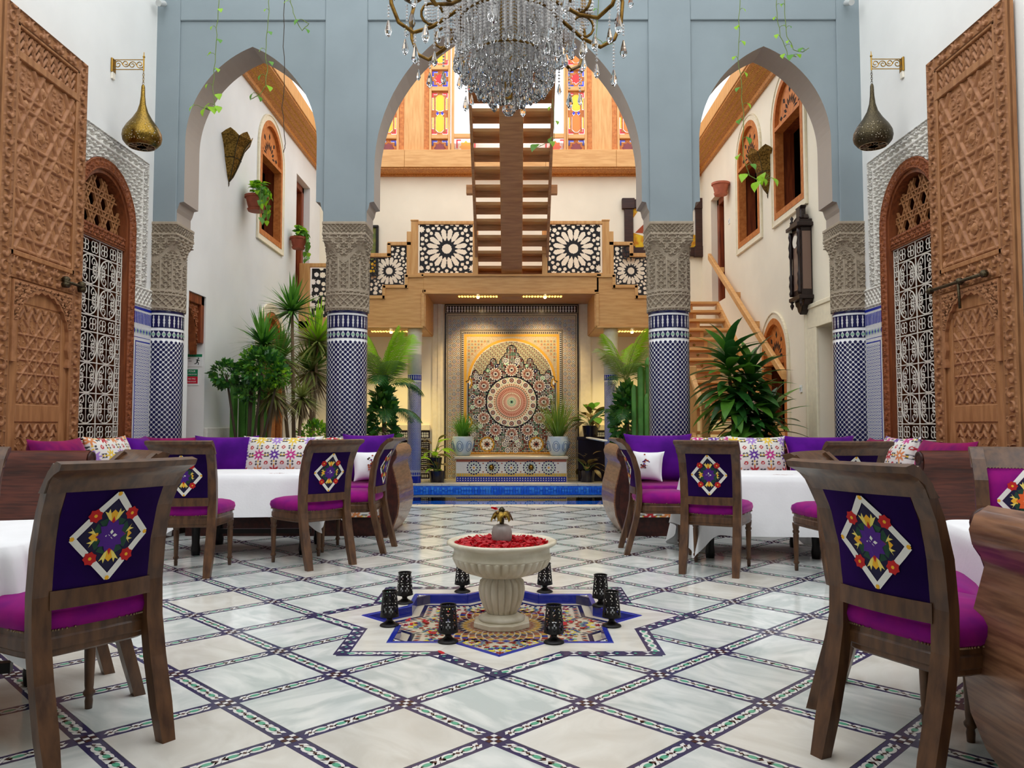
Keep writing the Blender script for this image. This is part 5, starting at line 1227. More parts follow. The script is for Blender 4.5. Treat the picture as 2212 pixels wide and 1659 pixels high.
# ================================================================ dining chairs
def lerp(a, b, t): return a+(b-a)*t
POST = [(-.335, 0), (-.302, .12), (-.258, .28), (-.230, .42), (-.225, .55), (-.240, .70), (-.274, .82), (-.328, .92), (-.385, .972)]   # (y, z) of the rear post
def post_y(z): return float(np.interp(z, [p[1] for p in POST], [p[0] for p in POST]))
def bowf(x): return -.028*(1-(x/.22)**2)          # back bows away from the sitter
def chair_parts():
    D = {}
    # rear posts
    for s, nm in ((-1, 'L'), (1, 'R')):
        mb = MB(); V = []
        for k, (y, z) in enumerate(POST):
            y0 = POST[max(k-1, 0)]; y1 = POST[min(k+1, len(POST)-1)]; ty, tz = y1[0]-y0[0], y1[1]-y0[1]; l = math.hypot(ty, tz); ny, nz = tz/l, -ty/l
            wx = .030 if z > .1 else .024; dp = .023 if z < .8 else .02; xs = s*(.192+(.012 if z > .8 else 0)*(z-.8)*4)
            V.append([(xs-wx, y+ny*dp, z+nz*dp*.6), (xs+wx, y+ny*dp, z+nz*dp*.6), (xs+wx, y-ny*dp, z-nz*dp*.6), (xs-wx, y-ny*dp, z-nz*dp*.6)])
        for k in range(len(V)): 
            if k == 0: V[k] = [(p[0], p[1], 0.0) for p in V[k]]
        vs = [p for r in V for p in r]; fs = [(4*k+i, 4*k+(i+1) % 4, 4*k+4+(i+1) % 4, 4*k+4+i) for k in range(len(V)-1) for i in range(4)]+[(3, 2, 1, 0), tuple(4*(len(V)-1)+i for i in range(4))]
        mb.add(vs, fs); D['post'+nm] = mb.mesh('leg', 'chair_wood')
    # top rail with rolled edge, lower rail
    def rail(z0, z1, th, roll, hw):
        mb = MB(); G = []; n = 14
        for i in range(n+1):
            x = -hw+2*hw*i/n; row = []
            prof = [(th, z0), (th, z1-.02), (th*.9-roll*.3, z1), (-roll*.5, z1+.012), (-th-roll, z1+.004), (-th-roll*1.1, z1-.016), (-th-roll*.4, z1-.03), (-th, z1-.05), (-th, z0)] if roll else [(th, z0), (th, z1), (-th, z1), (-th, z0)]
            for dy, z in prof: row.append((x, post_y(min(z, .972))+bowf(x)+dy, z))
            row.append(row[0]); G.append(row)
        mb.grid(G); k = len(G[0])-1
        mb.add([p for p in G[0][:k]], [list(range(k))]); mb.add([p for p in G[-1][:k]], [list(range(k))[::-1]]); return mb
    D['top'] = rail(.885, .975, .018, .028, .232).mesh('top_rail', 'chair_wood', True); D['top'].set_sharp_from_angle(angle=.6)
    D['low'] = rail(.505, .565, .016, 0, .17).mesh('lower_rail', 'chair_wood')
    # upholstered back: rear and front skins
    def skin(dy, puff):
        G = []
        for i in range(17):
            x = -.165+.33*i/16; row = []
            for j in range(13):
                z = .56+.33*j/12; e = max(0, 1-(abs(x)/.165)**4)*max(0, 1-(abs(z-.725)/.165)**4); row.append((x, post_y(z)+bowf(x)+dy+puff*e, z))
            G.append(row)
        return MB().grid(G)
    mb = skin(-.010, -.008); D['back'] = mb.mesh('back_cover', 'velvet_navy', True)
    mb = skin(.012, .02); D['front'] = mb.mesh('backrest', 'velvet', True)
    # seat: domed cushion, apron
    def outline(g, n=40):
        P = []
        for k in range(n):
            a = 2*PI*k/n; c, s = math.cos(a), math.sin(a); e = .28; x = math.copysign(abs(c)**e, c); y = math.copysign(abs(s)**e, s)
            P.append((x*(.225+.018*y+g), .0+y*(.225+g)))
        return P
    mb = MB(); n = 40; rings = [(-.012, .425), (.006, .44), (.014, .465), (.008, .492), (-.02, .512), (-.07, .525), (-.14, .530), (-.20, .532)]; vs = []; fs = []
    for g, z in rings: vs += [(p[0], p[1], z) for p in outline(g, n)]
    for k in range(len(rings)-1):
        for i in range(n): fs.append((k*n+i, k*n+(i+1) % n, (k+1)*n+(i+1) % n, (k+1)*n+i))
    fs.append([(len(rings)-1)*n+i for i in range(n)]); mb.add(vs, fs); D['seat'] = mb.mesh('seat', 'velvet', True)
    mb = MB(); rings = [(-.012, .345), (-.004, .352), (-.004, .366), (.002, .372), (.002, .405), (-.004, .412), (-.004, .432)]; vs = []; fs = []
    for g, z in rings: vs += [(p[0], p[1], z) for p in outline(g, n)]
    for k in range(len(rings)-1):
        for i in range(n): fs.append((k*n+i, k*n+(i+1) % n, (k+1)*n+(i+1) % n, (k+1)*n+i))
    fs.append(list(range(n))[::-1]); fs.append([(len(rings)-1)*n+i for i in range(n)]); mb.add(vs, fs); D['apron'] = mb.mesh('apron', 'chair_wood')
    mb = MB(); O = outline(.004, 130)
    for p in O: mb.lathe([(.0045, -.003), (.0035, .002), (.0, .004)], 5, c=(p[0], p[1], .434))
    D['nails'] = mb.mesh('nail_trim', 'nail')
    mb = MB(); mb.lathe([(.0, 0), (.013, 0), (.015, .03), (.013, .045), (.021, .055), (.022, .065), (.015, .075), (.0165, .09), (.0215, .27), (.018, .275), (.025, .288), (.025, .298), (.019, .305), (.023, .32), (.026, .345), (.026, .36)], 14)
    D['front_leg'] = mb.mesh('leg', 'chair_wood', True)
    # nail line on the front of the back
    mb = MB()
    for k in range(26):
        for s in (-1, 1): z = .57+.31*k/25; mb.lathe([(.0045, -.003), (.0, .004)], 5, c=(s*.168, post_y(z)+bowf(.168)+.024, z))
    for k in range(24): x = -.165+.33*k/23; mb.lathe([(.0045, -.003), (.0, .004)], 5, c=(x, post_y(.885)+bowf(x)+.024, .886))
    D['back_nails'] = mb.mesh('nail_trim', 'nail')
    return D
EM = ['thread_white', 'thread_red', 'thread_yellow', 'thread_gold', 'thread_green', 'thread_purple', 'thread_navy', 'thread_orange']
def embroidery(side, flower=5):
    """diamond frame, four red flowers, leaf sprays, central flower; side -1 = rear, +1 = front"""
    mb = MB(); Z0 = .728
    def put(P, h, mi):
        # subdivide so that the motif follows the curved cloth
        vs = [(p[0], post_y(Z0+p[1])+bowf(p[0])+(-.0195-h if side < 0 else .0335+h), Z0+p[1]) for p in P]; mb.add(vs, [list(range(len(P)))[::(-side)]], mi)
    a, b = .124, .142
    tips = [(0, b), (a, 0), (0, -b), (-a, 0)]
    T = [Vector((p[0]*.86, p[1]*.86)) for p in tips]
    for i in range(6):
        for j in range(6):
            def bl(u, v): q = T[0].lerp(T[1], u/6).lerp(T[3].lerp(T[2], u/6), v/6); return (q.x, q.y)
            put([bl(i, j), bl(i+1, j), bl(i+1, j+1), bl(i, j+1)], .0, 6)
    for k in range(4):
        p, q = Vector(tips[k]), Vector(tips[(k+1) % 4]); d = (q-p).normalized(); n_ = Vector((-d.y, d.x))*-.0105
        for t0, t1 in ((0.0, .2), (.2, .40), (.60, .8), (.8, 1.0)):
            u, v = p.lerp(q, t0), p.lerp(q, t1); put([(u.x-n_.x, u.y-n_.y), (v.x-n_.x, v.y-n_.y), (v.x+n_.x, v.y+n_.y), (u.x+n_.x, u.y+n_.y)], .0008, 0)
        m_ = p.lerp(q, .5); put([(m_.x+(.024 if i % 2 else .019)*math.cos(2*PI*i/14), m_.y+(.024 if i % 2 else .019)*math.sin(2*PI*i/14)) for i in range(14)], .0016, 1); put([(m_.x+.006*math.cos(2*PI*i/6), m_.y+.006*math.sin(2*PI*i/6)) for i in range(6)], .0024, 3)
        put([(p.x+.008*math.cos(2*PI*i/6), p.y+.008*math.sin(2*PI*i/6)) for i in range(6)], .0016, 3)
    for k in range(4):
        an = PI/2*k+PI/2; c, s = math.cos(an), math.sin(an); L = .088 if k % 2 == 0 else .074
        def R(P): return [(x*c-y*s, x*s+y*c) for x, y in P]
        put(R([(.03, -.03), (.05, -.045), (.06, -.02), (.06, .02), (.05, .045), (.03, .03)]), .001, 4)
        for sg in (-1, 1):
            put(R([(.05, sg*.006), (.056, sg*.016), (L-.004, sg*.034), (L-.010, sg*.022), (L+.004, sg*.018), (L-.012, sg*.012)]), .0018, 2)
        put(R([(.044, -.014), (L-.012, -.012), (L, 0), (L-.012, .012), (.044, .014)]), .0014, 3); put(R([(.04, -.009), (L-.022, 0), (.04, .009)]), .0022, 1)
    put([((.05 if i % 2 == 0 else .036)*math.cos(PI*i/10), (.058 if i % 2 == 0 else .042)*math.sin(PI*i/10)) for i in range(20)], .0026, flower)
    for k in range(4):
        an = PI/2*k+PI/2; c, s = math.cos(an), math.sin(an); put([(.004*c, .004*s), (.012*c-.006*s, .012*s+.006*c), (.021*c, .021*s), (.012*c+.006*s, .012*s-.006*c)], .0034, 0)
    return mb.mesh('embroidery', EM)
CH = chair_parts(); EMB_R = embroidery(-1); EMB_F = embroidery(1); EMB_O = embroidery(1, 7)
def chair(label, x, y, face, group=None, orange=False):
    """face: direction (radians, 0 = +x) the sitter looks"""
    t = thing('dining_chair', label, 'chair', (x, y, 0), face-PI/2, 'embroidered dining chairs')
    link('leg', CH['postL'], t); link('leg', CH['postR'], t); link('leg', CH['front_leg'], t, (-.205, .20, 0)); link('leg', CH['front_leg'], t, (.205, .20, 0))
    link('top_rail', CH['top'], t); link('lower_rail', CH['low'], t); b = link('back_cover', CH['back'], t); f = link('backrest', CH['front'], t)
    link('embroidery', EMB_R, b); link('embroidery', EMB_O if orange else EMB_F, f); link('nail_trim', CH['back_nails'], f)
    s = link('seat', CH['seat'], t); tag(link('nail_trim', CH['nails'], s), kind='stuff'); link('apron', CH['apron'], t)
    return t
def ang(dx, dy): return math.atan2(dy, dx)
chair('big dining chair seen from behind at the left edge, nearest the viewer', -1.53, 2.83, ang(-.83, .56))
chair('dining chair half hidden behind the nearest left chair, turned towards the camera', -1.84, 3.18, ang(-.72, -.69))
chair('dining chair cut by the left edge with only its post showing', -2.60, 3.60, ang(.35, -.94))
chair('dining chair with its back to the viewer at the left far table', -2.35, 6.02, ang(-.08, 1))
chair('dining chair turned away at the right corner of the left far table', -1.57, 6.36, ang(-.70, .71))
chair('dining chair seen edge on beside the left curved sofa arm', -1.36, 7.02, ang(-1, .10))
chair('big dining chair seen from behind on the right, nearest the viewer', 1.475, 2.65, ang(.90, .43))
chair('dining chair half hidden behind the nearest right chair', 1.62, 3.08, ang(.80, -.60))
chair('dining chair facing the viewer at the right edge with an orange flower on its back', 2.46, 3.62, ang(-.42, -.91), orange=True)
chair('dining chair turned away at the left corner of the right far table', 1.63, 6.10, ang(.42, .91))
chair('dining chair seen edge on beside the right curved sofa arm', 1.36, 6.92, ang(1, .0))
chair('dining chair with its back to the viewer at the right far table', 2.42, 5.82, ang(-.06, 1))
# ================================================================ tables under white cloths
def cloth_table(label, clabel, cx, cy, w_, d_, rz, zt, drop, seed, rnd=.12, spots=True):
    t = thing('dining_table', label, 'table', (cx, cy, 0), rz, 'dining tables')
    MB().box(-w_/2+.03, w_/2-.03, -d_/2+.03, d_/2-.03, zt-.05, zt-.012).build('table_top', 'black_metal', t, bev=.006)
    mb = MB(); mb.lathe([(.0, 0), (.035, 0), (.04, .05), (.032, .1), (.045, .4), (.04, zt-.1), (.05, zt-.05)], 10); lg = mb.mesh('leg', 'black_metal', True)
    for sx in (-1, 1):
        for sy in (-1, 1): link('leg', lg, t, (sx*(w_/2-.13), sy*(d_/2-.13), 0))
    MB().box(-w_/2+.13, w_/2-.13, -.02, .02, .14, .18).build('stretcher', 'black_metal', t)
    # cloth
    rr = random.Random(seed); n = 160; m = 10; G = []
    ph = [rr.uniform(0, 6.28) for _ in range(4)]
    for k in range(n+1):
        a = 2*PI*k/n; c, s = math.cos(a), math.sin(a); e = .22; x = math.copysign(abs(c)**e, c)*w_/2; y = math.copysign(abs(s)**e, s)*d_/2
        corner = abs(math.sin(2*a))**3; hh = drop*(.80+.42*corner+.05*math.sin(3*a+ph[0])); nx, ny = c, s; row = [(x*.0, y*.0, zt), (x*.55, y*.55, zt+.001), (x*.97, y*.97, zt+.001), (x*1.0, y*1.0, zt-.006)]
        for j in range(1, m+1):
            f = j/m; wv = .5+.5*math.sin(11*a+ph[1]+.8*math.sin(2*a+ph[2])); wv2 = .5+.5*math.sin(23*a+ph[3])
            o = .012+f*(.085*wv+.03*wv2)+.07*f*corner
            row.append((x+nx*o, y+ny*o, zt-.006-hh*f))
        G.append(row)
    me = MB().grid(G).mesh('tablecloth', 'linen', True)
    o = link('tablecloth', me, None, (cx, cy, 0), (0, 0, rz)); tag(o, clabel, 'tablecloth', 'white tablecloths')
    if spots:
        mb = MB()
        for k in range(26):
            a = rr.uniform(0, 6.28); r = rr.uniform(.02, .09); mb.flat([(w_*.18+r*math.cos(a)+.008*math.cos(b_), -d_*.28+r*math.sin(a)*.6+.006*math.sin(b_)) for b_ in (0, 1.3, 2.6, 3.9, 5.2)], zt+.0028, mi=0)
        mb.build('sprig_print', 'canvas_red', o)
    return t
cloth_table('dark legged dining table in front of the left sofa', 'white cloth draped over the left far table', -2.18, 7.02, 1.16, .86, .04, .68, .40, 1)
cloth_table('dark legged dining table in front of the right sofa', 'long white cloth draped over the right far table', 2.14, 6.86, 1.12, .86, -.05, .68, .55, 2)
cloth_table('dining table at the left edge beside the nearest chair', 'white cloth cut by the left edge beside the nearest chair', -2.17, 3.02, .86, .86, .3, .68, .34, 3)
cloth_table('dining table at the right edge between the near chairs', 'white cloth at the right edge behind the near sofa arm', 2.26, 2.92, .92, .92, -.2, .69, .40, 4)
# ================================================================ sofas with scrolled wooden arms
AO = [(-.125, .0), (-.06, .10), (-.015, .22), (0, .34), (-.012, .48), (-.05, .62), (-.072, .70), (-.060, .735), (-.035, .77), (-.026, .82), (-.045, .87), (-.09, .90), (-.135, .885), (-.155, .85)]
AI = [(-.15, .80), (-.135, .75), (-.15, .68), (-.185, .5), (-.205, .30), (-.195, .12), (-.165, .0)]
def arm(parent, x0, sg, y0, y1, wood):
    """arm whose outer side looks towards sg*x; bulge at x0"""
    P = AO+AI; a = link('arm', None, parent); n = len(AO); L = []
    Q = [(x0+sg*p[0], p[1]) for p in AO]
    # planks of the outer face, each a board
    for k in range(n-1):
        p, q = Q[k], Q[k+1]; d = Vector((q[0]-p[0], q[1]-p[1])); nn = Vector((d.y, -d.x)).normalized()*(.03*sg)
        L.append(([p, q, (q[0]-nn.x, q[1]-nn.y), (p[0]-nn.x, p[1]-nn.y)]))
    mb = MB(); mb.prism([(x0+sg*p[0], p[1]) for p in P], y0, y1, 'xz', 0, 0); o = mb.build('arm_shell', wood, a, auto=50)
    for ye, dr in ((y0, -1), (y1, 1)):
        c = ((x0+sg*-.10), .45)
        ins = [(x0+sg*(p[0]*.86-.014), .012+p[1]*.972) for p in P]
        MB().prism(ins, min(ye, ye+dr*.014), max(ye, ye+dr*.014), 'xz').build('end_panel', 'sofa_dark', a, bev=.004)
        s2 = [(x0+sg*(p[0]*.55-.055), .04+p[1]*.80) for p in P if p[1] < .74]
        MB().prism(s2, min(ye+dr*.013, ye+dr*.024), max(ye+dr*.013, ye+dr*.024), 'xz').build('carved_inset', 'sofa_dark', a, bev=.006)
        mb = MB(); mb.lathe([(.052, 0), (.052, .018), (.036, .022), (.03, .012), (.012, .02), (0, .022)], 18); o = mb.build('scroll_boss', 'sofa_dark', a, smooth=True); o.location = (x0+sg*-.09, ye, .84); o.rotation_euler = (PI/2 if dr < 0 else -PI/2, 0, 0)
    return a
rngp = np.random.RandomState(4)
PAL = {'w': (.80, .78, .72), 'r': (.50, .02, .03), 'p': (.12, .03, .30), 'y': (.80, .55, .05), 'm': (.55, .03, .25), 'o': (.70, .25, .08), 'k': (.03, .03, .04), 'g': (.03, .08, .04), 'l': (.38, .22, .60)}
def floral(U, V, s=.17, seed=0):
    """printed suzani: big eight-petal flowers on white with small red buds and leaves"""
    C = np.empty(U.shape+(3,)); C[:] = PAL['w']; i = np.floor(U/s).astype(int); j = np.floor(V/s).astype(int); x = U/s-i-.5; y = V/s-j-.5; r = np.hypot(x, y); th = np.arctan2(y, x)
    k = (i*3+j*5+seed) % 6; cols = [PAL[c] for c in 'prymol']
    pet = r < .37*(.74+.26*np.cos(8*th))
    leaf = ((np.abs(x)-.41)**2/.0081+(np.abs(y)-.10)**2/.0022 < 1) | ((np.abs(y)-.42)**2/.0036+(np.abs(x)-.13)**2/.0040 < 1)
    C[leaf] = PAL['k']; gold = ((np.abs(x)-.40)**2/.004+y**2/.0022 < 1) | ((np.abs(y)-.40)**2/.004+x**2/.0022 < 1); C[gold] = PAL['y']
    for q in range(6): C[pet & (k == q)] = cols[q]
    C[(np.abs(x) < .03) & (r < .08) | (np.abs(y) < .03) & (r < .08)] = PAL['w']
    x2 = (U/s) % 1-.0; y2 = (V/s) % 1; xb = np.where(x2 > .5, x2-1, x2); yb_ = np.where(y2 > .5, y2-1, y2); rb = np.hypot(xb, yb_); C[rb < .115] = PAL['r']; C[rb < .05] = PAL['w']
    return C
def cushion_mesh(w_, h_, th, mt, pattern=None, seed=0, n=26, crumple=0.0):
    nu, nv = (int(w_/.007), int(h_/.007)) if pattern else (n, n)
    u, v = np.meshgrid(np.linspace(-1, 1, nu), np.linspace(-1, 1, nv), indexing='ij')
    pin = 1-.12*(1-np.abs(v)**2)*np.abs(u)**6; pin2 = 1-.12*(1-np.abs(u)**2)*np.abs(v)**6
    X = u*w_/2*pin; Z = v*h_/2*pin2; e = np.clip(1-np.abs(u)**2.6, 0, 1)**.6*np.clip(1-np.abs(v)**2.2, 0, 1)**.6
    Y = th*.72*e+crumple*np.sin(5*u+seed)*np.sin(4*v+2*seed)*e
    P1 = np.stack([X, -Y, Z], -1); P2 = np.stack([X, Y, Z], -1)
    C = pattern(X+.5*w_+.03, Z+.5*h_, seed=seed) if pattern else None
    m1 = np.concatenate([P1, P2[::-1]], 0); c = np.concatenate([C, C[::-1]], 0) if pattern else None
    return np_grid('cushion', m1, mt, c, True)
def cushion(label, mt, w_, h_, th, loc, rz, tilt=-.30, roll=0, pattern=None, seed=0, group='sofa cushions', crumple=.006, sprig=False):
    o = link('cushion', cushion_mesh(w_, h_, th, mt, pattern, seed, crumple=crumple), None, loc); o.rotation_euler = (tilt, roll, rz); tag(o, label, 'cushion', group)
    if sprig:
        mb = MB(); r = random.Random(seed)
        for k in range(30):
            x, z = r.gauss(0, .02), r.gauss(0, .036); mb.flat([(x+.012*math.cos(a), z+.009*math.sin(a)) for a in (0, 1.3, 2.5, 3.8, 5.1)], -th*.72-.004, 'xz', r.choice((0, 0, 1, 2)))
        mb.build('sprig_print', ['canvas_red', 'thread_purple', 'sofa_dark'], o)
    return o
def sofa_body(parent, x0, x1, y0, y1, yback, back_h=.84):
    """seat run facing -y between x0..x1; back along yback"""
    MB().box(x0, x1, y0+.10, y1, 0, .20).build('plinth', 'sofa_dark', parent)
    nu, nv = int((x1-x0)/.012), 20; U, V = np.meshgrid(np.linspace(x0, x1, nu), np.linspace(.19, .40, nv), indexing='ij')
    P = np.stack([U, y0+.05-.012*np.sin((V-.19)/.21*PI), V], -1); link('fabric_apron', np_grid('fabric_apron', P, 'print', floral(U+.04, V+.06, .17, 2), True), parent)
    MB().box(x0, x1, y0+.06, y1, .20, .40).build('seat_box', 'sofa_dark', parent)
    k = max(1, round((x1-x0)/.95)); 
    for i in range(k):
        a, b = x0+(x1-x0)*i/k+.004, x0+(x1-x0)*(i+1)/k-.004; MB().box(a, b, y0+.03, yback, .40, .50).build('seat_cushion', 'velvet', parent, bev=.03, seg=3, smooth=False)
    MB().box(x0, x1, yback, y1, .40, back_h).build('backrest', 'sofa_red', parent, bev=.01)
def arm_sofa(label, s):
    t = thing('sofa', label, 'sofa', (0, 0, 0), 0, 'scroll arm sofas')
    a, b = sorted((s*1.24, s*3.18)); sofa_body(t, a, b, 7.74, 8.82, 8.62); arm(t, s*1.04, -s, 7.70, 8.77, 'sofa_wood'); return t
arm_sofa('scroll arm sofa in front of the left arcade column', -1); arm_sofa('scroll arm sofa in front of the right arcade column', 1)
def wall_sofa(label, s):
    t = thing('sofa', label, 'sofa', (s*3.66, 7.5, 0), -s*PI/2*1.0, 'scroll arm sofas')
    # local frame: the seat faces -y, so that it looks across the hall after turning
    sofa_body(t, -1.28 if s > 0 else -1.30, 1.30 if s > 0 else 1.28, -.46, .45, .28); e = s*1.30
    arm(t, s*1.50 if True else 0, s, -.46, .45, 'sofa_red'); return t
wall_sofa('sofa along the left wall under the iron grille, its plank arm facing the viewer', -1)
wall_sofa('sofa along the right wall under the iron grille, its plank arm facing the viewer', 1)
t = thing('sofa', 'near sofa at the right edge showing only its rounded plank arm', 'sofa', (0, 0, 0), 0, 'scroll arm sofas')
arm(t, 1.475, -1, 1.50, 2.50, 'sofa_wood').scale = (1, 1, .94); MB().box(1.66, 3.5, 1.52, 2.44, 0, .40).build('seat_box', 'sofa_dark', t); MB().box(1.66, 3.5, 1.75, 2.46, .40, .50).build('seat_cushion', 'velvet', t, bev=.03, seg=3); MB().box(1.66, 3.5, 1.5, 1.72, .40, .80).build('backrest', 'sofa_red', t, bev=.01)
# cushions
def row_y(x): return 8.50
cushion('large plum velvet cushion at the left end of the left sofa', 'velvet_red', .62, .50, .20, (-3.62, 8.45, .735), .02)
cushion('large violet velvet cushion next to the floral one on the left sofa', 'velvet_violet', .70, .52, .22, (-3.02, 8.41, .735), -.02)
cushion('wide white cushion with embroidered flowers in the middle of the left sofa', 'print', .86, .50, .20, (-2.40, 8.39, .74), .0, pattern=floral, seed=1)
cushion('floral cushion behind the left arcade column foot', 'print', .60, .48, .18, (-1.98, 8.49, .75), .05, pattern=floral, seed=3)
cushion('large magenta velvet back cushion by the arm of the left sofa', 'velvet_violet', .56, .54, .22, (-1.50, 8.43, .745), .0)
cushion('small white cushion with a printed sprig leaning on the left sofa arm', 'linen', .34, .32, .12, (-1.44, 8.22, .67), .45, sprig=True, seed=5)
cushion('large violet velvet back cushion by the arm of the right sofa', 'velvet_violet', .74, .54, .22, (1.62, 8.43, .745), .0)
cushion('floral cushion tucked behind the right arcade column foot', 'print', .60, .48, .18, (2.12, 8.49, .75), -.05, pattern=floral, seed=2)
cushion('white cushion with embroidered flowers in the middle of the right sofa', 'print', .62, .50, .20, (2.66, 8.37, .74), .0, pattern=floral, seed=4)
cushion('large violet velvet cushion right of the floral one on the right sofa', 'velvet_violet', .78, .52, .22, (3.34, 8.39, .735), .05)
cushion('small white cushion with a printed sprig leaning on the right sofa arm', 'linen', .34, .32, .12, (1.46, 8.22, .67), -.45, sprig=True, seed=7)
cushion('plum velvet cushion nearest the viewer on the left wall sofa', 'velvet_red', .80, .46, .2, (-3.86, 6.82, .755), PI/2, tilt=-.2)
cushion('floral cushion between two purple ones on the left wall sofa', 'print', .80, .46, .18, (-3.84, 7.62, .765), PI/2, tilt=-.2, pattern=floral, seed=6)
cushion('violet velvet cushion in the far corner of the left wall sofa', 'velvet_violet', .50, .46, .2, (-3.86, 8.26, .755), PI/2, tilt=-.2)
cushion('rose velvet cushion nearest the viewer on the right wall sofa', 'velvet_red', .90, .44, .2, (3.88, 7.0, .745), -PI/2, tilt=-.2)
cushion('floral cushion beyond the rose one on the right wall sofa', 'print', .70, .46, .18, (3.84, 7.74, .76), -PI/2, tilt=-.2, pattern=floral, seed=8)
cushion('pink velvet cushion in the far corner of the right wall sofa', 'velvet_red', .46, .44, .2, (3.90, 8.36, .745), -PI/2, tilt=-.2)
# ================================================================ marble fountain with rose petals
FX, FY = FC
ft = thing('marble_fountain', 'carved marble bowl fountain filled with red rose petals in the star basin', 'fountain', (FX, FY, DP))
z = -DP
MB().prism([(.17*math.cos(k*PI/4+PI/8), .17*math.sin(k*PI/4+PI/8)) for k in range(8)], 0, .035, 'xy').build('foot', 'marble_carved', ft, bev=.006)
fl_ = lambda n, d: (lambda a, k: 1-d*abs(math.sin(a*n/2))**.6)
mb = MB(); mb.lathe([(.13, .035), (.135, .05), (.105, .065), (.085, .075)], 40); mb.build('collar', 'marble_carved', ft, smooth=True)
mb = MB(); mb.lathe([(.085, .075), (.108, .11), (.128, .16), (.136, .21), (.128, .255), (.105, .275), (.10, .285)], 144, flute=lambda a, k: 1 if k in (0, 6) else 1-.13*(1-abs(math.sin(a*9))**.5)); mb.build('baluster', 'marble_carved', ft, smooth=True)
mb = MB(); mb.lathe([(.10, .28), (.14, .288), (.22, .315), (.265, .345), (.285, .385), (.283, .395)], 192, flute=lambda a, k: 1 if k in (0, 5) else 1-.10*(1-abs(math.sin(a*18))**.5)); mb.build('bowl', 'marble_carved', ft, smooth=True)
mb = MB(); mb.lathe([(.283, .392), (.287, .40), (.277, .412), (.277, .45), (.30, .46), (.318, .472), (.318, .482), (.305, .488), (.285, .485), (.275, .475), (.25, .45), (.0, .43)], 96); mb.build('rim', 'marble_carved', ft, smooth=True)
mb = MB(); mb.lathe([(.03, .455), (.052, .465), (.060, .50), (.060, .535), (.052, .565), (.03, .578), (.0, .58)], 72, flute=lambda a, k: 1-.05*(1-abs(math.sin(a*4))**.4)); mb.build('finial_ball', 'marble_grey', ft, smooth=True)
MB().lathe([(.012, .57), (.014, .60), (.010, .63), (.012, .65), (.02, .662), (.008, .675), (0, .68)], 12).build('stem', 'bronze_dark', ft, smooth=True)
mb = MB(); G = []
for i in range(9):
    f = i/8; r = .012+.062*f; zz = .010*math.sin(f*PI)-.040*f*f; wd = .026*math.sin(min(1, f*1.1+.12)*PI*.86)
    G.append([(r, wd*(j/4-1)*1.0, zz-.012*(j/4-1)**2) for j in range(9)])
mb.grid(G); pet_me = mb.mesh('bronze_leaf', 'brass', True)
for k in range(6): link('bronze_leaf', pet_me, ft, (0, 0, .655), (0, .15, k*PI/3+.3))
# petals heaped in the bowl (nobody could count them) and strewn ones
random.seed(21); mb = MB()
def petal_at(mb, x, y, zz, r, a, tx, ty):
    M = Matrix.Translation((x, y, zz)) @ Matrix.Rotation(a, 4, 'Z') @ Matrix.Rotation(tx, 4, 'X') @ Matrix.Rotation(ty, 4, 'Y'); mb.T = M
    P = [(r*.0-r, 0, .3*r), (-.5*r, -.62*r, .25*r), (.3*r, -.7*r, .2*r), (.95*r, -.3*r, .35*r), (.95*r, .3*r, .35*r), (.3*r, .7*r, .2*r), (-.5*r, .62*r, .25*r), (0, 0, 0)]
    mb.add(P, [(7, i, (i+1) % 7) for i in range(7)]); mb.T = None
for k in range(900):
    rr = .268*math.sqrt(random.random()); a = random.uniform(0, 6.28); petal_at(mb, rr*math.cos(a), rr*math.sin(a), .476+random.uniform(-.004, .014)-.012*(rr/.27), random.uniform(.012, .021), random.uniform(0, 6.28), random.uniform(-.7, .7), random.uniform(-.7, .7))
pb = mb.build('rose_petals', 'petal', None, smooth=True); pb.location = (FX, FY, DP); tag(pb, 'heap of red rose petals floating in the fountain bowl', 'petals', kind='stuff')
mb = MB(); petal_at(mb, 0, 0, 0, .018, 0, .1, .1); pm = mb.mesh('rose_petal', 'petal', True)
spots = [(-.50, .03, 1), (-.46, .10, 1), (-.52, .0, 1), (-.44, .04, 1), (-.40, .12, 1), (-.28, .16, 1), (-.33, .30, 1), (-.20, .22, 1), (-.38, -.20, 1), (.44, .16, 1), (.40, .05, 1), (.36, .0, 1), (.52, .08, 1), (.47, -.08, 1), (.22, .28, 1), (-.30, -.10, 1), (.30, -.30, 1), (-.28, -.76, 0), (.60, -.22, 0), (.28, -.42, 1), (-.12, .33, 1), (-.55, .10, 1)]
for k, (x, y, ins) in enumerate(spots):
    o = link('rose_petal', pm, None, (FX+x, FY+y, DP+.004 if ins else .004), (random.uniform(-.3, .3), random.uniform(-.3, .3), random.uniform(0, 6.28))); s = random.uniform(.8, 1.5); o.scale = (s, s, s)
    ORD = ('first', 'second', 'third', 'fourth', 'fifth', 'sixth', 'seventh', 'eighth', 'ninth', 'tenth', 'eleventh', 'twelfth', 'thirteenth', 'fourteenth', 'fifteenth', 'sixteenth', 'seventeenth', 'eighteenth', 'nineteenth', 'twentieth')
    tag(o, 'fallen red rose petal on the basin mosaic, %s from the left' % ORD[sorted([q[0] for q in spots if q[2]]).index(x)] if ins else 'single red rose petal on the pale marble ring in front of the basin' if x < 0 else 'single red rose petal on the marble ring at the right of the basin', 'petal', 'strewn rose petals')
ro = MB(); petal_at(ro, 0, 0, 0, .02, 0, .4, .3); petal_at(ro, .006, .004, .004, .018, 2, -.4, .3); petal_at(ro, -.005, .006, .002, .018, 4, .4, -.3)
o = ro.build('rose_blossom', 'petal'); o.location = (FX-.042, FY-.03, DP+.668); tag(o, 'small red rose blossom caught on the bronze leaves of the fountain', 'flower')
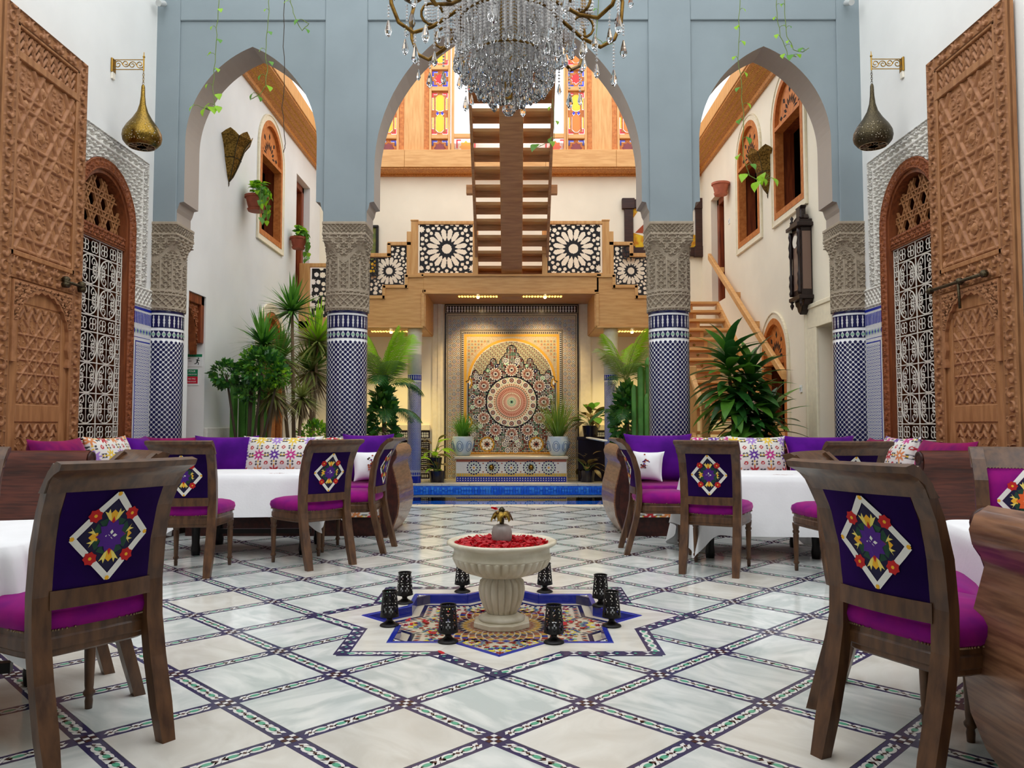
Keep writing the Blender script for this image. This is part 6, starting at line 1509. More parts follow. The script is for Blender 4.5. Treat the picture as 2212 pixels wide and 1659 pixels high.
# ---------------------------------------------------------------- pierced candle holders
def goblet():
    n, m = 72, 46; r0, r1 = .030, .040
    A, Zz = np.meshgrid(np.linspace(0, 2*PI, n+1), np.linspace(.045, .165, m), indexing='ij'); T = (Zz-.045)/.12; R = r1+(r0-r1)*T
    u = A/(2*PI)*16; v = T*11; i = np.floor(v); uu = (u+.5*(i % 2)) % 1-.5; vv = v % 1-.5
    hole = (np.abs(uu)**1+np.abs(vv)*.9 < .12) & (T > .12) & (T < .92)
    hole |= (np.abs((uu+.5) % 1-.5) < .06) & (np.abs(np.abs(vv)-.42) < .06) & (T > .12) & (T < .92)
    return np_grid('pierced_shade', np.stack([R*np.cos(A), R*np.sin(A), Zz], -1), 'black_metal', keep=~hole)
gm = goblet(); mb = MB(); mb.lathe([(.0, 0), (.042, 0), (.040, .006), (.022, .016), (.012, .026), (.014, .036), (.030, .042), (.041, .046)], 24); gb = mb.mesh('base', 'black_metal', True)
mb = MB(); mb.tube([(.0305*math.cos(2*PI*k/24), .0305*math.sin(2*PI*k/24), .166) for k in range(24)], .0028, 5, closed=True); gr_ = mb.mesh('rim', 'black_metal', True)
mb = MB(); mb.lathe([(.0, .05), (.022, .05), (.022, .085), (.0, .086)], 14); cnd = mb.mesh('candle', 'linen', True)
CHS = [(877, 1300, 'left one standing a little behind the star tip'), (845, 1348, 'leftmost of the ring on the left marble tip'), (970, 1383, 'front left one before the mosaic star'), (1195, 1384, 'front right one before the mosaic star'), (1318, 1349, 'rightmost of the ring on the right marble tip'), (1295, 1306, 'right one standing a little behind the star tip'), (1176, 1276, 'back right one half hidden by the bowl'), (1000, 1276, 'back left one half hidden by the bowl')]
for x, y, lb in CHS:
    Y = 1.1*1700/(y-917)+.03; X = CAMX+(x-1110)/1700*Y; S = 1.12
    t = thing('candle_holder', 'pierced black metal candle holder, '+lb, 'candle holder', (X, Y, .002), random.uniform(0, 1), 'candle holders round the star'); t.scale = (S*1.14, S*1.14, S)
    link('pierced_shade', gm, t); link('base', gb, t); link('rim', gr_, t); link('candle', cnd, t)
# ================================================================ hanging lanterns on scrolled brackets
def scroll_curve(pts, c, r0, r1, a0, turns, sg, n=14): return pts+[(0, 0, 0)]
def lantern(s, lb1, lb2, mt, y=8.08):
    xw = s*4.15; zb = 4.88
    t = thing('wall_bracket', lb1, 'bracket', (xw, y, zb))
    MB().box(*sorted((0, -s*.02)), -.04, .04, -.09, .06).build('wall_plate', 'gilt', t, bev=.004); MB().box(*sorted((0, -s*.02)), -.03, .03, -.16, -.08).build('junction_box', 'canvas_white', t, bev=.004)
    mb = MB(); L = .33
    mb.tube([(0, 0, .05), (-s*L, 0, .05)], .005, 5); mb.tube([(0, 0, -.055), (-s*L, 0, -.055)], .005, 5)
    for k, (cx, cz, r, sg) in enumerate(((.06, .0, .045, 1), (.14, .01, .04, -1), (.21, -.005, .04, 1), (.29, 0, .045, -1))):
        mb.tube([(-s*(cx+(r-(r-.01)*i/16)*math.cos(sg*i/16*2*PI*1.4)), 0, cz+(r-(r-.01)*i/16)*math.sin(sg*i/16*2*PI*1.4)) for i in range(17)], .005, 5)
    mb.build('scrollwork', 'gilt', t); mb = MB(); mb.lathe([(.008, -.07), (.008, .07), (.014, .08), (.005, .10), (.004, .13), (0, .135)], 8, c=(-s*L, 0, 0)); mb.build('finial', 'gilt', t)
    h = thing('hanging_lantern', lb2, 'lantern', (xw-s*.33, y, zb-.09))
    mb = MB()
    for k in range(6):
        c_, zz = k % 2, -.0-.022*k; mb.tube([((.009*math.cos(a) if c_ else 0), (0 if c_ else .009*math.cos(a)), zz+.015*math.sin(a)) for a in [2*PI*i/8 for i in range(8)]], .0028, 4, closed=True)
    mb.build('chain', mt, h)
    prof = [(.012, -.13), (.018, -.15), (.022, -.25), (.032, -.34), (.055, -.42), (.10, -.50), (.155, -.575), (.188, -.64), (.195, -.69), (.185, -.735), (.155, -.775), (.13, -.79)]
    MB().lathe(prof, 40, cap=False).build('body', mt, h, smooth=True)
    mb = MB(); mb.tube([(.13*math.cos(2*PI*k/30), .13*math.sin(2*PI*k/30), -.79) for k in range(30)], .006, 5, closed=True)
    for k in range(12): a = 2*PI*k/12; mb.tube([(.13*math.cos(a), .13*math.sin(a), -.79), (.05*math.cos(a+.6), .05*math.sin(a+.6), -.795), (.13*math.cos(a+1.0), .13*math.sin(a+1.0), -.79)], .004, 4)
    mb.build('bottom_grille', 'nail', h)
    mb = MB(); rnd = random.Random(2)
    for k in range(150):
        i = rnd.random(); zz = -.58-.18*i; r = float(np.interp(-zz, [-p[1] for p in prof], [p[0] for p in prof]))+.0015; a = rnd.uniform(0, 6.28); q = .0045
        mb.add([(r*math.cos(a+u*q/r), r*math.sin(a+u*q/r), zz+v*q) for u, v in ((-1, 0), (0, -1), (1, 0), (0, 1))], [(0, 1, 2, 3)])
    tag(mb.build('pierced_dots', 'zel_cream', h), kind='stuff')
lantern(-1, 'gilt scroll bracket holding the lantern on the left wall', 'brass teardrop lantern hanging from a bracket on the left wall', 'brass')
lantern(1, 'gilt scroll bracket holding the lantern on the right wall', 'dark bronze teardrop lantern hanging from a bracket on the right wall', 'bronze_dark')
# ---------------------------------------------------------------- brass wall sconces
def sconce(s, y, zc_, lb):
    t = thing('wall_sconce', lb, 'sconce', (s*XB2, y, zc_)); n = 5; t.scale = (1.3, 1.3, 1.15)
    for k in range(n-1):
        a0, a1 = PI*k/(n-1), PI*(k+1)/(n-1)
        def P(a, r, z): return (-s*r*math.sin(a), -r*math.cos(a), z)
        R = [(.0, -.36), (.05, -.28), (.105, -.14), (.125, -.08), (.17, .06), (.235, .16)]
        mb = MB(); mb.grid([[P(a0, r, z) for r, z in R], [P(a1, r, z) for r, z in R]]); am = (a0+a1)/2; q = [P(a0, .235, .16), P(lerp(a0, a1, .25), .232, .205), P(am, .24, .235), P(lerp(a0, a1, .75), .232, .205), P(a1, .235, .16)]; mb.add(q, [(0, 1, 2, 3, 4)])
        o = mb.build('pierced_leaf', 'brass_old', t); sd = o.modifiers.new('t', 'SOLIDIFY'); sd.thickness = .006
        mb = MB(); mb.tube([P(a1, r+.003, z) for r, z in R], .005, 5)
        for rr, zz in ((.125, -.08),): mb.tube([P(a0, rr+.003, zz), P(am, rr+.001, zz-.004), P(a1, rr+.003, zz)], .005, 5)
        mb.build('rib', 'bronze_dark', t)
    MB().lathe([(.0, -.42), (.008, -.40), (.012, -.37), (.004, -.35)], 8).build('tip', 'bronze_dark', t)
SCN = 1.3
sconce(-1, 10.92, 4.92, 'pierced brass leaf sconce on the left court wall'); sconce(1, 11.86, 5.02, 'pierced brass leaf sconce between the two upper windows on the right')
# ================================================================ plants: leaf helpers
def leaf_mesh(name, L, W, mt, curl=.2, fold=.15, shape=None, n=8):
    mb = MB(); G = []
    for i in range(n+1):
        f = i/n; w_ = (shape(f) if shape else math.sin(PI*min(1, f*.93+.07))**.8)*W/2; r = curl*f*f*L; G.append([(-w_, f*L*(1-.25*abs(curl)*f), -r+fold*w_), (0, f*L*(1-.25*abs(curl)*f), -r), (w_, f*L*(1-.25*abs(curl)*f), -r+fold*w_)])
    mb.grid(G); return mb.mesh(name, mt, True)
HEART = lambda f: (1.0*math.sin(PI*min(1, (f*1.0+.001))**.55)) if f < 1 else 0
LEAF = {k: leaf_mesh('leaf', 1, w_, m_, c, .2, sh) for k, w_, m_, c, sh in (('heart', .85, 'leaf_lime', .25, HEART), ('heartg', .85, 'leaf', .25, HEART), ('drac', .25, 'leaf_dark', .45, None), ('dracg', .25, 'leaf', .35, None), ('ovald', .5, 'leaf_dark', .2, None), ('ovalg', .5, 'leaf', .2, None), ('ovall', .5, 'leaf_lime', .2, None), ('croton', .42, 'leaf_croton', .35, None), ('crotong', .42, 'leaf_lime', .35, None))}
def put_leaf(parent, key, p, d, size, roll=0.0, name='leaf'):
    """leaf at p pointing along d"""
    q = Vector(d).normalized().to_track_quat('Y', 'Z'); e = (q.to_matrix() @ Matrix.Rotation(roll, 3, 'Y')).to_euler()
    return link(name, LEAF[key], parent, p, e, (size, size, size))
def sph(el, az): return (math.cos(el)*math.cos(az), math.cos(el)*math.sin(az), math.sin(el))
# ---- trailing wall planters on the court walls
def planter(label, x, y, z, s, pot='terracotta', leaves=0, seed=0, r=.15, trail=0, key=('heart', 'heartg')):
    t = thing('wall_planter', label, 'planter', (x, y, z)); rn = random.Random(seed); h = r*1.3
    MB().lathe([(.0, -h), (r*.62, -h), (r*.72, -h*.75), (r*.9, -.04), (r*1.02, -.035), (r*1.02, 0), (r*.9, 0), (r*.86, -.05), (0, -.05)], 28).build('pot', pot, t, smooth=False, auto=40)
    MB().lathe([(0, -h-.015), (r*.7, -h-.015), (r*.78, -h+.02), (r*.72, -h+.02), (r*.62, -h)], 28).build('saucer', pot, t, auto=40)
    if leaves:
        MB().lathe([(0, -.04), (r*.86, -.045)], 16).build('soil', 'soil', t)
        for k in range(leaves):
            az = rn.uniform(0, 6.28); el = rn.uniform(.05, 1.35); L = rn.uniform(.5, 1.5)*r; d = sph(el, az); p = (d[0]*L*.75, d[1]*L*.75, d[2]*L*.95)
            if s and p[0]*s > .04: p = (-p[0], p[1], p[2])
            put_leaf(t, rn.choice(key), p, sph(el-.9, az+rn.uniform(-.6, .6)), rn.uniform(.45, .8)*r, rn.uniform(-.5, .5))
        mb = MB()
        for k in range(trail):
            az = rn.uniform(-.9, .9)+(0 if s < 0 else PI); P = [(r*.8*math.cos(az)*(1+.5*f)+0, r*.8*math.sin(az)*(1+f*.8)-f*.05, .05+.1*math.sin(f*3)-.42*f*f*rn.uniform(.6, 1.3)) for f in [i/7 for i in range(8)]]
            mb.tube(P, .004, 4)
            for q in P[2:]: put_leaf(t, rn.choice(key), q, (rn.uniform(-.5, .5), rn.uniform(-.6, .6), -.7), rn.uniform(.5, .8)*r, rn.uniform(-.5, .5))
        if trail: mb.build('vine_stem', 'stem_green', t)
planter('terracotta wall pot with trailing lime green pothos near the left upper window', -3.76, 11.55, 4.50, -1, leaves=90, seed=1, r=.17, trail=4)
planter('bushy green pothos in a small wall pot by the left landing door', -3.79, 13.95, 4.45, -1, leaves=110, seed=2, r=.15, trail=4, key=('heart', 'heartg', 'heartg'))
planter('empty terracotta wall pot on the right court wall', 3.80, 14.0, 5.45, 1, 'terracotta_light', 0, 3, .16)
# ---- vines hanging down in front of the arcade
def vine(label, pts, seed, size=.10, every=2, droop=True, key=('heart', 'heartg', 'heart')):
    t = thing('hanging_vine', label, 'vine', pts[0]); rn = random.Random(seed); P = [Vector(p)-Vector(pts[0]) for p in pts]; D = []
    for a, b in zip(P[:-1], P[1:]):
        for k in range(4): D.append(a.lerp(b, k/4)+Vector((rn.uniform(-.008, .008), rn.uniform(-.008, .008), 0)))
    D.append(P[-1]); mb = MB(); mb.tube([p[:] for p in D], .0045, 5); mb.build('vine_stem', 'stem_green' if seed != 9 else 'stem_dark', t)
    if every:
        for k in range(2, len(D), every):
            f = k/len(D); sgn = 1 if (k//every) % 2 else -1; sz = size*(.45+.55*f)*rn.uniform(.75, 1.15); p = D[k]; q = p+Vector((sgn*.05*(.5+f), -.02, .015)); mb = MB(); mb.tube([p[:], (p+(q-p)*.5+Vector((0, 0, .012)))[:], q[:]], .003, 4); mb.build('leaf_stalk', 'stem_green', t)
            put_leaf(t, rn.choice(key), q[:], (sgn*rn.uniform(.2, .7), -.45, -rn.uniform(.5, 1.0)), sz, rn.uniform(-.4, .4))
def fx(x, y, Y): return (CAMX+(x-1110)/1700*Y, Y, CAMZ+(917-y)/1700*Y)
def vp(L, Y): return [fx(x, y, Y) for x, y in L]
vine('leafy vine hanging left of the left arch with a curled tip', vp([(456, -40), (452, 40), (450, 100), (446, 170), (452, 215), (440, 225), (420, 218)], 8.80), 1, .13)
vine('thin vine hanging before the apex of the left arch', vp([(568, -40), (564, 40), (560, 90), (566, 130), (562, 170), (548, 190), (530, 200)], 8.85), 2, .12, 3)
vine('bare dark vine stem hanging down inside the left arch', vp([(602, -40), (600, 60), (604, 150), (600, 220), (608, 300), (604, 320)], 8.9), 9, .08, 0)
vine('short curling vine with one bright leaf near the left pier', vp([(612, -40), (620, 5), (640, 45), (655, 30), (640, 20)], 8.9), 4, .12, 6)
vine('long leafy vine hanging before the right arch down to the window', vp([(1612, -40), (1608, 40), (1606, 110), (1612, 180), (1616, 250), (1612, 330), (1628, 372), (1655, 390), (1668, 372)], 8.80), 5, .15)
vine('short vine with a curled tip right of the right arch apex', vp([(1692, -40), (1694, 20), (1700, 60), (1716, 104), (1734, 106)], 8.9), 6, .10)
vine('second short curling vine at the top right of the right arch', vp([(1708, -40), (1712, 20), (1714, 60), (1728, 90), (1748, 96), (1762, 86)], 8.85), 7, .08, 4)
vine('vine climbing in front of the upper central stair', vp([(1196, 200), (1198, 240), (1200, 290), (1180, 300), (1160, 310)], 11.6), 8, .17, 3)
vine('thin vine curling beside the right chandelier arm', vp([(1300, -60), (1292, 60), (1310, 80), (1330, 75)], 9.05), 10, .10, 5)
# ---- yucca style plants: rosettes of narrow leaves on bare stems
def rosette_leaves(n, L, W, mt, seed, el0=-.5, el1=1.45, droop=.25):
    rn = random.Random(seed); mb = MB()
    for k in range(n):
        el = lerp(el0, el1, (k+rn.random())/n); az = rn.uniform(0, 6.28); l = L*rn.uniform(.75, 1.1); c, s = math.cos(az), math.sin(az); G = []
        for i in range(6):
            f = i/5; r = l*f*math.cos(el); z = l*f*math.sin(el)-droop*l*f*f*max(.15, math.cos(el)); w_ = W/2*(1-f**2.2)*(.6+.4*min(1, f*5)); G.append([(r*c-s*w_, r*s+c*w_, z), (r*c+s*w_, r*s-c*w_, z)])
        mb.grid(G)
    return mb.mesh('leaf_rosette', mt, True)
YR = {'fresh': rosette_leaves(80, .60, .045, 'leaf', 1, .0), 'lime': rosette_leaves(70, .72, .05, 'leaf_lime', 2, .35, 1.5, .12), 'dry': rosette_leaves(70, .55, .04, 'leaf_dry', 3, -1.45, -.1, .1), 'olive': rosette_leaves(110, .58, .042, 'leaf_olive', 4, -.6, 1.2), 'dark': rosette_leaves(70, .50, .032, 'leaf_dark', 5, -.3, .9)}
def yucca(label, x, y, heads, z0=.30):
    t = thing('yucca_plant', label, 'plant', (x, y, 0)); 
    MB().lathe([(0, 0), (.16, 0), (.20, z0), (.18, z0), (.16, z0-.03), (0, z0-.03)], 20).build('pot', 'terracotta', t, auto=40)
    for hx, hy, hz, kinds, sc_ in heads:
        MB().tube([(hx*.15, hy*.15, z0-.03), (hx*.5, hy*.5, hz*.45), (hx, hy, hz)], [.035, .028, .022], 7).build('stem', 'stem', t, smooth=True)
        for kd in kinds: link('leaf_rosette', YR[kd], t, (hx, hy, hz), (random.uniform(-.15, .15), random.uniform(-.15, .15), random.uniform(0, 6)), (sc_, sc_, sc_))
def W(x, Y): return CAMX+(x-1110)/1700*Y
def Zp(y, Y): return CAMZ+(917-y)/1700*Y
Yy = 11.5
yucca('tall spiky yucca with green crown standing in front of the left balustrade', W(640, Yy), Yy, [(W(628, Yy)-W(640, Yy), 0, Zp(672, Yy), ('fresh', 'dark'), 1.0), (W(600, Yy)-W(640, Yy), .1, Zp(775, Yy), ('olive', 'fresh', 'dry'), .95), (W(655, Yy)-W(640, Yy), -.1, Zp(860, Yy), ('olive', 'dry'), .75)])
Yz = 12.9
yucca('lime leaved yucca just left of the left column', W(672, Yz), Yz, [(W(684, Yz)-W(672, Yz), 0, Zp(740, Yz), ('lime', 'olive'), 1.12), (W(668, Yz)-W(672, Yz), .1, Zp(800, Yz), ('olive', 'fresh', 'dry'), 1.1)])
Yx = 10.7
yucca('young yucca with upright leaves above the cactus on the left', W(566, Yx), Yx, [(0, 0, Zp(745, Yx), ('fresh', 'dark'), .95), (.12, .1, Zp(850, Yx), ('dry', 'olive'), .8)])
# ---- columnar cactus cluster
def cactus(label, x, y, cols, seed, z0=.25):
    t = thing('cactus', label, 'plant', (x, y, 0)); rn = random.Random(seed)
    MB().lathe([(0, 0), (.22, 0), (.27, z0), (.24, z0), (.22, z0-.03), (0, z0-.03)], 24).build('pot', 'terracotta', t, auto=40)
    for cx, cy, h, r in cols:
        mb = MB(); pr = [(r*.8, z0-.04), (r, z0+.15), (r*.95, h*.6), (r, h-.08), (r*.6, h-.02), (0, h)]
        mb.lathe(pr, 40, flute=lambda a, k: 1-.22*(abs(math.sin(a*2.5))**.7), c=(cx, cy, 0)); mb.build('cactus_column', 'cactus', t, smooth=True)
    return t
Yc = 10.7
cactus('cluster of tall ribbed green cactus columns behind the left sofa', W(530, Yc), Yc, [(W(505, Yc)-W(530, Yc), 0, Zp(800, Yc), .055), (W(525, Yc)-W(530, Yc), .08, Zp(775, Yc), .06), (W(545, Yc)-W(530, Yc), -.06, Zp(790, Yc), .065), (W(566, Yc)-W(530, Yc), .06, Zp(830, Yc), .055), (W(515, Yc)-W(530, Yc), .14, Zp(845, Yc), .05), (W(555, Yc)-W(530, Yc), .16, Zp(760, Yc), .05)], 1)
Yc = 13.6
cactus('lit green cactus columns between the right columns', W(1392, Yc), Yc, [(W(1385, Yc)-W(1392, Yc), 0, Zp(790, Yc), .07), (W(1402, Yc)-W(1392, Yc), .05, Zp(770, Yc), .065), (W(1372, Yc)-W(1392, Yc), .1, Zp(830, Yc), .06), (W(1395, Yc)-W(1392, Yc), -.12, Zp(850, Yc), .055)], 2)
# ---- small leaved trees and shrubs
def bush(mb_seed, n, rx, rz, size, mts=('leaf_dark',)):
    rn = random.Random(mb_seed); mb = MB()
    for k in range(n):
        el, az = rn.uniform(-1.2, 1.5), rn.uniform(0, 6.28); d = Vector(sph(el, az)); q = rn.uniform(.55, 1.0); p = Vector((d.x*rx*q, d.y*rx*q, d.z*rz*q)); u = (d+Vector((rn.uniform(-.7, .7), rn.uniform(-.7, .7), rn.uniform(-.7, .4)))).normalized(); v = u.cross(Vector((rn.random(), rn.random(), rn.random()))).normalized(); s = size*rn.uniform(.6, 1.2); mi = 0 if rn.random() < .62 or len(mts) < 2 else 1
        mb.add([p[:], (p+u*s*.5+v*s*.3)[:], (p+u*s)[:], (p+u*s*.5-v*s*.3)[:]], [(0, 1, 2, 3)], mi)
    return mb.mesh('foliage', list(mts), False)
def shrub(label, x, y, crowns, z0=.25, stems=True):
    t = thing('shrub', label, 'plant', (x, y, 0)); MB().lathe([(0, 0), (.17, 0), (.21, z0), (.19, z0), (.17, z0-.03), (0, z0-.03)], 20).build('pot', 'terracotta', t, auto=40)
    for k, (cx, cy, cz, rx, rz, n, sz, mts) in enumerate(crowns):
        o = link('foliage', bush(k*7+int(cz*100), n, rx, rz, sz, mts), t, (cx, cy, cz)); o['kind'] = 'stuff'
        if stems: MB().tube([(cx*.1, cy*.1, z0-.03), (cx*.6, cy*.6, cz*.6), (cx, cy, cz)], [.022, .018, .012], 6).build('stem', 'stem_dark', t, smooth=True)
    return t
Ys = 10.2
shrub('small leaved dark green ficus balls above the cactus on the left', W(535, Ys), Ys, [(W(487, Ys)-W(535, Ys), 0, Zp(808, Ys), .19, .17, 560, .075, ('leaf_dark', 'leaf')), (W(565, Ys)-W(535, Ys), 0, Zp(796, Ys), .29, .25, 1100, .08, ('leaf_dark', 'leaf')), (W(536, Ys)-W(535, Ys), .05, Zp(845, Ys), .17, .14, 380, .065, ('leaf_dark', 'leaf')), (W(600, Ys)-W(535, Ys), 0, Zp(812, Ys), .16, .14, 300, .07, ('leaf', 'leaf_lime')), (W(540, Ys)-W(535, Ys), .1, Zp(775, Ys), .15, .14, 260, .07, ('leaf_lime', 'leaf'))])
shrub('low bushy green shrub behind the left sofa beside the column', W(680, 12.2), 12.2, [(0, 0, .92, .27, .24, 700, .075, ('leaf', 'leaf_lime'))], .5)
# ---- palms
def frond(L, n, lw, ll, mt, arch, seed):
    rn = random.Random(seed); mb = MB(); P = []
    for i in range(15):
        f = i/14; P.append(Vector((0, L*(f-.18*arch*f*f), L*(.62*f-.70*arch*f*f))))
    mb.tube([p[:] for p in P], [.008*(1-.8*i/14) for i in range(15)], 5, 1)
    for k in range(n):
        f = .14+.86*k/(n-1); i = min(13, int(f*14)); p = P[i].lerp(P[i+1], f*14-i); t = (P[i+1]-P[i]).normalized(); l = ll*math.sin(PI*(.12+.84*f))**.7*rn.uniform(.85, 1.1)
        for sx in (-1, 1):
            d = (Vector((sx, 0, 0))*.85+t*.65+Vector((0, 0, -.18))).normalized(); q = p+d*l; m_ = p+d*l*.5+Vector((0, 0, .02*l)); w_ = t*lw*.5; q2 = q+Vector((0, 0, -.22*l)); mb.add([(p-w_*.5)[:], (m_-w_)[:], q2[:], (m_+w_)[:], (p+w_*.5)[:]], [(0, 1, 2, 3, 4)], 0)
    return mb.mesh('frond', [mt, 'stem_green'], False)
FR = [frond(1.0, 26, .03, .40, 'leaf_palm', .75, 1), frond(1.0, 26, .03, .38, 'leaf_lime', .45, 2), frond(1.0, 24, .03, .36, 'leaf_dark', 1.0, 3), frond(1.0, 24, .03, .36, 'leaf_olive', .6, 4)]
def palm(label, x, y, spec, z0=.35, bushy=0):
    t = thing('palm', label, 'plant', (x, y, 0)); MB().lathe([(0, 0), (.18, 0), (.22, z0), (.2, z0), (.18, z0-.03), (0, z0-.03)], 20).build('pot', 'terracotta', t, auto=40)
    for z, az, tilt, L, kd in spec: link('frond', FR[kd], t, (.02*math.cos(az), .02*math.sin(az), z), (tilt, 0, az), (L, L, L))
    MB().tube([(0, 0, z0-.03), (.02, 0, .9), (0, .02, 1.5)], [.05, .04, .03], 7).build('stem', 'stem', t, smooth=True)
    if bushy: o = link('foliage', bush(bushy, 900, .22, .75, .16, ('leaf_dark', 'leaf')), t, (0, 0, 1.05)); o['kind'] = 'stuff'
random.seed(9)
sp = [(1.75, PI*1.5+.0+a, ti+.15, L*1.25, k) for a, ti, L, k in ((.2, .9, .9, 1), (.9, .55, .95, 1), (1.6, .3, .85, 0), (-.5, .75, .85, 1), (-1.1, .3, .75, 0), (2.4, .6, .8, 3), (3.1, .8, .8, 1), (-2.0, .5, .8, 0), (-1.5, 0, .8, 2), (1.2, -.1, .8, 0), (.4, -.2, .7, 2), (2.0, -.1, .75, 0))]
palm('tall palm with lamp lit yellow fronds left of the mosaic wall', W(838, 13.9)-.08, 13.9, sp+[(1.3, a, -.1, .85, 2) for a in (0, 1.1, 2.3, 3.4, 4.6, 5.6)], .35, 31)
palm('tall palm with drooping fronds right of the mosaic wall', W(1362, 13.5), 14.0, [(1.85, PI*1.5+a, ti+.1, L*1.2, k) for a, ti, L, k in ((.3, .6, .8, 3), (-.6, .75, .85, 1), (1.2, .5, .8, 1), (-1.3, .2, .7, 0), (2.4, .5, .8, 3), (3.4, .7, .8, 1), (.0, -.1, .7, 0), (1.9, 0, .7, 2), (-2.2, .3, .7, 3))]+[(1.3, a, -.1, .8, 2) for a in (.4, 1.5, 2.9, 4.2, 5.4)], .35, 33)
# ---- glossy dracaena in front of the right stair
dt = thing('dracaena', 'large glossy dracaena standing in front of the right wooden stair', 'plant', (W(1610, 10.1), 10.1, 0)); rn = random.Random(12)
MB().lathe([(0, 0), (.2, 0), (.25, .4), (.22, .4), (.2, .36), (0, .36)], 24).build('pot', 'terracotta', dt, auto=40)
for hx, hz, top in ((-.22, 2.05, 1), (.06, 1.80, 0), (.30, 1.30, 0), (-.05, 1.40, 0)):
    MB().tube([(hx*.2, 0, .36), (hx*.7, 0, hz*.5), (hx, 0, hz)], [.03, .026, .02], 7).build('stem', 'stem', dt, smooth=True)
    NL = 74 if top else 62
    for k in range(NL):
        f = k/(NL-1); z = hz-.75*(1-f); az = k*2.4+rn.uniform(-.3, .3); el = lerp(-.25, 1.2 if k < NL-4 else 1.5, f**1.5); fr = hz*.5/hz
        xs = lerp(hx*.72, hx, min(1, max(0, (z-hz*.5)/(hz*.5))))
        put_leaf(dt, 'drac' if rn.random() < .6 else 'dracg', (xs, 0, z), sph(el, az), rn.uniform(.46, .66)*(1 if el < 1 else .85), 0)
# ---- leafy potted plants by the wall fountain
def croton(label, x, y, z, n, size, seed, keys=('croton', 'crotong'), pot=None):
    t = thing('leafy_plant', label, 'plant', (x, y, z)); rn = random.Random(seed)
    MB().lathe([(0, 0), (.13, 0), (.16, .22), (.14, .22), (.13, .19), (0, .19)], 20).build('pot', pot or 'zel_black', t, auto=40)
    for k in range(n):
        az = rn.uniform(0, 6.28); el = rn.uniform(.1, 1.4); L = rn.uniform(.1, .32)*size/.3; d = sph(el, az); p = (d[0]*L, d[1]*L, .2+d[2]*L*1.3); 
        if k < 10: MB().tube([(0, 0, .18), (p[0]*.5, p[1]*.5, .2+(p[2]-.2)*.6), p], .006, 5).build('stem', 'stem_green', t)
        put_leaf(t, rn.choice(keys), p, sph(el-.5, az), rn.uniform(.7, 1.1)*size, rn.uniform(-.4, .4))
croton('broad leaved olive plant on the dark tiled planter right of the mosaic wall', W(1275, 15.5), 15.5, .86, 34, .34, 1, ('croton', 'ovalg', 'croton'))
croton('low reddish plant at the foot of the right dark tiles', W(1268, 15.2), 15.2, 0, 24, .26, 2, ('croton',))
croton('reddish croton left of the mosaic wall', W(938, 15.2), 15.2, .25, 24, .28, 3, ('croton', 'crotong'))
croton('low lime leaved plant at the pool edge left of the bench', W(945, 15.0), 15.0, 0, 16, .26, 4, ('crotong', 'croton'))
t = thing('planter_box', 'dark tiled planter box right of the mosaic wall', 'planter', (W(1275, 15.5), 15.5, 0)); MB().box(-.26, .26, -.18, .2, 0, .86).build('box_body', 'zel_black', t, bev=.006); MB().box(-.28, .28, -.2, .22, .80, .865).build('box_rim', 'zel_black', t, bev=.006)
# ---- blue painted pots with grass on the bench
def grass(n, L, W_, seed, mt, spread=.55):
    rn = random.Random(seed); mb = MB()
    for k in range(n):
        az = rn.uniform(0, 6.28); el = rn.uniform(.75, 1.5); l = L*rn.uniform(.6, 1.1); c, s = math.cos(az), math.sin(az); G = []; b = rn.uniform(0, .07)
        for i in range(6): f = i/5; r = b+l*f*math.cos(el)*(1+f*spread); z = l*(f*math.sin(el)-.35*f*f*f*(1.5-el)); w_ = W_*(1-f*.9); G.append([(r*c-s*w_, r*s+c*w_, z), (r*c+s*w_, r*s-c*w_, z)])
        mb.grid(G)
    return mb.mesh('grass_blades', mt, True)
for x, lb, sd, L, mt in ((W(1000, 15.45), 'blue painted pot with mounded green grass on the left of the bench', 1, .52, 'leaf'), (W(1205, 15.45), 'blue painted pot with tall upright grass on the right of the bench', 2, .95, 'leaf_palm')):
    t = thing('grass_pot', lb, 'potted plant', (x, 15.45, .49))
    MB().lathe([(0, 0), (.13, 0), (.15, .03), (.21, .16), (.225, .26), (.20, .35), (.20, .38), (.185, .38), (.185, .34), (0, .34)], 32).build('pot', 'pot_blue', t, smooth=True)
    mb = MB()
    for k in range(7):
        a = 2*PI*k/7
        for rr, zz in ((.06, .10), (.035, .06)):
            P = []
            for q in range(17): b_ = 2*PI*q/16; h = .19+zz*math.sin(b_); r = float(np.interp(h, [0, .03, .16, .26, .35], [.13, .15, .21, .225, .20]))+.002; aa = a+rr/r*math.cos(b_)*1.1; P.append((r*math.cos(aa), r*math.sin(aa), h))
            mb.tube(P, .005, 4)
    mb.build('painted_ovals', 'pot_line', t)
    g = link('grass_blades', grass(300, L, .009, sd, mt, .55 if sd == 1 else .05), t, (0, 0, .34)); g['kind'] = 'stuff'
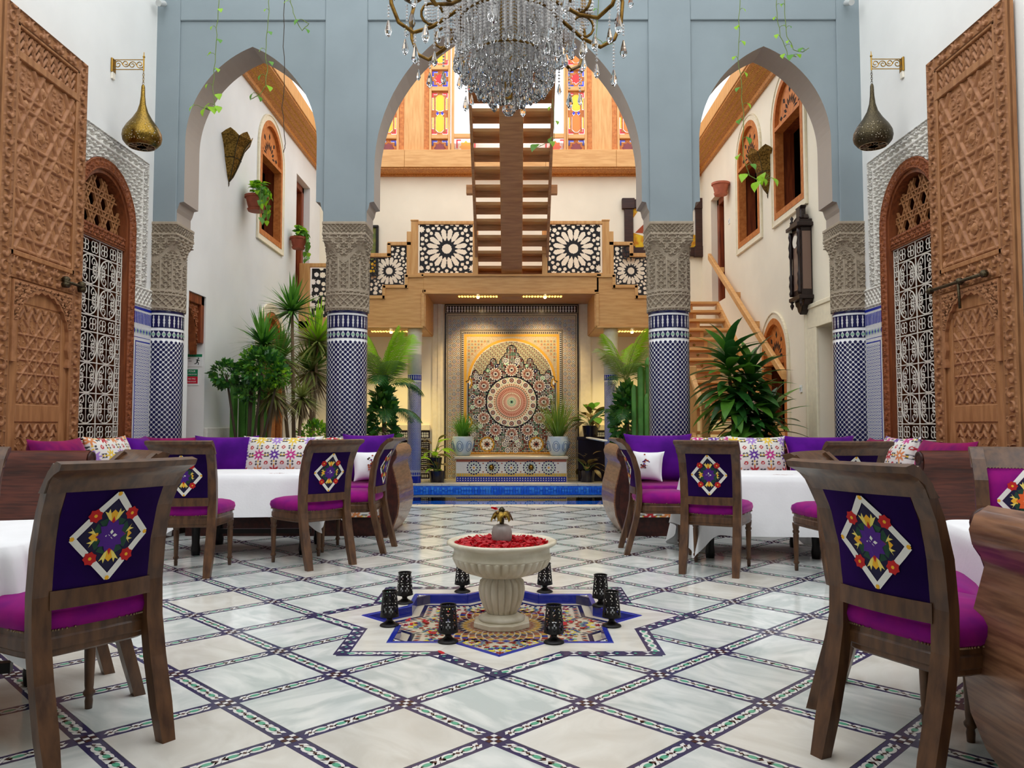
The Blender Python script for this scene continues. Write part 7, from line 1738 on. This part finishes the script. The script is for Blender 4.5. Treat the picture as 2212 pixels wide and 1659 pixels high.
# ================================================================ wall clock
ck = thing('wall_clock', 'dark carved wooden wall clock on the right court wall', 'clock', (XB2, 10.30, 3.3)); s = -1
yc, h0, h1 = 0, -.52, .38
ckb = lambda a, b, c, d, e, f, nm, mt='clock_wood', bev=.006: MB().box(-b, -a, c, d, e, f).build(nm, mt, ck, bev=bev)
ckb(0, .15, -.16, .16, h0, h1, 'case'); ckb(.0, .21, -.22, .22, h1, h1+.05, 'cornice'); ckb(0, .17, -.18, .18, h1+.05, h1+.10, 'cornice'); ckb(0, .19, -.2, .2, h0-.05, h0, 'base_moulding')
ckb(.152, .156, -.09, .09, h0+.08, h1-.06, 'glass_door', 'clock_glass'); MB().box(-.13, -.02, -.166, -.158, h0+.08, h1-.06).build('side_glass', 'clock_glass', ck)
tp = [(.022, 0), (.03, .04), (.018, .08), (.032, .14), (.022, .2), (.03, .26), (.016, .30), (.016, .50), (.03, .54), (.022, .60), (.032, .66), (.018, .74), (.03, .80), (.022, .86)]
for yy in (-.15, .15): o = MB().lathe(tp, 12, c=(-.17, yy, h0+.02)).build('turned_column', 'clock_wood', ck, smooth=True)
for yy in (-.16, .16): MB().lathe([(0, -.16), (.012, -.14), (.028, -.10), (.012, -.07), (.03, -.05), (.03, -.04)], 10, c=(-.16, yy, h0)).build('drop_finial', 'clock_wood', ck, smooth=True)
MB().prism([(-.18, h0-.05), (.18, h0-.05), (.14, h0-.12), (.10, h0-.13), (.06, h0-.2), (0, h0-.24), (-.06, h0-.2), (-.10, h0-.13), (-.14, h0-.12)], -.12, 0, 'yz').build('lower_bracket', 'clock_wood', ck, bev=.008)
MB().prism([(-.2, h1+.1), (.2, h1+.1), (.16, h1+.16), (.07, h1+.18), (.07, h1+.26), (.11, h1+.30), (-.11, h1+.30), (-.07, h1+.26), (-.07, h1+.18), (-.16, h1+.16)], -.12, -.04, 'yz').build('crest', 'clock_wood', ck, bev=.008)
for yy in (-.17, .17): MB().lathe([(.02, 0), (.03, .02), (.012, .05), (.024, .08), (0, .12)], 10, c=(-.14, yy, h1+.10)).build('top_finial', 'clock_wood', ck, smooth=True)
mb = MB(); mb.lathe([(.0, 0), (.085, 0), (.085, .01), (0, .011)], 28); o = mb.build('dial', 'canvas_white', ck); o.location = (-.157, 0, h1-.17); o.rotation_euler = (0, -PI/2, 0)
# ================================================================ signs on the far jamb of the exit doorway
def text(body, parent, x, z, size, mt, y):
    c = bpy.data.curves.new('lettering', 'FONT'); c.body = body; c.size = size; c.align_x = 'CENTER'; c.align_y = 'CENTER'; c.extrude = .0006; c.materials.append(MAT[mt])
    tmp = bpy.data.objects.new('lettering', c); col.objects.link(tmp); me = bpy.data.meshes.new_from_object(tmp.evaluated_get(bpy.context.evaluated_depsgraph_get())); bpy.data.objects.remove(tmp); o = link('lettering', me, parent); o.location = (x, y, z); o.rotation_euler = (PI/2, 0, 0); return o
Yj = 10.195
t = thing('exit_sign', 'green and white EXIT sign with running figure beside the left column', 'sign', (W(415, Yj), Yj, Zp(778, Yj)))
MB().box(-.115, .115, -.004, .002, -.08, .08).build('plate', 'sign_white', t); MB().box(-.115, .115, -.006, -.003, .045, .08).build('header', 'sign_green', t); text('EXIT', t, 0, .062, .042, 'sign_text', -.008)
mb = MB(); mb.lathe([(0, 0), (.009, 0)], 10); 
def bar(p, q, w_): d = Vector((q[0]-p[0], q[1]-p[1])).normalized(); n_ = Vector((-d.y, d.x))*w_/2; return [(p[0]+n_.x, p[1]+n_.y), (q[0]+n_.x, q[1]+n_.y), (q[0]-n_.x, q[1]-n_.y), (p[0]-n_.x, p[1]-n_.y)]
mb = MB(); P = ((.062, .012), (.05, -.022)); 
for a, b, w_ in ((P[0], P[1], .018), ((.062, .012), (.085, -.008), .008), ((.06, .010), (.035, .004), .008), ((.05, -.02), (.07, -.035), .011), ((.07, -.035), (.066, -.06), .009), ((.05, -.022), (.035, -.045), .011), ((.035, -.045), (.015, -.045), .009)): mb.prism(bar(a, b, w_), -.0055, -.004, 'xz')
mb.prism([(.068+.009*math.cos(2*PI*k/10), .027+.009*math.sin(2*PI*k/10)) for k in range(10)], -.0055, -.004, 'xz'); mb.build('running_figure', 'sign_text', t)
mb = MB(); mb.prism(bar((-.09, .025), (-.09, -.05), .007), -.0055, -.004, 'xz'); mb.prism(bar((-.09, .024), (-.04, .024), .006), -.0055, -.004, 'xz'); mb.prism(bar((-.06, -.01), (-.02, -.01), .006), -.0055, -.004, 'xz'); mb.build('door_symbol', 'sign_text', t)
t = thing('door_notice', 'small green and red notice below the exit sign', 'sign', (W(413, Yj), Yj, Zp(813, Yj)))
MB().box(-.085, .085, -.004, .002, -.115, .115).build('plate', 'sign_white', t); MB().box(-.075, .075, -.006, -.003, .0, .092).build('green_field', 'sign_green', t); MB().box(-.075, .075, -.006, -.003, -.092, .0).build('red_field', 'sign_red', t)
text('POUR', t, 0, .066, .034, 'sign_white', -.008); text('LE RECEVOIR', t, 0, .026, .022, 'sign_white', -.008); text('NE PAS', t, 0, -.032, .03, 'sign_white', -.008); text('DERANGER', t, 0, -.068, .022, 'sign_white', -.008)
# wall switches and cameras
for x, y, z, s, lb in ((XB2, 10.62, Zp(840, 10.62), 1, 'white light switch on the right court wall beside the doorway'), (XB2, 14.0, 4.75, 1, 'white light switch on the upper right court wall')):
    t = thing('light_switch', lb, 'switch', (x, y, z)); MB().box(-.012, 0, -.04, .04, -.05, .05).build('plate', 'sign_white', t, bev=.003); MB().box(-.018, -.012, -.012, .012, -.02, .02).build('rocker', 'camera_grey', t, bev=.002)
for x, lb in ((-4.05, 'small grey security camera high in the left arcade corner'), (3.98, 'small grey security camera high in the right arcade corner')):
    t = thing('security_camera', lb, 'camera', (x, 9.075, 6.02)); MB().tube([(0, -.2, -.04), (0, -.06, .03)], .035, 12).build('camera_body', 'camera_grey', t); MB().tube([(0, -.06, .03), (0, 0, .05)], .012, 8).build('mount', 'camera_grey', t)
# ================================================================ crystal chandelier
cyy = 6.0; ccx = CAMX+(1099-1110)/1700*cyy; czb = CAMZ+(917-240)/1700*cyy
cd_ = thing('chandelier', 'big brass chandelier with cascading crystal strings hanging over the hall', 'chandelier', (ccx, cyy, czb)); rn = random.Random(77); cd_.scale = (1.42, 1.42, 1.42)
MB().lathe([(.02, .1), (.03, .3), (.06, .5), (.03, .8), (.08, .95), (.04, 1.1), (.02, 1.2), (.02, 3.6)], 16).build('stem', 'gilt', cd_, smooth=True)
arm_me = MB(); P = [(.10, 0, .80), (.25, 0, .60), (.42, 0, .47), (.52, 0, .43), (.60, 0, .48), (.64, 0, .58), (.65, 0, .70), (.62, 0, .80)]
arm_me.tube(P, .011, 8); arm_me.lathe([(.02, .80), (.05, .82), (.06, .83), (.02, .84), (.016, .94)], 12, c=(.64, 0, 0)); arm_me.tube([(.42+.06*math.cos(a), 0, .54+.06*math.sin(a)) for a in [i*.45-1.6 for i in range(11)]], .008, 6)
arm_me = arm_me.mesh('arm', 'brass_dark', True)
NA = 10
for k in range(NA): link('arm', arm_me, cd_, (0, 0, 0), (0, 0, 2*PI*k/NA+.16))
for z, r in ((1.05, .36), (.80, .46), (.52, .27), (.34, .18)):
    mb = MB(); mb.tube([(r*math.cos(2*PI*i/40), r*math.sin(2*PI*i/40), z) for i in range(40)], .007, 6, closed=True); mb.build('ring', 'brass_dark', cd_, smooth=True)
mb = MB(); mb.lathe([(0, 0), (.010, .010), (.016, .026), (.011, .048), (.004, .075), (0, .08)], 7); drop = mb.mesh('crystal_drop', 'crystal')
mb = MB(); mb.lathe([(0, -.038), (.022, -.030), (.036, -.010), (.036, .010), (.022, .030), (0, .038)], 12); ball = mb.mesh('crystal_ball', 'crystal')
mb = MB(); r0 = .0085
for k in range(1): pass
bead = [(0, 0, r0), (r0, 0, 0), (0, r0, 0), (-r0, 0, 0), (0, -r0, 0), (0, 0, -r0)]; bf = [(0, 1, 2), (0, 2, 3), (0, 3, 4), (0, 4, 1), (5, 2, 1), (5, 3, 2), (5, 4, 3), (5, 1, 4)]
beads = MB(); nd = 0
def string(x, y, zt, zb_):
    n = int((zt-zb_)/.0185)
    for i in range(n): z = zt-.0185*(i+.5); beads.add([(x+p[0], y+p[1], z+p[2]) for p in bead], bf)
def add_drop(x, y, z, s):
    o = link('crystal_drop', drop, cd_, (x, y, z-.08*s), (0, 0, rn.uniform(0, 6)), (s, s, s))
rings = [(.045, .75, .04), (.085, .75, .05), (.125, .80, .075), (.165, .85, .10), (.205, .90, .14), (.245, .95, .18), (.29, 1.05, .25), (.36, 1.05, .36), (.46, .80, .47)]
for r, zt, zb_ in rings:
    n = max(5, int(2*PI*r/.034))
    for k in range(n):
        a = 2*PI*(k+rn.random()*.3)/n; x, y = r*math.cos(a), r*math.sin(a); zz = zb_+rn.uniform(0, .05); string(x, y, zt, zz+.07)
        if rn.random() < .9 and nd < 210: add_drop(x, y, zz+.075, rn.uniform(.8, 1.25)); nd += 1
for k in range(NA):
    a = 2*PI*k/NA+.16
    for rr, zt in ((.30, .55), (.42, .46), (.50, .43), (.58, .46), (.64, .58), (.69, .80), (.62, .80)):
        L = rn.uniform(.05, .16); x, y = rr*math.cos(a)+rn.uniform(-.02, .02), rr*math.sin(a)+rn.uniform(-.02, .02); string(x, y, zt, zt-L)
        if nd < 290: add_drop(x, y, zt-L, rn.uniform(.9, 1.4)); nd += 1
tag(beads.build('crystal_strings', 'crystal_bead', cd_), kind='stuff')
link('crystal_ball', ball, cd_, (0, 0, .038), (0, 0, 0))
